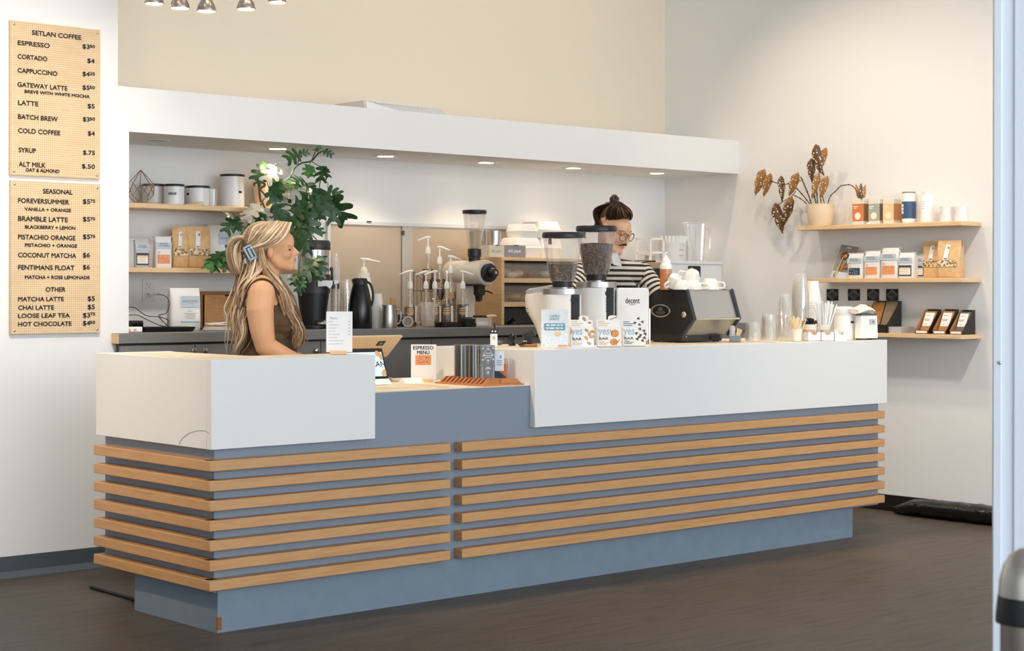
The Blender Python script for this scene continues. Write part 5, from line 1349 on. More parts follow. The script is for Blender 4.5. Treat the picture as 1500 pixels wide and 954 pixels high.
text(t, 'machine_lettering', 'decent', mat('charcoal_ink', '#34312f', 0.6), (-0.5 * k, -0.005, hgt(p, 440)), 21 * k, 8.4 * k, 0.0005)
text(t, 'small_lettering', 'ESPRESSO', mat('charcoal_ink', '#34312f', 0.6), (-0.5 * k, -0.005, hgt(p, 446)), 9 * k, 1.6 * k)
m = MB(); m.tube([(25 * k, 0.01, 0.0), (25 * k, 0.01, hgt(p, 452))], 1.3 * k, 10); m.build('steel_leg', CHROME, t)
m = MB()
for x in (-18, 18):
    for y in (0.03, 0.13): m.cyl((x * k, y, 0), 3 * k, zb + 0.002, 14)
m.build('feet', DARK, t)

# ------------------------------------------------------------------ cards and snack boxes at the bar's front edge
p, k = sY(812.5, 6.03, ZC)
t = thing('donut_sign', 'pale speckled card about coffee and donuts leaning before the left grinder', 'sign', p, facing(p))
h = hgt(p, 453.5); w_ = 39.5 * k
card(t, 'sheet', ramp_mat('speckled_card', [(0.45, '#e3e7ec'), (0.62, '#cfdbe6')], (1, 1, 1), 0.6, tscale=110), (0, 0, h / 2), w_, h, 0.002)
TEAL = mat('teal_ink', '#6f9fb4', 0.7)
m = MB(); text_into(m, 'COFFEE &', (0, -0.0016, hgt(p, 463)), 15 * k, 3.4 * k, 0, 0.0004); text_into(m, 'DONUTS', (0, -0.0016, hgt(p, 467.5)), 14 * k, 3.4 * k, 0, 0.0004); m.build('sign_title', TEAL, t, smooth=0, recalc=False)
m = MB(Matrix.Translation((0, 0, hgt(p, 484)))); m.prism(rrect(31 * k, 10.5 * k, 1.6 * k), 'y', -0.002, -0.0011); bx = m.build('teal_panel', TEAL, t, smooth=0)
m = MB()
for j, zz_ in enumerate((476.3, 480.7)):
    x = -12.5
    for ww in ((5.5, 8.5, 4.5, 4) if j == 0 else (4, 8, 6.5, 4)):
        m.box(((x + ww / 2) * k, -0.0024, hgt(p, zz_)), (ww * k * 0.86, 0.0005, 1.7 * k)); x += ww + 0.8
m.build('panel_lines', WHITE, bx, smooth=0)
m = MB(); m.ell((4.5 * k, -0.0014, hgt(p, 489.5)), (5.2 * k, 0.0006, 3.6 * k), n=20, m=6); m.build('speech_bubble', mat('sand_print', '#e2c49c', 0.7), t)
m = MB(); m.box((12 * k, -0.0014, hgt(p, 507)), (14 * k, 0.0006, 4 * k)); m.build('orange_strip', mat('peach_strip', '#e0a888', 0.7), t)
def snack_box(px, wpx, Y, ytop, yhead, bump, kind, label):
    p, k = sY(px, Y, ZC)
    t = thing('snack_box', label, 'snack box', p, facing(p, 7), 'open cartons of snack bars')
    h = hgt(p, ytop); hh = hgt(p, yhead); w = wpx * k; d = 0.055
    CW = mat('carton_white', '#f2f1ef', 0.45)
    m = MB(); m.span((-w / 2, 0, 0), (w / 2, 0.002, h)); m.span((-w / 2, 0, 0), (-w / 2 + 0.002, d, h)); m.span((w / 2 - 0.002, 0, 0), (w / 2, d, h)); m.span((-w / 2, 0, 0), (w / 2, d, 0.002)); m.build('carton', CW, t)
    poly = [(-w / 2, 0), (w / 2, 0), (w / 2, hh)]
    bx_, br_ = (bump - px) * k, 7.2 * k
    for a in range(0, 181, 15): poly.append((bx_ + br_ * math.cos(R(a)), hh + 0.4 * br_ * math.sin(R(a)) + (0.5 * br_ if 0 < a < 180 else 0)))
    poly.append((-w / 2, hh))
    hd = MB().prism(poly, 'y', d - 0.002, d).build('header', CW, t, smooth=0)
    ORI = mat('pale_orange_ink', '#dcc3a2', 0.7)
    m = MB()
    for i, ww in enumerate((0.28, 0.5, 0.4)): m.box((-w * 0.44 + w * ww / 2, d - 0.003, h + (hh - h) * (0.78 - 0.25 * i)), (w * ww, 0.0006, 1.5 * k))
    m.build('header_text', ORI if kind != 'choc' else GREYINK, hd, smooth=0)
    m = MB(); text_into(m, 'yes', (-w * 0.24, -0.0008, h * 0.71), w * 0.46, h * 0.40, 0, 0.0008); m.build('brand_text', mat('baby_blue_ink', '#a9c0d6', 0.6), t, smooth=0, recalc=False)
    m = MB(); text_into(m, 'BAR', (-w * 0.24, -0.0008, h * 0.43), w * 0.40, h * 0.13, 0, 0.0006); m.build('bar_text', mat('slate_ink', '#4a525c', 0.6), t, smooth=0, recalc=False)
    m = MB()
    for i, ww in enumerate((0.22, 0.42, 0.34)): m.box((-w * 0.44 + w * ww / 2, -0.0008, h * (0.28 - 0.07 * i)), (w * ww, 0.0006, 1.3 * k))
    m.build('flavour_text', ORI if kind != 'choc' else GREYINK, t, smooth=0)
    m = MB()
    if kind == 'nut':
        spots = [(0.18, 0.86, 40), (0.42, 0.8, 0), (0.40, 0.55, -20), (0.16, 0.48, 60), (0.28, 0.22, 30), (-0.485, 0.8, 90), (0.3, 0.66, 80)]
        for x, z, a in spots: m.ell((x * w, -0.001, z * h), (0.012, 0.001, 0.0075), Matrix.Rotation(R(a), 4, 'Y'), 12, 6)
        m.ell(((858 - px) * k, d - 0.003, hh + 1.5 * k), (0.013, 0.001, 0.008), Matrix.Rotation(R(50), 4, 'Y'), 12, 6); m.ell(((866 - px) * k, d - 0.003, hh - 4 * k), (0.008, 0.001, 0.006), None, 12, 6)
        mm = ramp_mat('almond', [(0.35, '#b07f50'), (0.6, '#d7b68a')], (1, 1, 1), 0.6, tscale=150)
    elif kind == 'apple':
        m.ell((0.22 * w, -0.001, 0.70 * h), (0.021, 0.001, 0.019), None, 16, 6); m.ell((0.18 * w, -0.001, 0.26 * h), (0.02, 0.001, 0.017), None, 16, 6)
        m.tube([(0.02 * w, -0.001, 0.92 * h), (0.1 * w, -0.001, 0.6 * h)], 0.0025, 6); m.tube([(0.28 * w, -0.001, 0.1 * h), (0.42 * w, -0.001, 0.4 * h)], 0.0025, 6); m.tube([((895 - px) * k, d - 0.003, hh), ((906 - px) * k, d - 0.003, hh + 4 * k)], 0.003, 6)
        mm = ramp_mat('apple_print', [(0.35, '#b9793f'), (0.6, '#dba36a')], (1, 1, 1), 0.5, tscale=60)
    else:
        random.seed(2)
        for x, z in ((0.2, 0.9), (0.38, 0.8), (0.12, 0.66), (0.30, 0.56), (0.44, 0.62), (0.1, 0.34), (0.34, 0.25), (0.22, 0.44), (0.42, 0.4)): m.lathe([(0.009, 0), (0.0065, 0.007), (0.001, 0.013), (0, 0.0135)], 8, (x * w, -0.0006, z * h), sy=0.12, M=Matrix.Rotation(R(random.uniform(-60, 60)), 4, 'Y'))
        for x, z in ((937, 1), (943, -4), (933, -5), (939, -8)): m.lathe([(0.008, 0), (0.006, 0.006), (0.001, 0.012), (0, 0.0125)], 8, ((x - px) * k, d - 0.003, hh + z * k), sy=0.12, M=Matrix.Rotation(R(random.uniform(-60, 60)), 4, 'Y'))
        mm = mat('chocolate_chip', '#5d4a3c', 0.5, noise=0.3, scale=120)
    m.build_each('printed_picture', mm, t)
    # wrapped bars standing inside
    for i in range(3):
        MB().box((0, 0.012 + 0.014 * i, h * 0.5), (w * 0.92, 0.010, h * 1.0)).build('wrapped_bar', mat('wrapper_white', '#e9e9ea', 0.3), t, bevel=0.003)
snack_box(853.5, 34, 5.98, 480, 469, 857, 'nut', 'carton of snack bars printed with almonds, nearest the speckled card')
snack_box(893, 35, 5.975, 480, 468.5, 900, 'apple', 'carton of snack bars printed with apples, middle of three')
snack_box(929.5, 34, 5.975, 480, 469, 937, 'choc', 'carton of snack bars printed with chocolate chips, before the lettered white machine')

# ------------------------------------------------------------------ espresso machine
XM = PY(1005, 426, 6.2).x
def SP(px, py):
    q = PX(px, py, XM); return (q.y, q.z - ZC)
prof = [SP(1006, 425.5), SP(1017, 467.5), SP(1000.5, 491)]
yb_ = 6.52
yt = prof[0][0]
prof = [(prof[0][0], prof[0][1]), (prof[1][0], prof[1][1]), (prof[2][0], prof[2][1]), (yb_ - 0.04, prof[2][1]), (yb_, prof[2][1] + 0.1), (yb_ - 0.02, prof[0][1] - 0.06), (SP(970, 419)[0], SP(970, 419)[1])]
XM1 = PY(1084, 467, prof[1][0]).x
em = thing('espresso_machine', 'large black-sided espresso machine with sloped steel back on the high bar', 'espresso machine', (XM, prof[1][0], ZC))
PR = [(a - prof[1][0], b) for a, b in prof]
SIDE = mat('espresso_side_black', '#221e1b', 0.45)
TRIM = mat('blue_grey_trim', '#343c44', 0.3)
MW = XM1 - XM
m = MB(); m.prism(PR, 'x', 0.0, 0.012); sp_ = m.build('side_panel', SIDE, em)
m = MB(); m.prism(PR, 'x', MW - 0.012, MW); m.build('side_panel', SIDE, em)
m = MB()
inn = [(PR[0][0] + 0.004, PR[0][1] - 0.004), (PR[1][0] + 0.006, PR[1][1]), (PR[2][0] + 0.004, PR[2][1])] + PR[3:]
m.prism(inn, 'x', 0.012, MW - 0.012); m.build('back_body', mat('satin_steel', (0.55, 0.53, 0.51), 0.3, 0.9), em)
for x0 in (-0.004, MW - 0.012):
    m = MB(); m.tube([(x0 + 0.008, PR[0][0], PR[0][1]), (x0 + 0.008, PR[1][0], PR[1][1]), (x0 + 0.008, PR[2][0], PR[2][1])], 0.010, 10, True, True); m.build('edge_trim', TRIM, em)
m = MB(); m.tube([(0.01, PR[1][0] - 0.002, PR[1][1]), (MW - 0.01, PR[1][0] - 0.002, PR[1][1])], 0.006, 10); m.build('bottom_rail', CHROME, em)
zb = PR[2][1]
m = MB(); m.span((0.0, PR[2][0] + 0.004, 0.004), (MW * 0.86, yb_ - prof[1][0] - 0.02, zb + 0.004)); m.build('base', mat('graphite_base', '#3a3835', 0.45, 0.3), em, bevel=0.003)
m = MB(); m.box((MW * 0.68, PR[2][0] + 0.002, zb * 0.6), (0.07, 0.01, 0.02)); m.build('vent', BLACK, em)
m = MB(); m.ell((0.03, PR[2][0] + 0.003, zb * 0.75), (0.004, 0.003, 0.004), n=10, m=6); m.ell((MW * 0.82, PR[2][0] + 0.003, zb * 0.75), (0.004, 0.003, 0.004), n=10, m=6); m.build('base_screws', CHROME, em)
m = MB()
for x in (0.05, MW * 0.8):
    for y in (PR[2][0] + 0.03, yb_ - prof[1][0] - 0.06): m.cyl((x, y, 0), 0.018, 0.006, 16)
m.build('feet', DARK, em)
tp = PR[0][1]
m = MB(); m.span((0.02, PR[0][0] + 0.004, tp - 0.004), (MW - 0.02, PR[6][0], tp + 0.003)); m.build('cup_tray', STEEL, em)
e0 = SP(968, 455.5); 
T = Matrix.Translation((-0.001, e0[0] - prof[1][0], e0[1])) @ Matrix.Rotation(R(-90), 4, 'Y')
k = mpp((XM, e0[0], ZC))
rw_ = 19 * k * 0.95
m = MB(Matrix.Translation((-0.002, e0[0] - prof[1][0], e0[1]))); 
m.tube([(0, rw_ * math.cos(a), 8.6 * k * math.sin(a)) for a in [2 * PI * i / 40 for i in range(41)]], 0.0045, 8); bd_g = m.build('emblem_ring', BRASS if False else mat('bronze_ring', (0.52, 0.46, 0.38), 0.3, 1.0), sp_)
m = MB(Matrix.Translation((-0.001, e0[0] - prof[1][0], e0[1]))); m.ell((0, 0, 0), (0.002, rw_, 8.6 * k), n=28, m=10); m.build('emblem_plate', BLACK, sp_)
m = MB(Matrix.Translation((-0.004, e0[0] - prof[1][0], e0[1])))
m.box((0, 0, -2.6 * k), (0.001, rw_ * 1.1, 1.8 * k)); m.box((0, 0, -4.8 * k), (0.001, rw_ * 0.8, 1.1 * k)); m.box((0, 0, -0.4 * k), (0.001, rw_ * 0.9, 1.0 * k)); m.ell((0, 0, 3.0 * k), (0.001, rw_ * 0.28, 2.4 * k), n=12, m=6)
m.build('emblem_device', mat('grey_emblem', '#6a655f', 0.4), sp_)
e1 = SP(1002, 461); m = MB(Matrix.Translation((-0.002, e1[0] - prof[1][0], e1[1]))); m.ell((0, 0, 0), (0.006, 0.016, 0.016), n=20, m=8); m.build('round_button', mat('brass_button', (0.75, 0.66, 0.52), 0.3, 0.9), sp_)
ws = MB(); q = PX(953, 420, XM); ws.tube(bez([(-0.02, q.y - prof[1][0] + 0.02, 0.16), (-0.03, q.y - prof[1][0], 0.24), (-0.03, q.y - prof[1][0] + 0.01, 0.31)], 5), 0.006, 8); ws.tube(bez([(-0.06, q.y - prof[1][0] + 0.02, 0.2), (-0.07, q.y - prof[1][0] + 0.02, 0.27), (-0.06, q.y - prof[1][0] + 0.03, 0.30)], 5), 0.005, 8)
ws.build('steam_wand', CHROME, em)
ZTM = ZC + tp + 0.0035
# cups on top
CUPW = mat('ivory_cup', (0.84, 0.81, 0.76), 0.28)
def mk_cup(name, label, loc, rot, r=0.042, h=0.06):
    t = thing(name, label, 'cup', loc, 0, 'white cups warming on the espresso machine'); t.rotation_euler = rot
    MB().lathe([(0, 0.003), (r * 0.5, 0.003), (r * 0.55, 0), (r * 0.62, 0.004), (r * 0.86, h * 0.35), (r, h * 0.8), (r, h), (r * 0.94, h), (r * 0.8, h * 0.35), (r * 0.5, 0.01), (0, 0.01)], 30).build('bowl', CUPW, t)
    MB().tube(bez([(r * 0.95, 0, h * 0.86), (r * 1.5, 0, h * 0.82), (r * 1.52, 0, h * 0.42), (r * 0.85, 0, h * 0.32)], 6), 0.0055, 8).build('handle', CUPW, t)
    return t
def on_top(px, Y): 
    q = PY(px, 420, Y); return Vector((q.x, Y, ZTM))
mk_cup('coffee_cup', 'tilted white cup with its handle towards the squeeze bottle', on_top(988, 6.27) + Vector((0, 0, 0.075)), (R(150), R(24), R(165)))
mk_cup('coffee_cup', 'highest white cup, stacked crookedly on another on the machine', on_top(1017, 6.25) + Vector((0, 0, 0.100)), (R(152), R(-16), R(150)), 0.048, 0.064)
mk_cup('coffee_cup', 'upside-down white cup at the right of the espresso machine top', on_top(1040, 6.24) + Vector((0, 0, 0.0605)), (PI, 0, R(-60)), 0.05, 0.06)
mk_cup('coffee_cup', 'upside-down white cup under the highest cup', on_top(1015, 6.24) + Vector((0, 0, 0.0505)), (PI, 0, R(-50)), 0.05, 0.05)
mk_cup('coffee_cup', 'upside-down white cup at the front left corner of the machine top', on_top(999, 6.235) + Vector((0, 0, 0.0505)), (PI, 0, R(60)), 0.046, 0.05)
q = PX(975.5, 420, XM + 0.10); 
p = Vector((XM + 0.05, 0, ZTM)); p.y = PX(975.5, 420, p.x).y; p.y = min(p.y, prof[6][0] - 0.03); p.x = PY(975.5, 420, p.y).x
k = mpp(p)
t = thing('squeeze_bottle', 'amber squeeze bottle with white curved nozzle on the espresso machine', 'squeeze bottle', p, facing(p))
MB().lathe([(0, 0), (8.6 * k, 0), (8.8 * k, hgt(p, 394)), (0, hgt(p, 394))], 28).build('syrup', ramp_mat('caramel', [(0.3, '#b97c44'), (0.7, '#cf9a62')], (1, 1, 1), 0.3, tscale=4), t)
MB().lathe([(8.8 * k, hgt(p, 394)), (8.9 * k, hgt(p, 389)), (7 * k, hgt(p, 386)), (6.4 * k, hgt(p, 385)), (6.4 * k, hgt(p, 381)), (3.4 * k, hgt(p, 378)), (1.8 * k, hgt(p, 374)), (0, hgt(p, 374))], 28).build('cap', WHITE, t)
MB().tube(bez([(0, 0, hgt(p, 375)), (-1.5 * k, 0, hgt(p, 371.5)), (0.5 * k, 0, hgt(p, 370)), (2.5 * k, 0, hgt(p, 368.8))], 5), 1.1 * k, 8).build('nozzle', WHITE, t)
m = MB(); m.lathe([(8.95 * k, 0.01), (8.95 * k, hgt(p, 395))], 12, a0=R(190), a1=R(265)); m.build('orange_label', mat('label_orange', '#d07f4c', 0.6), t)

# ------------------------------------------------------------------ right end of the bar: cups, stirrers, straws, napkins
p, k = sY(1077, 6.12, ZC)
t = thing('tool_caddy', 'small grey caddy with wooden sticks beside the espresso machine', 'caddy', p, facing(p))
h = hgt(p, 491)
MB().box((0, 0, h / 2), (17 * k, 0.06, h)).build('box', mat('steel_caddy', '#7e8288', 0.35, 0.5), t, bevel=0.002)
for i in range(4): MB().tube([((1 + i) * k, 0, h * 0.6), ((4 + 2 * i) * k, 0.0, hgt(p, 480 + i))], 0.003, 6).build('stick', PLY, t)
MB().lathe([(0, h), (4 * k, h), (4.4 * k, hgt(p, 480)), (3 * k, hgt(p, 477)), (0, hgt(p, 476))], 18, (-4 * k, 0, 0)).build('glass_knob', MILKY, t)
cup_stack(1103.5, 6.12, ZC, 23, 470.5, 0, 10, 'clear plastic cup in the shortest stack beside the espresso machine', 'clear cups, shortest bar stack', CUPP, True, 0.062, 0.8)
cup_stack(1126, 6.12, ZC, 23, 459.5, 0, 13, 'clear plastic cup in the second shortest stack of the bar', 'clear cups, second bar stack', CUPP, True, 0.075, 0.8)
cup_stack(1149.5, 6.12, ZC, 24, 428.5, 0, 14, 'clear plastic cup in the stack behind the wooden stirrers', 'clear cups behind the stirrers', CUPP, True, 0.125, 0.62)
cup_stack(1172.5, 6.16, ZC, 26, 398.5, 0, 17, 'clear plastic cup in the tallest clear stack on the bar', 'clear cups, tallest bar stack', CUPP, True, 0.13, 0.66)
cup_stack(1191, 6.20, ZC, 25, 410.5, 0, 16, 'white paper cup in the tall stack behind the straws', 'white paper cups behind the straws', PCUP, True, 0.125, 0.64)
m = MB(); p = PZ(1126, 500.5, ZC); p = Vector((PY(1128, 500, 5.98).x, 5.98, ZC)); m.lathe([(0, 0), (0.036, 0), (0.038, 0.004), (0, 0.004)], 28, p)
tag(m.build('takeaway_lid', WHITE), 'flat white lid lying in front of the clear cup stacks', 'lid')
CREAMC = mat('cream_paper_cup', (0.80, 0.75, 0.66), 0.55)
def open_cup(px, Y, wpx, ytop, label, name, rb=0.8, col=None):
    p, k = sY(px, Y, ZC); h = hgt(p, ytop); r = wpx / 2 * k
    m = MB(Matrix.Translation(p)); m.lathe([(0, 0.002), (r * rb, 0.002), (r, h), (r * 1.03, h + 0.001), (r * 0.96, h), (r * rb * 0.95, 0.005), (0, 0.005)], 30)
    o = m.build(name, col or CREAMC); tag(o, label, 'cup'); return p, k, h, r
p, k, h, r = open_cup(1167, 5.985, 16.5, 481.5, 'small cream paper cup full of wooden stirrers', 'paper_cup')
random.seed(21)
st0 = MB().box((0, 0, 0.068), (0.0055, 0.0016, 0.136)).build('wooden_stirrer', mat('stirrer_wood', '#efd8b0', 0.6))
for i in range(22):
    o = st0 if i == 0 else st0.copy()
    if i: COL.objects.link(o)
    a = random.uniform(0, 2 * PI); q = math.sqrt(random.random()); tl = 0.36 * q
    vx, vy = q * math.cos(a), q * math.sin(a) * 0.8
    o.location = p + Vector((vx * r * 0.5, vy * r * 0.5, 0.006)); 
    o.rotation_euler = (-vy * 0.5, vx * 0.5, random.uniform(0, 3))
    o.scale = (1, 1, random.uniform(0.86, 0.98))
    tag(o, 'pale wooden stirrer standing in the small cream cup', 'stirrer', 'wooden stirrers in the cream cup')
p, k = sY(1187, 6.06, ZC); h = hgt(p, 474.5)
t = thing('tea_canister', 'cream canister of black wrapped sachets behind the white divided tray', 'canister', p, facing(p))
MB().lathe([(0, 0), (9.6 * k, 0), (10.4 * k, h), (9.8 * k, h), (9 * k, 0.006), (0, 0.006)], 28).build('canister', CREAMC, t)
random.seed(7)
for i in range(9):
    s_ = thing('tea_sachet', 'black wrapped sachet heaped in the cream canister', 'sachet', p + Vector((random.uniform(-7, 9) * k, random.uniform(-0.02, 0.02), h - 0.002 + 0.011 * (i % 3))), 0, 'black sachets in the canister')
    s_.rotation_euler = (random.uniform(-0.5, 0.5), random.uniform(-0.6, 0.6), random.uniform(0, 3))
    MB().loft([sup(0.034, 0.024, 0, 14, 4), sup(0.038, 0.028, 0.005, 14, 4), sup(0.034, 0.024, 0.010, 14, 4)]).build('wrapper', mat('black_wrapper', '#17130f', 0.3), s_)
p, k, h, r = open_cup(1207, 6.0, 19, 474.5, 'cream paper cup full of white paper straws', 'straw_cup')
random.seed(12)
sw0 = MB().lathe([(0.0034, 0), (0.0034, 0.235), (0.0026, 0.235), (0.0026, 0)], 10).build('paper_straw', mat('straw_white', (0.80, 0.80, 0.80), 0.5))
for i in range(24):
    o = sw0 if i == 0 else sw0.copy()
    if i: COL.objects.link(o)
    a = random.uniform(0, 2 * PI); q = math.sqrt(random.random())
    vx, vy = q * math.cos(a), q * math.sin(a)
    if i == 0: vx, vy = 1.15, -0.1
    o.location = p + Vector((vx * r * 0.4, vy * r * 0.5, 0.007)); o.rotation_euler = (-vy * 0.17, vx * 0.34 + 0.05, 0)
    o.scale = (1, 1, random.uniform(0.88, 1.0) * 0.93)
    tag(o, 'white paper straw standing in the cream cup on the bar', 'straw', 'white straws in the cup')
# divided tray
p, k = sY(1212.5, 5.935, ZC); 
t = thing('divided_tray', 'white three-part tray of sweetener packets at the bar edge', 'tray', p, facing(p, 18))
h = hgt(p, 486); cw = 0.072
for i in range(3):
    x = (i - 1) * (cw + 0.003)
    m = MB(); m.span((x - cw / 2, 0, 0), (x + cw / 2, 0.11, 0.002)); m.span((x - cw / 2, 0, 0), (x - cw / 2 + 0.0025, 0.11, h)); m.span((x + cw / 2 - 0.0025, 0, 0), (x + cw / 2, 0.11, h)); m.span((x - cw / 2, 0.1075, 0), (x + cw / 2, 0.11, h))
    poly = [(x - cw / 2, 0), (x + cw / 2, 0), (x + cw / 2, h)] + [(x + 0.018 * math.cos(R(a)), h - 0.016 * math.sin(R(a))) for a in range(0, 181, 20)] + [(x - cw / 2, h)]
    m.prism(poly, 'y', 0, 0.0025); m.build('compartment', WHITE, t, smooth=0)
random.seed(31)
pk = None
for i in range(3):
    c_ = ('#c59a72', '#b9ad98', '#d9d4c6')[i]
    for j in range(5):
        x = (i - 1) * (cw + 0.003) + random.uniform(-0.016, 0.016)
        o = thing('sweetener_packet', ('brown sugar packet', 'beige sweetener packet', 'pale sweetener packet')[i] + ' standing in the white divided tray', 'packet', t.matrix_world @ Vector((0, 0, 0)), 0, ('brown packets in the tray', 'beige packets in the tray', 'pale packets in the tray')[i])
        o.location = Vector(t.location) + Matrix.Rotation(t.rotation_euler.z, 3, 'Z') @ Vector((x, 0.018 + 0.018 * j, 0.003)); o.rotation_euler = (R(-8), 0, t.rotation_euler.z + random.uniform(-0.15, 0.15))
        MB().box((0, 0, 0.029), (0.04, 0.004, 0.056)).build('sachet', mat('sachet_' + c_, c_, 0.6, noise=0.15, scale=90), o)
# white canister with lid
p, k = sY(1237, 6.035, ZC)
t = thing('white_canister', 'white cylindrical canister with a white lid beside the straws', 'canister', p, facing(p))
MB().lathe([(0, 0), (14.5 * k, 0), (15 * k, 0.008), (15 * k, hgt(p, 461)), (0, hgt(p, 461))], 40).build('body', WHITE, t)
MB().lathe([(15.2 * k, hgt(p, 461)), (15.6 * k, hgt(p, 460)), (15 * k, hgt(p, 451)), (11 * k, hgt(p, 448.5)), (0, hgt(p, 448))], 40).build('lid', mat('lid_white', '#eceae6', 0.45), t)
a = R(48); m = MB(Matrix.Translation((15.3 * k * math.sin(a), -15.3 * k * math.cos(a), hgt(p, 471))) @ Matrix.Rotation(a, 4, 'Z')); m.box((0, 0, 0), (7 * k, 0.002, 2.6 * k)); m.build('label_strip', BLACK, t)
# napkin dispenser
p, k = sY(1268, 5.93, ZC)
t = thing('napkin_dispenser', 'white box dispenser with small grey window at the bar end', 'dispenser', Vector((PY(1287, 470, 5.9).x - 0.075, 5.9, ZC)), R(0))
p = Vector(t.location); h = hgt(p, 461.5)
m = MB(); m.loft([sup(0.152, 0.056, 0.010, 28, 9, 0, 0.028), sup(0.144, 0.05, h, 28, 9, 0, 0.028)]); m.build('body', WHITE, t)
m = MB(); m.loft([sup(0.146, 0.053, h, 28, 9, 0, 0.028), sup(0.142, 0.05, h + 0.009, 28, 9, 0, 0.028)]); m.build('top_plate', mat('slate_top', '#4c545c', 0.35), t)
w_ = MB().box((0.02, 0.0025, h * 0.74), (0.055, 0.003, 0.03)).build('window', mat('grey_window', '#b9bcbf', 0.3), t)
MB().box((0.025, 0.0, h * 0.74), (0.006, 0.003, 0.007)).build('window_dot', INK, w_)
m = MB()
for x in (-0.045, 0.045): m.box((x, 0.028, 0.005), (0.045, 0.04, 0.010))
m.build('feet', mat('brown_feet', '#6d4a30', 0.6), t)
m = MB(); random.seed(14)
n = 22; 
secs = []
for j in range(9):
    f = j / 8; x = -0.105 + 0.15 * f
    hh = 0.052 * math.sin(PI * min(1, 0.12 + f * 0.80)) ** 0.7
    secs.append([(x + 0.004 * math.sin(i * 1.7), 0.030 + 0.036 * math.cos(2 * PI * i / n) * (0.75 + 0.25 * math.sin(f * 5 + i)), h + 0.010 + max(0, hh * (0.5 + 0.5 * math.sin(2 * PI * i / n)) + 0.003 * math.sin(i * 2.3 + j))) for i in range(n)])
m.M = Matrix.Translation(p); m.loft(secs)
tag(m.build('napkin_tuft', mat('cream_tissue', '#efe4d2', 0.8), smooth=60), 'bunch of cream paper napkins pulled up on top of the dispenser', 'napkins')
# ------------------------------------------------------------------ shelves on the side wall
XS = 8.63
Y_END = 5.79
RW_ = []
def wshelf(z, y1, label):
    m = MB(); m.span((XS, Y_END, z - 0.026), (XW - 0.001, y1, z)); return tag(m.build('shelf', PINE, bevel=0.003), label, 'shelf', 'pale wooden shelves on the side wall')
Z1, Z2, Z3 = 1.766, 1.435, 1.103
wshelf(Z1, PX(1168, 330, XS).y, 'top pale wooden shelf on the side wall, with spotted plant and cartons')
wshelf(Z2, PX(1184, 406, XS).y, 'middle pale wooden shelf on the side wall, with coffee bags')
wshelf(Z3, PX(1205, 490, XS).y, 'lowest pale wooden shelf on the side wall, with wedge holders')
RZ = R(-90)
def wx(px, X, z):
    p = PX(px, HOR, X); p.z = z; return p, mpp(p)
# tea cartons with clear tops
def tea(px, wpx, ytop, col, side, label):
    X = 8.70; p, k = wx(px, X, Z1)
    t = thing('tea_carton', label, 'tea carton', p, RZ, 'square tea cartons on the top side shelf')
    w = wpx * k / 0.80; h = hgt(p, ytop)
    MB().box((0, w / 2, h / 2), (w, w, h)).build('carton', mat('frosted_carton', '#ece4d6', 0.4), t, bevel=0.002)
    MB().box((0, -0.001, h * 0.47), (w * 0.99, 0.0015, h * 0.66)).build('colour_band', mat('band_' + col, col, 0.6), t)
    MB().box((w / 2 + 0.0005, w / 2, h * 0.47), (0.0015, w * 0.98, h * 0.66)).build('side_band', mat('band_' + side, side, 0.6), t)
    m = MB(); m.lathe([(0, 0), (w * 0.27, 0), (w * 0.27, 0.001), (0, 0.001)], 24, (0, -0.002, h * 0.33), M=Matrix.Rotation(R(90), 4, 'X')); m.build('round_print', mat('cream_print', '#f4ecd9', 0.6), t)
    m = MB(); m.box((-w * 0.2, -0.0022, h * 0.69), (w * 0.4, 0.0005, h * 0.04)); m.box((-w * 0.26, -0.0022, h * 0.62), (w * 0.28, 0.0005, h * 0.025)); m.build('title_lines', mat('cream_print', '#f4ecd9', 0.6), t, smooth=0)
tea(1256.5, 15.5, 290, '#d9804f', '#9c6a3c', 'orange-banded tea carton right of the spotted plant')
tea(1280, 15.5, 290, '#a9b3a6', '#7d7260', 'grey-green banded tea carton between the orange and yellow ones')
tea(1301, 15, 290, '#edd09a', '#cf8f5f', 'pale yellow banded tea carton beside the navy can')
p, k = wx(1331, 8.72, Z1)
t = thing('navy_can', 'white can with navy lower band on the top side shelf', 'can', p, RZ)
h = lambda y: hgt(p, y)
MB().lathe([(0, 0), (9 * k, 0), (10 * k, h(321)), (10 * k, h(284)), (9.2 * k, h(281)), (0, h(281))], 36).build('can', WHITE, t)
MB().lathe([(10.1 * k, h(319.5)), (10.15 * k, h(319)), (10.15 * k, h(295)), (10.1 * k, h(294.5))], 36).build('navy_band', mat('navy_band', '#3b5878', 0.5), t)
MB().lathe([(9.5 * k, h(283)), (9.7 * k, h(282)), (9.5 * k, h(280.2)), (8.8 * k, h(280.4))], 36).build('rim', mat('taupe_rim', '#9b8f82', 0.4), t)
m = MB()
for y in (300.5, 305.5, 310.5): 
    for dx in (-6.4, -3.6): a = math.asin(dx / 10.3); m.ell((10.2 * k * math.sin(a), -10.2 * k * math.cos(a), h(y)), (2.1 * k, 0.0015, 2.3 * k), Matrix.Rotation(a, 4, 'Z'), 12, 6)
m.build('dots', mat('cream_print', '#f4ecd9', 0.6), t)
p, k = wx(1346, 8.78, Z1)
m = MB(Matrix.Translation(p)); m.lathe([(0, 0), (7 * k, 0), (7 * k, hgt(p, 284)), (6 * k, hgt(p, 281)), (0, hgt(p, 281))], 28)
tag(m.build('white_can', mat('speckled_can', '#e9e2d6', 0.4, noise=0.12, scale=60)), 'speckled white can half hidden behind the navy can', 'can')
p, k = wx(1357, 8.72, Z1)
t = thing('white_bottle', 'plain white supplement tub with pale cap beside the navy can', 'tub', p, RZ)
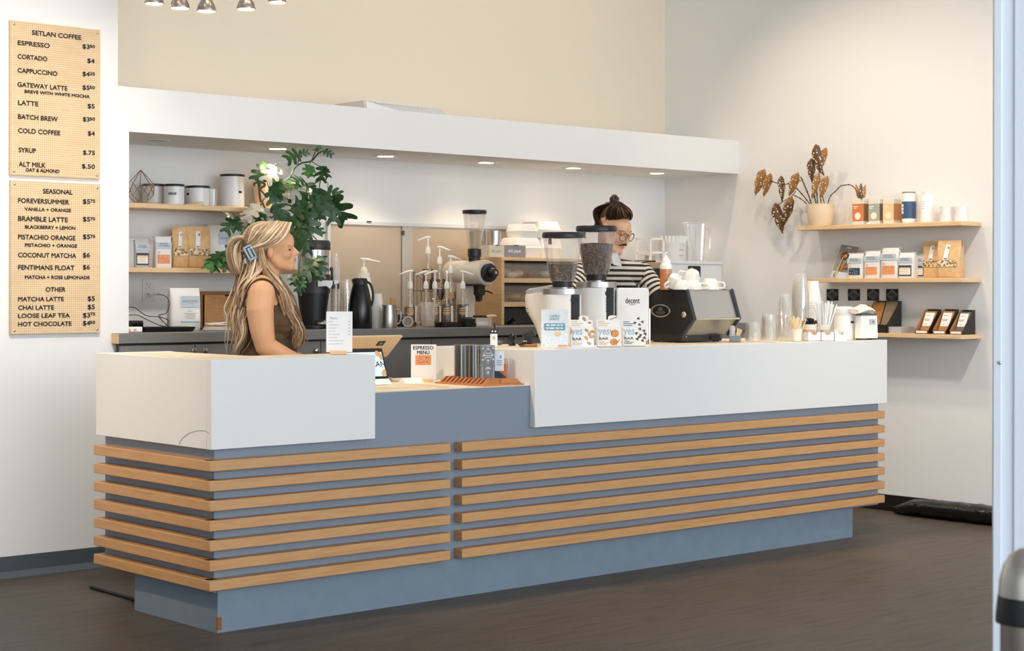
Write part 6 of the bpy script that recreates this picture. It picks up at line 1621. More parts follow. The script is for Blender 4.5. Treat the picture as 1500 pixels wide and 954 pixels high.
MB().lathe([(0, 0), (9.2 * k, 0), (9.6 * k, 0.006), (9.6 * k, hgt(p, 288)), (8.4 * k, hgt(p, 286)), (0, hgt(p, 286))], 36).build('tub', WHITE, t)
MB().lathe([(6.5 * k, hgt(p, 286)), (6.5 * k, hgt(p, 280)), (0, hgt(p, 279.5))], 28).build('cap', mat('pale_cap', '#e7e1dc', 0.45), t)
m = MB()
for i, w_ in enumerate((6, 8, 5, 7)): m.box((1 * k, -9.7 * k, hgt(p, 295 + 3.2 * i)), (w_ * k, 0.001, 0.7 * k))
m.build('faint_text', mat('faint_blue_ink', '#c7cfdc', 0.6), t)
for px, lab in ((1387, 'plain white mug nearer the white tub on the top side shelf'), (1408, 'last white mug near the free end of the top side shelf')):
    p, k = wx(px, 8.715, Z1); h = hgt(p, 301.5); r = 10.5 * k
    t = thing('white_mug', lab, 'mug', p, RZ, 'white mugs on the top side shelf')
    MB().lathe([(0, 0), (r * 0.94, 0), (r, h), (r * 0.93, h), (r * 0.86, 0.008), (0, 0.008)], 32).build('cup', mat('mug_white', (0.82, 0.81, 0.80), 0.3), t)
    m = MB(); m.ell((-r * 0.35, -r * 0.93, h * 0.62), (r * 0.22, 0.001, r * 0.16), n=12, m=6); m.build('mark', mat('faint_mark', '#d8cdbd', 0.6), t)
p, k = wx(1273, 8.655, Z1); m = MB(Matrix.Translation(p)); m.box((0, 0, 0.006), (0.012, 0.03, 0.010))
tag(m.build('shelf_tag', PAPER), 'tiny white price tag in front of the tea cartons', 'tag')

# ------------------------------------------------------------------ middle shelf
p, k = wx(1229, 8.71, Z2)
t = thing('scoop_card', 'grey carded pack with a brass coffee scoop, leaning on the middle shelf', 'scoop pack', p, R(-84))
h = hgt(p, 355.5)
T = Matrix.Rotation(R(-20), 4, 'X') @ Matrix.Rotation(R(9), 4, 'Y')
w_ = 24 * k / 0.8
MB(T).box((0, 0, h / 2), (w_, 0.002, h)).build('backing_card', mat('grey_card', '#8d8782', 0.6, noise=0.05, scale=60), t)
MB(T).box((0, -0.0015, h * 0.1), (w_ * 0.98, 0.001, h * 0.2)).build('pale_foot', mat('pale_foot', '#c3cdd8', 0.6), t)
MB(T).box((0, -0.0015, h * 0.93), (w_ * 0.26, 0.001, h * 0.045)).build('hang_hole', mat('hole_pale', '#cfc8c0', 0.6), t)
s_ = MB(T); s_.lathe([(0, -0.001), (0.021, -0.001), (0.022, 0.004), (0.016, 0.010)], 24, (-w_ * 0.1, -0.003, h * 0.68), M=Matrix.Rotation(R(90), 4, 'X')); s_.build('scoop_bowl', BRASS, t)
s_ = MB(T); s_.lathe([(0.022, 0), (0.027, 0), (0.027, 0.002), (0.022, 0.002)], 24, (-w_ * 0.1, -0.0025, h * 0.68), M=Matrix.Rotation(R(90), 4, 'X')); s_.build('bowl_rim', BLACK, t)
s_ = MB(T); s_.tube([(-w_ * 0.12, -0.008, h * 0.6), (-w_ * 0.2, -0.008, h * 0.25), (-w_ * 0.27, -0.008, h * 0.06)], [0.004, 0.0065, 0.0085], 10, True, True); s_.build('scoop_handle', BRASS, t)
s_ = MB(T); s_.tube([(w_ * 0.06, -0.007, h * 0.45), (w_ * 0.0, -0.007, h * 0.25)], 0.009, 10, True, True); s_.tube([(w_ * 0.05, -0.007, h * 0.33), (w_ * 0.24, -0.007, h * 0.33)], 0.006, 10, True, True); s_.build('wooden_clip', mat('clip_wood', '#a67a48', 0.5), t)
def sb(px, wpx, ytop, style, label, X=8.715, d=0.07, body=None, rz=0):
    p, k = wx(px, X, Z2)
    return coffee_bag(p, RZ + R(rz), wpx * k / 0.78, d, hgt(p, ytop), label, style, 'coffee bags on the side wall shelf', body)
sb(1256.5, 21, 370, 'navy', 'coffee bag with navy label on the middle side shelf, nearest the scoop card')
sb(1281, 21, 366.5, 'orange', 'coffee bag with patterned orange label on the middle side shelf', rz=2)
sb(1307, 23, 362.5, 'orange2', 'tallest coffee bag with plain orange label on the middle side shelf', d=0.08)
sb(1331, 21, 369, 'white', 'coffee bag with cream label in dark block on the middle side shelf', d=0.075)
sb(1350, 14, 371, 'white', 'narrow coffee bag half hidden beside the kraft pouches of the side shelf', X=8.76, d=0.05, body=BAGG)
p, k = wx(1368, 8.765, Z2); kraft_pouch(p, RZ + R(4), 27 * k / 0.78, 0.06, hgt(p, 352), 'rear left kraft pouch on the middle side shelf', 'kraft pouches on the side shelf')
p, k = wx(1398, 8.775, Z2); kraft_pouch(p, RZ, 24 * k / 0.78, 0.05, hgt(p, 351.5), 'rear right kraft pouch, mostly hidden by the front one', 'kraft pouches on the side shelf')
p, k = wx(1391, 8.695, Z2); kraft_pouch(p, RZ + R(4), 30 * k / 0.78, 0.075, hgt(p, 351), 'front kraft pouch with full white sticker near the free end of the side shelf', 'kraft pouches on the side shelf')

# ------------------------------------------------------------------ lowest shelf
for i, (px, lab) in enumerate(((1219.5, 'black square card with diamond emblem, first behind the straws on the side wall'), (1251, 'black square card with diamond emblem, second on the side wall above the napkins'), (1279, 'black square card with diamond emblem, third on the side wall'), (1307, 'black square card with diamond emblem, last of four, above the big display box'))):
    p = PX(px, 432, XW - 0.003); k = mpp(p)
    t = thing('diamond_card', lab, 'card', p, RZ, 'black diamond cards on the side wall')
    w_ = 17.3 * k / 0.82; h_ = 17.0 * k
    MB().box((0, 0, 0), (w_, 0.004, h_)).build('card', mat('card_black', '#17181b', 0.35), t)
    m = MB()
    for s_, r_ in ((0.44, 0.0019), (0.33, 0.0013)):
        a = [(0, s_ * h_), (s_ * w_ * 1.02, 0), (0, -s_ * h_), (-s_ * w_ * 1.02, 0), (0, s_ * h_)]
        m.tube([(q[0], -0.0026, q[1]) for q in a], r_, 4)
    m.tube([(0.1 * w_ * math.cos(a) * 1.5, -0.0026, 0.14 * h_ * math.sin(a)) for a in [2 * PI * j / 16 for j in range(17)]], 0.0011, 4)
    m.build('diamond_emblem', mat('emblem_grey', '#8d939c', 0.5), t)
def wedge(px0, px1, ytop, ybot, label, packs, big=False):
    """display holder open to the front: kraft inside, black outside, low front lip"""
    X0 = 8.645
    p, k = wx(px1, X0, Z3); 
    y1 = p.y; y0 = PX(px0, HOR, X0).y
    w = (y0 - y1); dpt = 0.13 if not big else 0.15
    t = thing('wedge_holder' if not big else 'display_box', label, 'holder', (X0, (y0 + y1) / 2, Z3), RZ)
    pb = Vector((X0 + dpt, y1, Z3)); h = hgt(pb, ytop)
    KI = mat('kraft_inside', '#a5764a', 0.7); BO = mat('holder_black', '#26221f', 0.5)
    lip = 0.022 if not big else 0.05
    poly = [(0, 0), (dpt, 0), (dpt, h), (dpt - 0.02, h), (0, lip)]
    for x_, nm in ((-w / 2, 'far_side'), (w / 2 - 0.003, 'near_side')):
        m = MB(); m.prism(poly, 'x', *((x_, x_ + 0.0015) if nm == 'far_side' else (x_ + 0.0015, x_ + 0.003))); m.build(nm, BO if nm == 'near_side' or big else KI, t)
        m = MB(); m.prism(poly, 'x', *((x_ + 0.0015, x_ + 0.003) if nm == 'far_side' else (x_, x_ + 0.0015))); m.build(nm + '_lining', KI, t)
    MB().span((-w / 2, dpt - 0.003, 0), (w / 2, dpt, h)).build('back_panel', BO, t)
    lp = MB().span((-w / 2, 0, 0), (w / 2, 0.003, lip)).build('front_lip', BO if big else mat('kraft_lip', '#8f6840', 0.7), t)
    if not big: MB().span((-w * 0.40, -0.0012, 0.005), (w * 0.38, 0, lip - 0.004)).build('lip_label', PAPER, lp)
    MB().span((-w / 2, 0, 0), (w / 2, dpt, 0.003)).build('floor_panel', KI, t)
    return t, w, dpt, h, X0, (y0 + y1) / 2
def pack(h5, label, col, lab_col, x0=0.0, ww=0.8, hf=0.92, text_=True):
    t, w, dpt, h, X0, yc = h5
    o = thing('tea_pack', label, 'tea pack', (X0 + dpt * 0.30, yc - x0 * w, Z3 + 0.004), RZ)
    T = Matrix.Rotation(R(-math.degrees(math.atan2(dpt * 0.55, h))), 4, 'X')
    hh = h * hf * 1.05
    MB(T).box((0, 0, hh / 2 + 0.002), (w * ww, 0.012, hh)).build('pack', col, o, bevel=0.002)
    if lab_col:
        L = MB(T).box((0, -0.0068, hh * 0.62), (w * ww * 0.8, 0.0012, hh * 0.62)).build('pack_label', lab_col, o)
        m = MB(T)
        for i, q in enumerate((0.8, 0.62, 0.57, 0.40)): m.box((-w * 0.1, -0.0078, hh * q), (w * ww * (0.34, 0.5, 0.4, 0.15)[i], 0.0006, hh * 0.025))
        m.build('label_lines', GREYINK, L, smooth=0)
KP = mat('kraft_pack', '#b0824f', 0.6)
a = wedge(1340, 1360, 452, 486, 'kraft and black wedge holder next to the flat paper stack', 1); pack(a, 'packet with white label in the wedge holder next to the paper stack', KP, PAPER)
a = wedge(1366, 1386, 452, 487, 'kraft and black wedge holder, middle of the three', 1); pack(a, 'packet with white label and dark dot in the middle wedge holder', KP, PAPER)
a = wedge(1391, 1410, 453, 488, 'kraft and black wedge holder nearest the free end of the shelf', 1); pack(a, 'slimmer packet in the wedge holder nearest the shelf end', mat('slate_pack', '#6d675f', 0.6), PAPER)
a = wedge(1262, 1299, 440, 486, 'big black display box behind the napkin dispenser', 1, True)
pack(a, 'taupe packet in front of the big black display box', mat('taupe_pack', '#8a7660', 0.6), None, 0.24, 0.42, 0.97)
pack(a, 'amber-brown packet in the far half of the big display box', mat('amber_pack', '#a9743c', 0.5, noise=0.4, scale=60), None, -0.24, 0.42, 0.95)
p, k = wx(1318, 8.73, Z3)
for i in range(4):
    m = MB(Matrix.Translation((8.735, p.y, Z3 + 0.0005 + 0.0093 * i)) @ Matrix.Rotation(R(2 * (i % 2) - 1), 4, 'Z')); m.box((0, 0, 0.0045), (0.14, 0.115, 0.009))
    tag(m.build('card_packet', mat('silver_card', '#bdbcbd', 0.5)), ('lowest', 'second', 'third', 'topmost')[i] + ' flat grey packet in the pile beside the wedge holders', 'packet', 'flat grey packets on the lowest shelf')

# ------------------------------------------------------------------ bin in the foreground
zb_t = 0.90
q = PZ(1508, 800, zb_t)
bn = thing('litter_bin', 'steel domed litter bin with black band at the right edge of the view', 'bin', (q.x, q.y, 0), 0)
k = mpp(Vector((q.x, q.y, zb_t)))
rb = 46 * k
h = lambda y: CZ - (y - HOR) * k
MB().lathe([(0, 0), (rb * 0.88, 0), (rb * 0.9, 0.02), (rb * 0.9, h(905)), (0, h(905))], 48).build('body', STEEL, bn)
MB().lathe([(rb * 0.9, h(912)), (rb * 1.05, h(911)), (rb * 1.05, h(903)), (rb * 0.98, h(872)), (rb * 0.9, h(870))], 48).build('band', BLACK, bn)
MB().lathe([(rb * 0.97, h(874)), (rb * 0.93, h(850)), (rb * 0.82, h(828)), (rb * 0.6, h(812)), (rb * 0.3, h(803)), (0, h(801))], 48).build('dome_lid', STEEL, bn)
# ------------------------------------------------------------------ people
def blob(mb, name, mats, parent, voxel=0.006, it=6, fac=0.5, M=None):
    """one continuous skin over overlapping volumes"""
    me = bpy.data.meshes.new(name)
    me.from_pydata([tuple(p) for p in mb.v], [], mb.f)
    bm = bmesh.new(); bm.from_mesh(me); bmesh.ops.recalc_face_normals(bm, faces=bm.faces); bm.to_mesh(me); bm.free()
    o = bpy.data.objects.new(name, me); COL.objects.link(o)
    r = o.modifiers.new('r', 'REMESH'); r.mode = 'VOXEL'; r.voxel_size = voxel; r.use_smooth_shade = True
    s = o.modifiers.new('s', 'SMOOTH'); s.iterations = it; s.factor = fac
    bpy.context.view_layer.update()
    dg = bpy.context.evaluated_depsgraph_get()
    nm = bpy.data.meshes.new_from_object(o.evaluated_get(dg))
    nm.polygons.foreach_set('use_smooth', [True] * len(nm.polygons))
    bpy.data.objects.remove(o); bpy.data.meshes.remove(me)
    nm.name = name
    for m in (mats if isinstance(mats, (list, tuple)) else [mats]): nm.materials.append(m)
    q = bpy.data.objects.new(name, nm); COL.objects.link(q)
    if parent is not None: q.parent = parent
    if M is not None: q.matrix_local = M
    return q

def hand(mb, wrist, d, n, curl=28, thumb=1):
    d = Vector(d).normalized(); n = Vector(n); n = (n - d * n.dot(d)).normalized(); s = d.cross(n).normalized()
    w = Vector(wrist)
    for k in (-0.026, -0.009, 0.009, 0.026): mb.limb([w + s * k * 0.5, w + d * 0.05 + s * k, w + d * 0.088 + s * k * 1.05], [0.015, 0.014, 0.0105], 10)
    for k, L in ((-0.028, 0.062), (-0.0095, 0.074), (0.0095, 0.080), (0.028, 0.072)):
        p = w + d * 0.088 + s * k; a = 0; pts = [p]
        for f_ in (0.42, 0.32, 0.26):
            a += R(curl); p = p + (d * math.cos(a) + n * math.sin(a)) * L * f_ * 1.05; pts.append(p)
        mb.limb(pts, [0.0095, 0.009, 0.0082, 0.0072], 10)
    p = w + d * 0.03 + s * 0.026 * thumb
    mb.limb([p, p + d * 0.03 + s * 0.024 * thumb + n * 0.012, p + d * 0.058 + s * 0.026 * thumb + n * 0.03], [0.013, 0.011, 0.009], 10)

SKIN = mat('skin_warm', '#d8a47c', 0.5, sss=0.08, noise=0.03, scale=30)
SKIN2 = mat('skin_fair', '#d9a988', 0.5, sss=0.08, noise=0.03, scale=30)
HA = [ramp_mat('hair_blond_' + str(i), [(0.3, a), (0.7, b)], (1, 1, 1), 0.42, tscale=60) for i, (a, b) in enumerate((('#94775a', '#b5977a'), ('#cfb592', '#e2cdae'), ('#b0926f', '#c9ab88'), ('#7a604a', '#957a5f')))]
HB = [ramp_mat('hair_brown_' + str(i), [(0.3, a), (0.7, b)], (1, 1, 1), 0.4, tscale=60) for i, (a, b) in enumerate((('#2a1a10', '#3d2717'), ('#4b3120', '#5f4029'), ('#1d120b', '#301e12')))]

def locks(mb, guide, n, jit, r, wave=0.0, waves=3, seedv=0, flat=0.7, nm=4, taper=0.25):
    """a bundle of tapering hair locks along a guide"""
    rnd = random.Random(seedv)
    for i in range(n):
        off = Vector((rnd.gauss(0, 1), rnd.gauss(0, 1), rnd.gauss(0, 0.4)))
        P = []
        for j, g in enumerate(guide):
            jj = jit[j] if isinstance(jit, (list, tuple)) else jit
            P.append(Vector(g) + off * jj + Vector((rnd.gauss(0, 1), rnd.gauss(0, 1), rnd.gauss(0, 1))) * jj * 0.25)
        C_ = bez(P, 7); ph = rnd.random() * 6; q = []
        for j, c in enumerate(C_):
            t = j / (len(C_) - 1); a = ph * 0.35 + t * waves * 2 * PI
            q.append(c + Vector((math.sin(a), math.cos(a) * 0.6, 0)) * wave * t)
        rr = [r * (0.55 + 0.9 * math.sin(PI * min(1, 0.12 + t * 0.86)) ** 0.6) * (1 if t < 0.75 else 1 - (t - 0.75) / 0.25 * (1 - taper)) for t in [j / (len(q) - 1) for j in range(len(q))]]
        mb.m = rnd.randrange(nm)
        mb.tube(q, rr, 6, True, False, flat)

# ---- woman behind the till
WP, WK = sY(392, 7.08, 0)
wo = thing('person', 'person with long wavy blond hair and brown tank top, in profile behind the counter', 'person', WP, facing(WP))
def wl(px, py, y=0.0):
    kk = WK * (1 + y / (WP.length))
    return Vector(((px - 392) * kk, y, CZ - (py - HOR) * kk))
b = MB()
b.ell((0.008, 0, 1.602), (0.098, 0.074, 0.088)); b.ell((0.055, 0, 1.590), (0.074, 0.062, 0.066)); b.ell((0.062, 0, 1.530), (0.062, 0.057, 0.062))
for s in (-1, 1):
    b.limb([(0.015, s * 0.05, 1.525), (0.05, s * 0.042, 1.482), (0.108, s * 0.010, 1.468)], [0.026, 0.024, 0.019])
    b.ell((0.082, s * 0.034, 1.532), (0.032, 0.026, 0.03)); b.ell((0.012, s * 0.084, 1.540), (0.017, 0.012, 0.031))
    b.ell((0.1, s * 0.024, 1.575), (0.024, 0.022, 0.012))
b.limb([(0.116, 0, 1.570), (0.130, 0, 1.552), (0.146, 0, 1.537)], [0.010, 0.009, 0.0095]); b.limb([(0.128, -0.010, 1.531), (0.128, 0.010, 1.531)], [0.009, 0.009])
b.ell((0.124, 0, 1.513), (0.0135, 0.021, 0.008)); b.ell((0.122, 0, 1.499), (0.0135, 0.018, 0.0085)); b.ell((0.114, 0, 1.474), (0.020, 0.020, 0.017)); b.ell((0.1, 0, 1.495), (0.03, 0.03, 0.03))
b.limb([(0.0, 0, 1.52), (0.0, 0, 1.44), (-0.012, 0, 1.38)], [0.060, 0.059, 0.068])
b.ell((0.04, 0, 1.465), (0.05, 0.04, 0.02))
for s in (-1, 1):
    b.limb([(-0.02, 0, 1.395), (-0.025, s * 0.10, 1.372), (-0.03, s * 0.17, 1.345)], [0.055, 0.058, 0.066])
    b.limb([(-0.03, s * 0.185, 1.342), (-0.036, s * 0.205, 1.26), (-0.026, s * 0.205, 1.17), (-0.010, s * 0.2, 1.09)], [0.067, 0.066, 0.059, 0.05])
    b.limb([(-0.010, s * 0.2, 1.09), (0.10, s * 0.17, 1.03), (0.20, s * 0.13, 0.995)], [0.05, 0.044, 0.028])
    hand(b, (0.20, s * 0.13, 0.995), (0.95, -s * 0.15, -0.15), (0, 0, -1), 22, s)
    b.limb([(-0.01, s * 0.095, 0.93), (0.01, s * 0.10, 0.50), (0.0, s * 0.10, 0.10)], [0.105, 0.075, 0.045])
    b.limb([(-0.03, s * 0.1, 0.05), (0.14, s * 0.11, 0.035)], [0.04, 0.03])
b.ell((-0.015, 0, 1.24), (0.125, 0.17, 0.19)); b.ell((0.0, 0, 1.05), (0.13, 0.165, 0.16)); b.ell((-0.01, 0, 0.93), (0.15, 0.19, 0.14))
for s in (-1, 1): b.ell((0.07, s * 0.075, 1.215), (0.085, 0.08, 0.085))
blob(b, 'body', SKIN, wo, 0.0055, 6)
b = MB()
b.ell((-0.013, 0, 1.225), (0.136, 0.176, 0.165)); b.ell((0.004, 0, 1.05), (0.142, 0.178, 0.165)); b.ell((-0.005, 0, 0.95), (0.16, 0.2, 0.12))
for s in (-1, 1): b.ell((0.075, s * 0.075, 1.213), (0.092, 0.086, 0.094))
b.ell((0.03, 0, 1.30), (0.085, 0.12, 0.07))
BROWN = ramp_mat('brown_rib_knit', [(0.3, '#4a3826'), (0.7, '#5d4830')], (1, 1, 6), 0.75, tscale=12, bump=0.25)
tk = blob(b, 'tank_top', BROWN, wo, 0.007, 6)
m = MB()
for s in (-1, 1): m.tube(bez([(0.08, s * 0.12, 1.30), (0.036, s * 0.178, 1.366), (0.012, s * 0.196, 1.396), (-0.022, s * 0.205, 1.410), (-0.06, s * 0.207, 1.398), (-0.092, s * 0.203, 1.362), (-0.112, s * 0.18, 1.30), (-0.125, s * 0.14, 1.24)], 6), 0.0085, 8, True, False, 0.5)
m.build('strap', BROWN, tk)
b = MB(); b.ell((-0.008, 0, 0.88), (0.162, 0.203, 0.13))
for s in (-1, 1): b.limb([(-0.01, s * 0.095, 0.90), (0.01, s * 0.10, 0.50), (0.0, s * 0.10, 0.12)], [0.115, 0.083, 0.056])
blob(b, 'trousers', mat('black_cloth', '#17171a', 0.8), wo, 0.01, 4)
m = MB()
for s in (-1, 1): m.limb([(-0.035, s * 0.1, 0.048), (0.15, s * 0.11, 0.04)], [0.046, 0.037])
m.build('shoes', DARK, wo)
# hair
h = MB()
cap = MB(); cap.ell((-0.018, 0, 1.604), (0.108, 0.087, 0.090)); cap.ell((-0.05, 0, 1.56), (0.075, 0.078, 0.08)); cap.ell((0.06, 0, 1.648), (0.05, 0.055, 0.036))
hc = blob(cap, 'hair', HA[2], wo, 0.007, 5)
for s in (-1, 1):
    for i in range(16):
        f = i / 15
        st = (0.108 - 0.125 * f, s * 0.008, 1.668 + 0.022 * math.sin(PI * (0.25 + 0.5 * f)))
        ang = f
        mid1 = (0.075 - 0.14 * f, s * (0.068 + 0.012 * math.sin(PI * f)), 1.625 + 0.035 * f)
        mid2 = (0.02 - 0.11 * f, s * (0.088 - 0.012 * f), 1.578 + 0.04 * f)
        end = (-0.105 - 0.01 * f, s * 0.045, 1.535 + 0.03 * f)
        locks(h, [st, mid1, mid2, end], 8, [0.004, 0.007, 0.007, 0.01], 0.0042, 0.0, 1, i + 100 * (s > 0), 0.6)
# gathered roll behind the clip
for i in range(26):
    f = i / 25; y = -0.055 + 0.11 * f
    locks(h, [(-0.085, y * 0.8, 1.555), (-0.115, y, 1.605), (-0.152, y * 0.95, 1.585), (-0.164, y, 1.52), (-0.150, y * 0.9, 1.450), (-0.112, y * 0.7, 1.425)], 9, [0.006, 0.009, 0.011, 0.012, 0.011, 0.008], 0.0065, 0.006, 1.5, 300 + i, 0.7)
# loose lengths down the back and over the near shoulder
for (gd, n, j, sd) in (
    ([(-0.06, -0.045, 1.50), (-0.075, -0.07, 1.42), (-0.105, -0.09, 1.33), (-0.118, -0.11, 1.24), (-0.125, -0.12, 1.14), (-0.135, -0.11, 1.055)], 34, [0.016, 0.018, 0.019, 0.019, 0.016, 0.010], 500),
    ([(-0.06, 0.03, 1.50), (-0.09, 0.02, 1.42), (-0.12, 0.02, 1.30), (-0.135, 0.0, 1.2), (-0.14, -0.02, 1.06)], 22, [0.018, 0.022, 0.024, 0.024, 0.014], 600),
    ([(-0.03, -0.075, 1.545), (-0.03, -0.09, 1.46), (-0.065, -0.115, 1.42), (-0.10, -0.14, 1.36), (-0.118, -0.15, 1.27), (-0.128, -0.14, 1.17)], 9, [0.006, 0.009, 0.010, 0.011, 0.014, 0.014], 650),
    ([(-0.03, -0.086, 1.56), (-0.012, -0.092, 1.475), (0.035, -0.112, 1.40), (0.085, -0.14, 1.32), (0.115, -0.15, 1.24), (0.145, -0.145, 1.16), (0.155, -0.13, 1.085)], 26, [0.005, 0.010, 0.013, 0.015, 0.015, 0.014, 0.012], 700),
    ([(0.0, 0.08, 1.55), (0.02, 0.09, 1.45), (0.07, 0.11, 1.36), (0.12, 0.12, 1.26), (0.15, 0.11, 1.14), (0.16, 0.10, 1.07)], 18, [0.006, 0.012, 0.015, 0.017, 0.017, 0.012], 800)):
    locks(h, gd, int(n * 1.7), j, 0.0047, 0.012, 2.6, sd, 0.7)
h.build('locks', HA, hc, smooth=80)
m = MB(Matrix.Translation((-0.083, -0.082, 1.535)) @ Matrix.Rotation(R(-28), 4, 'Y') @ Matrix.Rotation(R(12), 4, 'Z'))
for a, c in (((-0.017, 0, 0), (0.009, 0.012, 0.075)), ((0.017, 0, 0), (0.009, 0.012, 0.075)), ((0, 0, 0.034), (0.036, 0.012, 0.009)), ((0, 0, -0.03), (0.042, 0.012, 0.009)), ((0, 0, 0.0), (0.012, 0.01, 0.05))): m.box(a, c)
m.build('hair_clip', mat('blue_grey_clip', '#8ea4bb', 0.4), hc, bevel=0.002)
m = MB()
for s in (-1, 1): m.ell((0.103, s * 0.032, 1.5525), (0.010, 0.013, 0.0055), n=12, m=8)
m.build('eye', mat('eye_dark', '#3a2a20', 0.3), wo)
m = MB()
for s in (-1, 1): m.tube([(0.118, s * 0.016, 1.572), (0.113, s * 0.034, 1.576), (0.098, s * 0.05, 1.571)], [0.0022, 0.0028, 0.0014], 6)
m.build('eyebrow', mat('brow_blond', '#8a6a48', 0.7), wo)
m = MB(); m.ell((0.131, 0, 1.5115), (0.0085, 0.018, 0.0045), n=14, m=8); m.ell((0.129, 0, 1.5025), (0.0085, 0.016, 0.005), n=14, m=8); m.build('lips', mat('lips', '#c07f68', 0.45), wo)

# ---- man at the espresso machine
MP, MK = sY(893, 6.96, 0)
mn = thing('person', 'person with brown topknot, glasses and black-striped shirt, bent over the espresso machine', 'person', MP, facing(MP))
MI = (Matrix.Translation(MP) @ Matrix.Rotation(facing(MP), 4, 'Z')).inverted()
def ml(px, py, Y): return MI @ PY(px, py, Y)
hcn = ml(899, 335.5, 6.9)
HM = Matrix.Translation(hcn) @ Matrix.Rotation(R(-40), 4, 'Z') @ Matrix.Rotation(R(24), 4, 'Y') @ Matrix.Scale(0.97, 4)
def hv(x, y, z): return HM @ Vector((x, y, z))
def HL(mb, pts, rs, n=12): mb.limb([hv(*p) for p in pts], [r * 0.97 for r in rs], n)
def HE(mb, c, r): mb.ell((0, 0, 0), r, HM @ Matrix.Translation(c))
b = MB()
HE(b, (-0.012, 0, 0.035), (0.098, 0.075, 0.09)); HE(b, (0.04, 0, 0.03), (0.066, 0.064, 0.065)); HE(b, (0.045, 0, -0.03), (0.058, 0.058, 0.07))
for s in (-1, 1):
    HL(b, [(0.005, s * 0.055, -0.035), (0.04, s * 0.046, -0.085), (0.088, s * 0.012, -0.108)], [0.026, 0.024, 0.019]); HE(b, (0.07, s * 0.034, -0.03), (0.03, 0.026, 0.03)); HE(b, (-0.008, s * 0.076, -0.005), (0.017, 0.010, 0.032)); HE(b, (0.088, s * 0.024, 0.02), (0.022, 0.022, 0.011))
HL(b, [(0.098, 0, 0.012), (0.112, 0, -0.012), (0.126, 0, -0.032)], [0.010, 0.0095, 0.0105]); HL(b, [(0.108, -0.012, -0.038), (0.108, 0.012, -0.038)], [0.009, 0.009])
HE(b, (0.1, 0, -0.06), (0.012, 0.022, 0.008)); HE(b, (0.099, 0, -0.074), (0.012, 0.018, 0.008)); HE(b, (0.09, 0, -0.104), (0.02, 0.022, 0.018)); HE(b, (0.07, 0, -0.08), (0.035, 0.035, 0.035))
sl, sr = ml(938, 402, 7.02), ml(852, 402, 6.94)
nk = ml(893, 385, 6.98)
b.limb([hv(-0.02, 0, -0.05), (nk + hv(-0.02, 0, -0.06)) / 2, nk + Vector((0, 0, -0.03))], [0.062, 0.062, 0.07])
eL, eR = ml(972, 446, 6.84), ml(815, 452, 6.86)
wL, wR = ml(966, 462, 6.62), ml(850, 470, 6.72)
tc = ml(893, 470, 6.98)
for S, E_, Wr, s in ((sl, eL, wL, 1), (sr, eR, wR, -1)):
    b.limb([nk + Vector((0, 0, -0.05)), S], [0.062, 0.06]); b.limb([S, (S + E_) / 2, E_], [0.058, 0.05, 0.042]); b.limb([E_, (E_ + Wr) / 2, Wr], [0.042, 0.038, 0.027])
hand(b, wL, ml(951.5, 450, 6.47) - wL, ml(930, 450, 6.46) - wL, 20, -1)
hand(b, wR, ml(868, 476, 6.64) - wR, (0, 0, -1), 22, 1)
b.ell((tc.x, tc.y, tc.z + 0.06), (0.17, 0.12, 0.22)); b.ell((tc.x, tc.y, tc.z - 0.2), (0.155, 0.12, 0.2))
for s in (-1, 1):
    b.limb([(tc.x + s * 0.09, tc.y, 0.95), (tc.x + s * 0.1, tc.y - 0.01, 0.5), (tc.x + s * 0.1, tc.y + 0.01, 0.09)], [0.10, 0.072, 0.045]); b.limb([(tc.x + s * 0.1, tc.y + 0.03, 0.05), (tc.x + s * 0.11, tc.y - 0.15, 0.035)], [0.042, 0.032])
b.ell((tc.x, tc.y, 0.98), (0.165, 0.125, 0.14))
blob(b, 'body', SKIN2, mn, 0.0055, 5)
def stripes(name, period, duty=0.48):
    if name in MATS: return MATS[name]
    m = bpy.data.materials.new(name); m.use_nodes = True; nt = m.node_tree; bs_ = nt.nodes['Principled BSDF']; bs_.inputs['Roughness'].default_value = 0.85
    tc_ = nt.nodes.new('ShaderNodeTexCoord'); sp = nt.nodes.new('ShaderNodeSeparateXYZ'); mu = nt.nodes.new('ShaderNodeMath'); mu.operation = 'MULTIPLY'; mu.inputs[1].default_value = 1 / period
    fr_ = nt.nodes.new('ShaderNodeMath'); fr_.operation = 'FRACT'; lt_ = nt.nodes.new('ShaderNodeMath'); lt_.operation = 'LESS_THAN'; lt_.inputs[1].default_value = duty
    mx_ = nt.nodes.new('ShaderNodeMix'); mx_.data_type = 'RGBA'; mx_.inputs['A'].default_value = lin('#cfc6ba'); mx_.inputs['B'].default_value = lin('#191a1d')
    for a, c in ((tc_.outputs['Object'], sp.inputs[0]), (sp.outputs['Z'], mu.inputs[0]), (mu.outputs[0], fr_.inputs[0]), (fr_.outputs[0], lt_.inputs[0]), (lt_.outputs[0], mx_.inputs['Factor']), (mx_.outputs['Result'], bs_.inputs['Base Color'])): nt.links.new(a, c)
    MATS[name] = m; return m
STR = stripes('striped_knit', 0.0305)
b = MB()
b.ell((tc.x, tc.y, tc.z + 0.06), (0.19, 0.138, 0.24)); b.ell((tc.x, tc.y, tc.z - 0.2), (0.178, 0.14, 0.2))
for S in (sl, sr): b.limb([nk + Vector((0, 0, -0.045)), S + Vector((0, 0, 0.0))], [0.078, 0.072])
b.ell(nk + Vector((0, 0, -0.045)), (0.092, 0.082, 0.05))
sh = blob(b, 'shirt', STR, mn, 0.009, 6)
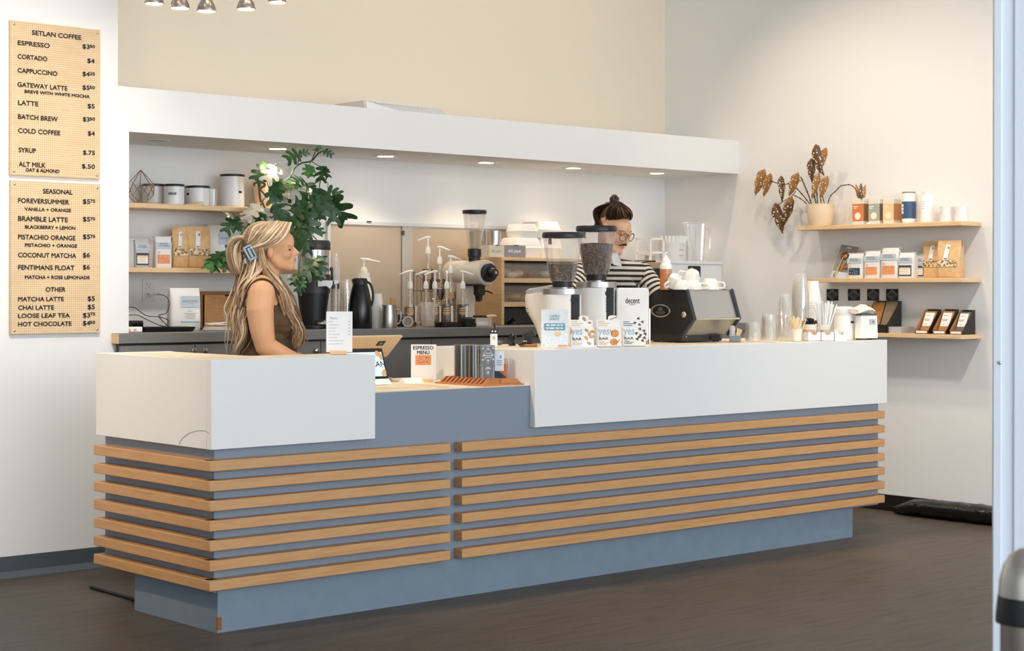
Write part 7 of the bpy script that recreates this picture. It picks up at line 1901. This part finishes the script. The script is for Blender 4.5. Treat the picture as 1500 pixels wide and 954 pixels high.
for S, E_, Wr in ((sl, eL, wL), (sr, eR, wR)):
    for A, B_, r0, r1 in ((S, E_, 0.078, 0.066), (E_, E_.lerp(Wr, 0.72), 0.066, 0.05)):
        d = (B_ - A); Lh = d.length
        Mx = Matrix.Translation(A) @ d.to_track_quat('Z', 'Y').to_matrix().to_4x4()
        q = MB(); q.limb([(0, 0, 0), (0, 0, Lh * 0.5), (0, 0, Lh)], [r0, (r0 + r1) / 2, r1], 20); o = q.build('sleeve', STR, sh, smooth=80); o.matrix_local = Mx
# collar
COLR = mat('grey_collar', '#b9bcc2', 0.8)
m = MB()
c0 = ml(888, 381, 6.90); c1 = ml(901, 392, 6.87); c2 = ml(909, 384, 6.88); c3 = ml(905, 377, 6.90)
for pts in ((ml(894, 371, 6.87), ml(905, 369, 6.85), ml(911, 391, 6.80), ml(899, 388, 6.80)), (ml(894, 371, 6.87), ml(878, 376, 6.88), ml(883, 392, 6.82), ml(895, 391, 6.80))):
    n_ = Vector((0, -0.004, 0)); m.add(list(pts) + [p + n_ for p in pts], [(0, 1, 2, 3), (7, 6, 5, 4), (0, 4, 5, 1), (1, 5, 6, 2), (2, 6, 7, 3), (3, 7, 4, 0)])
m.build('collar', COLR, sh, smooth=0)
b = MB(); b.ell((tc.x, tc.y, 0.96), (0.175, 0.135, 0.15))
for s in (-1, 1): b.limb([(tc.x + s * 0.09, tc.y, 0.92), (tc.x + s * 0.1, tc.y - 0.01, 0.5), (tc.x + s * 0.1, tc.y + 0.01, 0.12)], [0.11, 0.08, 0.056])
blob(b, 'trousers', mat('dark_denim', '#24282f', 0.85), mn, 0.012, 4)
m = MB()
for s in (-1, 1): m.limb([(tc.x + s * 0.1, tc.y + 0.035, 0.048), (tc.x + s * 0.11, tc.y - 0.16, 0.04)], [0.047, 0.038])
m.build('shoes', DARK, mn)
# hair, knot, moustache, glasses
b = MB(); HE(b, (-0.030, 0, 0.050), (0.086, 0.070, 0.092)); HE(b, (0.02, 0, 0.104), (0.062, 0.058, 0.026)); HE(b, (-0.045, 0, 0.0), (0.066, 0.072, 0.07))
hb = blob(b, 'hair', HB[1], mn, 0.007, 5)
h = MB()
kn = ml(900, 293, 6.92)
for i in range(30):
    a = -1.9 + 3.8 * i / 29
    st = hv(0.080 * math.cos(a) - 0.002, 0.068 * math.sin(a), 0.108 - 0.034 * abs(a))
    md = hv(0.055 * math.cos(a) - 0.014, 0.064 * math.sin(a), 0.128)
    en = hv(-0.03, 0.01 * math.sin(a), 0.155)
    locks(h, [st, (st + md) / 2 + (st - hv(0, 0, 0.04)).normalized() * 0.007, md, en], 5, [0.003, 0.004, 0.004, 0.005], 0.0045, 0, 1, 900 + i, 0.6, 3)
for i in range(16):
    a = R(90 + 180 * i / 15)
    st = hv(-0.1 * abs(math.cos(a)) - 0.02, 0.08 * math.sin(a) * (-1 if i % 2 else 1), -0.02); en = hv(-0.05, 0.0, 0.15); md = hv(-0.12, 0.07 * math.sin(a) * (-1 if i % 2 else 1), 0.07)
    locks(h, [st, md, en], 4, 0.006, 0.006, 0, 1, 950 + i, 0.6, 3)
h.build('locks', HB, hb, smooth=80)
b = MB(); b.ell(kn, (0.025, 0.025, 0.029)); b.limb([kn, hv(-0.03, 0, 0.14)], [0.012, 0.02]); b.ell(ml(890.5, 301, 6.94), (0.022, 0.02, 0.02)); b.ell(ml(899, 302, 6.93), (0.03, 0.022, 0.018))
kk = blob(b, 'topknot', HB[0], hb, 0.005, 3)
h = MB()
for i in range(14):
    a = 2 * PI * i / 14; u_ = Vector((math.cos(a), math.sin(a), 0))
    h.m = i % 3; h.tube([kn + u_ * 0.008 + Vector((0, 0, 0.028)), kn + u_ * 0.024 + Vector((0, 0, 0.008)), kn + u_ * 0.02 + Vector((0, 0, -0.018)), kn + Vector((0, 0, -0.03))], [0.004, 0.005, 0.005, 0.003], 6)
h.build('knot_locks', HB, kk, smooth=80)
m = MB()
for s in (-1, 1): m.tube([hv(0.116, 0.0, -0.050), hv(0.112, s * 0.016, -0.053), hv(0.100, s * 0.032, -0.064)], [0.0065, 0.006, 0.0025], 8, True, True)
m.build('moustache', HB[0], mn)
m = MB()
for s in (-1, 1): m.tube([hv(0.104, s * 0.014, 0.022), hv(0.100, s * 0.034, 0.028), hv(0.084, s * 0.052, 0.022)], [0.0032, 0.0038, 0.002], 6)
m.build('eyebrow', HB[1], mn)
m = MB()
for s in (-1, 1): HE(m, (0.088, s * 0.031, 0.0), (0.009, 0.013, 0.006))
m.build('eye', mat('eye_dark', '#3a2a20', 0.3), mn)
m = MB(); HE(m, (0.109, 0, -0.0715), (0.006, 0.017, 0.004)); m.build('lips', mat('lips', '#c07f68', 0.45), mn)
gl = MB(); ln_ = MB()
for s in (-1, 1):
    poly = [(0.027 * math.cos(R(a)) * 1.04, 0.025 * math.sin(R(a))) for a in range(22, 382, 30)]
    pts = [hv(0.122 - 0.10 * abs(q[0] + 0.034) * 0 - 0.012 * (abs(s * 0.034 + q[0]) / 0.06), s * 0.035 + q[0], -0.004 + q[1]) for q in poly]
    gl.tube(pts + [pts[0]], 0.0027, 6)
    ln_.add(pts, [tuple(range(len(pts)))])
    gl.tube([hv(0.108, s * 0.062, 0.008), hv(0.05, s * 0.078, 0.010), hv(-0.005, s * 0.082, 0.004)], 0.0018, 6)
gl.tube([hv(0.121, -0.009, 0.004), hv(0.124, 0, 0.008), hv(0.121, 0.009, 0.004)], 0.0018, 6)
g_ = gl.build('glasses', mat('bronze_wire', (0.30, 0.19, 0.11), 0.35, 0.8), mn)
ln_.build('lens', clear('spectacle_lens', (0.97, 0.96, 0.95), 0.12), g_, smooth=0)
# ------------------------------------------------------------------ plants
def leaf_frame(A, B, nrm, roll=0.0):
    x = (B - A); L = x.length; x = x / L
    n = Vector(nrm); n = (n - x * n.dot(x)).normalized(); y = n.cross(x)
    M = Matrix(((x.x, y.x, n.x, A.x), (x.y, y.y, n.y, A.y), (x.z, y.z, n.z, A.z), (0, 0, 0, 1)))
    return M @ Matrix.Rotation(roll, 4, 'X') @ Matrix.Scale(L, 4)

def split_leaf(wd=0.78, droop=0.25, lobes=4, seedv=0):
    """unit split leaf along +x: rounded base, finger-like lobes with gaps between, folded a little along the midrib"""
    rnd = random.Random(seedv); m = MB()
    def P(x, y): return (x, y, 0.10 * abs(y) - droop * (x * x * 0.6 + y * y * 0.8))
    for s in (-1, 1):
        for i in range(lobes):
            t0 = i / lobes * 0.88; t1 = (i + 1) / lobes * 0.88
            tc_ = (t0 + t1) / 2; prof = math.sin(PI * min(0.97, 0.2 + 0.68 * tc_)) ** 0.8
            Ls = wd * 0.62 * prof * rnd.uniform(0.9, 1.1)
            ang = R(104 - 66 * tc_ + rnd.uniform(-5, 5))
            dx, dy = math.cos(ang), math.sin(ang)
            rows = []
            for f, wf in ((0, 1.0), (0.3, 1.1), (0.48, 0.90), (0.74, 0.86), (0.92, 0.64), (1.0, 0.28)):
                cx = tc_ + dx * Ls * f + 0.10 * f * f; cy = dy * Ls * f
                hw2 = (t1 - t0) / 2 * wf * (1.0 if f else 1)
                rows.append((P(cx - hw2, s * (cy + 0.02 * f)), P(cx, s * cy * 1.02), P(cx + hw2, s * (cy - 0.03 * f))))
            v = [p for r in rows for p in r]; fs = []
            for j in range(len(rows) - 1):
                for q in range(2): fs.append((j * 3 + q, j * 3 + q + 1, j * 3 + q + 4, j * 3 + q + 3))
            m.add(v, fs)
        rows = []
        for f, hw2 in ((0, 0.10), (0.4, 0.085), (0.8, 0.05), (1.0, 0.008)):
            x = 0.80 + 0.20 * f; rows += [P(x, 0), P(x - 0.02 * f, s * hw2)]
        m.add(rows, [(0, 1, 3, 2), (2, 3, 5, 4), (4, 5, 7, 6)])
    m.tube([P(-0.02, 0), P(0.4, 0), P(0.95, 0)], [0.014, 0.010, 0.004], 5)
    return m
LEAFG = ramp_mat('deep_green_leaf', [(0.3, '#1d3a1e'), (0.55, '#2c5229'), (0.8, '#3d6a36')], (1, 1, 1), 0.36, tscale=2.2)
LEAFY = ramp_mat('fresh_green_leaf', [(0.3, '#3a6a34'), (0.6, '#558749')], (1, 1, 1), 0.38, tscale=2.2)
LEAFW = ramp_mat('overlit_leaf', [(0.3, '#a9a695'), (0.6, '#c9c4b4'), (0.85, '#8a977a')], (1, 1, 1), 0.35, tscale=2.6)  # burnt-out glare of the downlight put into the leaf colour
STEMG = mat('vine_stem', '#3f5a33', 0.6)
WOODY = mat('woody_stem', '#6d4c33', 0.8)
pp_, pk_ = sY(397, 8.21, ZA)
pl = thing('split_leaf_plant', 'large trailing split-leaf plant in a cream pot on the upper niche shelf', 'plant', pp_, 0)
h = hgt(pp_, 268)
MB().lathe([(0, 0), (21 * pk_, 0), (25 * pk_, h * 0.5), (26.5 * pk_, h * 0.93), (27.5 * pk_, h), (25.5 * pk_, h), (24 * pk_, h * 0.85), (0, h * 0.85)], 40).build('pot', mat('cream_pot', '#e2d3ba', 0.5), pl)
MB().lathe([(0, h * 0.9), (24 * pk_, h * 0.86)], 30).build('soil', mat('dark_soil', '#2c2018', 0.9, noise=0.4, scale=60), pl)
def lp(px, py, Y): return PY(px, py, Y) - pp_
protos = [split_leaf(0.80, 0.28, 3, i).build('leaf', LEAFG, pl, smooth=60) for i in range(3)]
protos += [split_leaf(0.82, 0.26, 3, 7).build('leaf', LEAFW, pl, smooth=60), split_leaf(0.7, 0.15, 3, 9).build('leaf', LEAFY, pl, smooth=60)]
used = set()
rnd = random.Random(77)
def put_leaf(kind, A, B, up=0.35, roll=None):
    o = protos[kind]
    if kind in used:
        o = o.copy(); COL.objects.link(o); o.parent = pl
    used.add(kind)
    n = -FW * rnd.uniform(0.7, 1.0) + Vector((rnd.uniform(-0.4, 0.4), rnd.uniform(-0.3, 0.3), up + rnd.uniform(-0.2, 0.3)))
    o.matrix_local = leaf_frame(A, B, n, roll if roll is not None else rnd.uniform(-0.35, 0.35))
LV = [  # base px,py -> tip px,py, depth, kind
 (406, 245, 392, 262, 8.02, 3), (406, 243, 426, 250, 8.0, 3),
 (388, 246, 376, 262, 8.05, 0), (391, 245, 383, 240, 8.1, 4), (437, 226, 423, 232, 7.70, 0), (438, 226, 451, 222, 7.70, 0), (462, 221, 458, 218, 7.70, 4), (463, 221, 470, 216, 7.70, 4), (475, 221, 486, 227, 7.70, 0),
 (453, 243, 456, 258, 7.98, 4), (455, 243, 448, 256, 7.98, 4), (472, 244, 482, 258, 7.97, 0), (473, 245, 470, 262, 7.97, 0),
 (478, 275, 488, 268, 7.95, 0), (480, 278, 497, 284, 7.94, 1), (482, 290, 504, 320, 7.93, 2), (484, 292, 490, 320, 7.93, 1), (480, 288, 500, 303, 7.93, 1), (474, 280, 468, 306, 7.94, 2), (472, 285, 478, 312, 7.93, 1), (466, 276, 462, 300, 7.95, 1), (468, 288, 460, 312, 7.92, 2),
 (452, 268, 444, 284, 7.97, 1), (447, 266, 436, 262, 7.98, 0), (455, 270, 461, 284, 7.96, 0), (440, 272, 428, 286, 7.96, 3), (436, 268, 424, 270, 7.98, 0), (446, 282, 440, 304, 7.93, 1), (438, 284, 432, 300, 7.95, 0), (452, 288, 452, 308, 7.92, 1), (456, 296, 466, 318, 7.9, 2), (448, 300, 442, 322, 7.9, 1), (440, 302, 428, 318, 7.92, 2), (460, 306, 466, 334, 7.9, 1), (450, 312, 458, 338, 7.88, 0), (444, 314, 438, 336, 7.89, 1), (436, 310, 424, 326, 7.92, 1), (456, 326, 468, 346, 7.88, 0), (448, 328, 444, 352, 7.86, 1), (440, 326, 432, 346, 7.88, 2), (462, 332, 472, 342, 7.88, 4), (452, 338, 450, 362, 7.86, 1), (444, 342, 452, 366, 7.85, 2), (438, 338, 430, 358, 7.87, 1),
 (420, 272, 432, 282, 7.98, 3), (418, 276, 414, 292, 7.98, 3), (410, 262, 404, 282, 8.0, 0), (402, 268, 408, 288, 8.0, 1), (398, 280, 404, 302, 7.99, 0), (404, 290, 396, 306, 7.98, 1), (412, 296, 424, 308, 7.96, 3), (416, 302, 420, 320, 7.94, 3), (406, 300, 414, 318, 7.95, 1), (414, 314, 424, 330, 7.92, 1), (400, 310, 412, 326, 7.94, 0), (424, 292, 418, 308, 7.95, 2), (428, 300, 424, 320, 7.93, 0),
 (384, 298, 372, 310, 7.99, 0), (382, 302, 370, 322, 7.98, 3), (386, 306, 392, 322, 7.97, 3), (378, 304, 362, 316, 7.98, 3), (374, 300, 362, 306, 8.0, 1), (380, 312, 372, 334, 7.96, 0), (390, 312, 382, 330, 7.96, 1),
 (343, 318, 334, 312, 7.98, 0), (342, 318, 346, 336, 7.98, 1), (340, 322, 332, 338, 7.98, 1), (345, 322, 352, 334, 7.98, 0),
 (341, 362, 332, 384, 7.98, 1), (343, 364, 348, 388, 7.98, 1), (342, 362, 352, 372, 7.98, 0), (330, 370, 322, 390, 7.98, 0), (326, 370, 312, 378, 7.98, 1), (324, 374, 304, 392, 7.97, 4), (320, 376, 308, 386, 7.98, 0), (328, 374, 334, 394, 7.97, 1), (318, 382, 316, 396, 7.97, 0),
 (466, 378, 474, 396, 7.72, 0), (464, 378, 452, 392, 7.72, 1), (462, 382, 448, 402, 7.71, 2), (466, 382, 470, 404, 7.71, 1), (464, 376, 474, 380, 7.72, 4), (460, 388, 462, 408, 7.71, 0),
 (438, 404, 432, 416, 7.7, 0), (440, 406, 444, 420, 7.7, 4), (436, 402, 428, 408, 7.7, 1), (442, 412, 438, 426, 7.7, 0)]
for i, a in enumerate(LV):
    if a[5] < 3 and 12 < i < 62 and i % 4 == 1: continue
    A_, B_ = lp(a[0], a[1], a[4]), lp(a[2], a[3], a[4] - 0.03)
    put_leaf(a[5], A_, A_ + (B_ - A_) * (1.18 if 12 < i < 62 else 1.05))
ST = [([(400, 285, 8.15), (410, 268, 8.05), (424, 261, 8.0), (432, 246, 7.99), (442, 239, 7.9), (456, 236, 7.82), (466, 225, 7.72), (475, 221, 7.70)], 1.3), ([(456, 236, 7.82), (462, 222, 7.70)], 0.8), ([(436, 242, 7.95), (438, 227, 7.70)], 0.8), ([(455, 236, 7.99), (453, 244, 7.98)], 0.6), ([(457, 237, 7.99), (467, 243, 7.98), (473, 244, 7.97)], 0.7),
      ([(405, 284, 8.15), (425, 276, 8.0), (448, 276, 7.97), (462, 268, 7.96), (470, 262, 7.96), (473, 248, 7.97)], 1.2), ([(470, 263, 7.96), (468, 274, 7.95), (474, 284, 7.94), (482, 292, 7.93)], 0.9), ([(473, 264, 7.96), (480, 268, 7.95), (480, 276, 7.95)], 0.6),
      ([(410, 284, 8.1), (430, 284, 7.98), (446, 298, 7.93), (452, 320, 7.89), (450, 345, 7.86)], 1.2), ([(398, 284, 8.1), (402, 262, 8.05), (404, 240, 8.02)], 1.0), ([(396, 282, 8.12), (390, 262, 8.08), (390, 246, 8.06)], 0.8),
      ([(392, 284, 8.1), (384, 296, 8.0), (376, 312, 7.98), (363, 330, 7.98), (348, 350, 7.98), (330, 368, 7.98), (318, 380, 7.98)], 1.1), ([(355, 342, 7.98), (348, 332, 7.98), (342, 319, 7.98)], 0.7), ([(346, 352, 7.98), (342, 362, 7.98)], 0.6),
      ([(452, 340, 7.86), (464, 352, 7.78), (466, 366, 7.73), (464, 378, 7.72)], 0.8), ([(448, 352, 7.84), (440, 378, 7.74), (438, 402, 7.7), (442, 414, 7.7)], 0.7)]
for pts, w_ in ST:
    MB().tube(bez([lp(*q) for q in pts], 6), 0.0036 * w_, 7).build('vine', STEMG, pl)
for pts, w_ in (([(372, 272, 8.04), (374, 268, 8.04), (384, 267, 8.03), (388, 272, 8.03), (380, 278, 8.02), (382, 296, 8.0)], 1.6), ([(378, 274, 8.03), (392, 290, 8.0)], 1.1), ([(384, 296, 8.0), (390, 310, 7.98)], 1.2), ([(400, 270, 8.02), (416, 266, 8.02), (428, 272, 8.0)], 1.4)):
    MB().tube(bez([lp(*q) for q in pts], 6), 0.0042 * w_, 7).build('woody_runner', WOODY, pl)

# spotted plant on the side wall shelf
p, k = wx(1201.5, 8.715, Z1)
sp = thing('spotted_plant', 'brown white-spotted begonia in a cream pot on the top side shelf', 'plant', p, 0)
h = hgt(p, 298.5)
MB().lathe([(0, 0), (15.5 * k, 0), (17 * k, 0.01), (20 * k, h * 0.6), (20.6 * k, h), (19.2 * k, h), (18.5 * k, h * 0.85), (0, h * 0.85)], 40).build('pot', mat('buff_pot', '#e6cfae', 0.4), sp)
MB().lathe([(0, h * 0.9), (18.6 * k, h * 0.86)], 28).build('soil', mat('dark_soil', '#2c2018', 0.9), sp)
def spots(name, c1, c2):
    if name in MATS: return MATS[name]
    m = bpy.data.materials.new(name); m.use_nodes = True; nt = m.node_tree; bs_ = nt.nodes['Principled BSDF']; bs_.inputs['Roughness'].default_value = 0.45
    tc_ = nt.nodes.new('ShaderNodeTexCoord'); mp_ = nt.nodes.new('ShaderNodeMapping'); mp_.inputs['Scale'].default_value = (1, 1, 0.0)
    vo = nt.nodes.new('ShaderNodeTexVoronoi'); vo.inputs['Scale'].default_value = 12; vo.inputs['Randomness'].default_value = 0.55
    lt_ = nt.nodes.new('ShaderNodeMath'); lt_.operation = 'LESS_THAN'; lt_.inputs[1].default_value = 0.30
    ns_ = nt.nodes.new('ShaderNodeTexNoise'); ns_.inputs['Scale'].default_value = 3
    m1 = nt.nodes.new('ShaderNodeMix'); m1.data_type = 'RGBA'; m1.inputs['A'].default_value = lin(c1); m1.inputs['B'].default_value = lin(c2)
    m2 = nt.nodes.new('ShaderNodeMix'); m2.data_type = 'RGBA'; m2.inputs['B'].default_value = lin('#efe6d6')
    for a, c in ((tc_.outputs['Object'], mp_.inputs[0]), (mp_.outputs[0], vo.inputs['Vector']), (tc_.outputs['Object'], ns_.inputs['Vector']), (ns_.outputs['Fac'], m1.inputs['Factor']), (vo.outputs['Distance'], lt_.inputs[0]), (lt_.outputs[0], m2.inputs['Factor']), (m1.outputs['Result'], m2.inputs['A']), (m2.outputs['Result'], bs_.inputs['Base Color'])): nt.links.new(a, c)
    MATS[name] = m; return m
SPD = spots('spotted_dark_leaf', '#4a3018', '#7a5028'); SPL = spots('spotted_tan_leaf', '#8f6232', '#b98445')
def wing(seedv=0):
    """unit angel-wing leaf along +x, lopsided at the base, pointed at the tip"""
    m = MB(); n = 12; v = []
    for i in range(n + 1):
        t = i / n
        a = 0.205 * math.sin(PI * min(1, t ** 0.7 * 0.98 + 0.02)) ** 0.75 * (1 - 0.15 * t); b_ = 0.165 * math.sin(PI * min(1, t ** 0.62 * 0.98 + 0.02)) ** 0.8
        z = -0.16 * t * t
        wob = 0.012 * math.sin(t * 17 + seedv)
        v += [(t - 0.06 * (1 - t), a + wob, z - 0.07), (t, a * 0.5, z - 0.015), (t, 0, z), (t, -b_ * 0.5, z - 0.015), (t + 0.02 * (1 - t), -b_ + wob, z - 0.07)]
    fs = []
    for i in range(n):
        for q in range(4): fs.append((i * 5 + q, i * 5 + q + 1, (i + 1) * 5 + q + 1, (i + 1) * 5 + q))
    return m.add(v, fs)
wp = [wing(0).build('leaf', SPD, sp, smooth=70), wing(2).build('leaf', SPL, sp, smooth=70)]
usedw = set(); rnd = random.Random(5)
def bp(px, py, X): return PX(px, py, X) - p
BL = [(1117, 249, 1103, 288, 8.66, 1), (1127, 255, 1119, 290, 8.68, 1), (1144, 258, 1150, 294, 8.66, 0), (1167, 254, 1157, 290, 8.65, 1), (1159, 289, 1145, 309, 8.68, 1), (1160, 292, 1151, 335, 8.70, 0), (1134, 299, 1147, 340, 8.71, 0),
      (1187, 233, 1189, 267, 8.68, 0), (1193, 213, 1201, 253, 8.66, 0), (1208, 217, 1200, 247, 8.69, 1), (1199, 254, 1194, 292, 8.64, 1), (1210, 259, 1202, 293, 8.66, 1), (1196, 240, 1207, 256, 8.71, 0), (1262, 292, 1255, 268, 8.72, 1), (1263, 291, 1262, 267, 8.71, 0), (1264, 292, 1269, 271, 8.72, 1)]
for a in BL:
    o = wp[a[5]]
    if a[5] in usedw:
        o = o.copy(); COL.objects.link(o); o.parent = sp
    usedw.add(a[5])
    n = -FW + Vector((rnd.uniform(-0.3, 0.3), rnd.uniform(-0.3, 0.3), rnd.uniform(-0.1, 0.3)))
    o.matrix_local = leaf_frame(bp(a[0], a[1], a[4]), bp(a[2], a[3], a[4]), n, rnd.uniform(-0.3, 0.3))
BS = [([(1189, 301), (1184, 285), (1173, 259)], 1.3), ([(1188, 301), (1176, 286), (1166, 275)], 1.1), ([(1184, 301), (1174, 292), (1163, 286)], 1.0), ([(1173, 266), (1165, 262), (1152, 270), (1134, 267), (1119, 262)], 0.9), ([(1196, 301), (1191, 275), (1191, 245)], 1.3), ([(1198, 301), (1196, 270), (1200, 252), (1199, 230)], 1.2), ([(1203, 301), (1202, 285), (1205, 265)], 1.0), ([(1208, 300), (1205, 286), (1209, 270)], 0.9), ([(1166, 280), (1158, 290), (1152, 300)], 0.8), ([(1152, 292), (1140, 300)], 0.7),
      ([(1212, 300), (1216, 288), (1224, 280), (1231, 273), (1239, 271), (1248, 272), (1258, 284), (1263, 292)], 0.9)]
for pts, w_ in BS:
    m = MB(); C_ = bez([bp(q[0], q[1], 8.69) for q in pts], 6); m.tube(C_, 0.0034 * w_, 7)
    for j in range(3, len(C_) - 1, 4): m.ell(C_[j], 0.0055 * w_, n=8, m=5)
    m.build('stem', mat('brown_stem', '#5d4430', 0.7), sp)
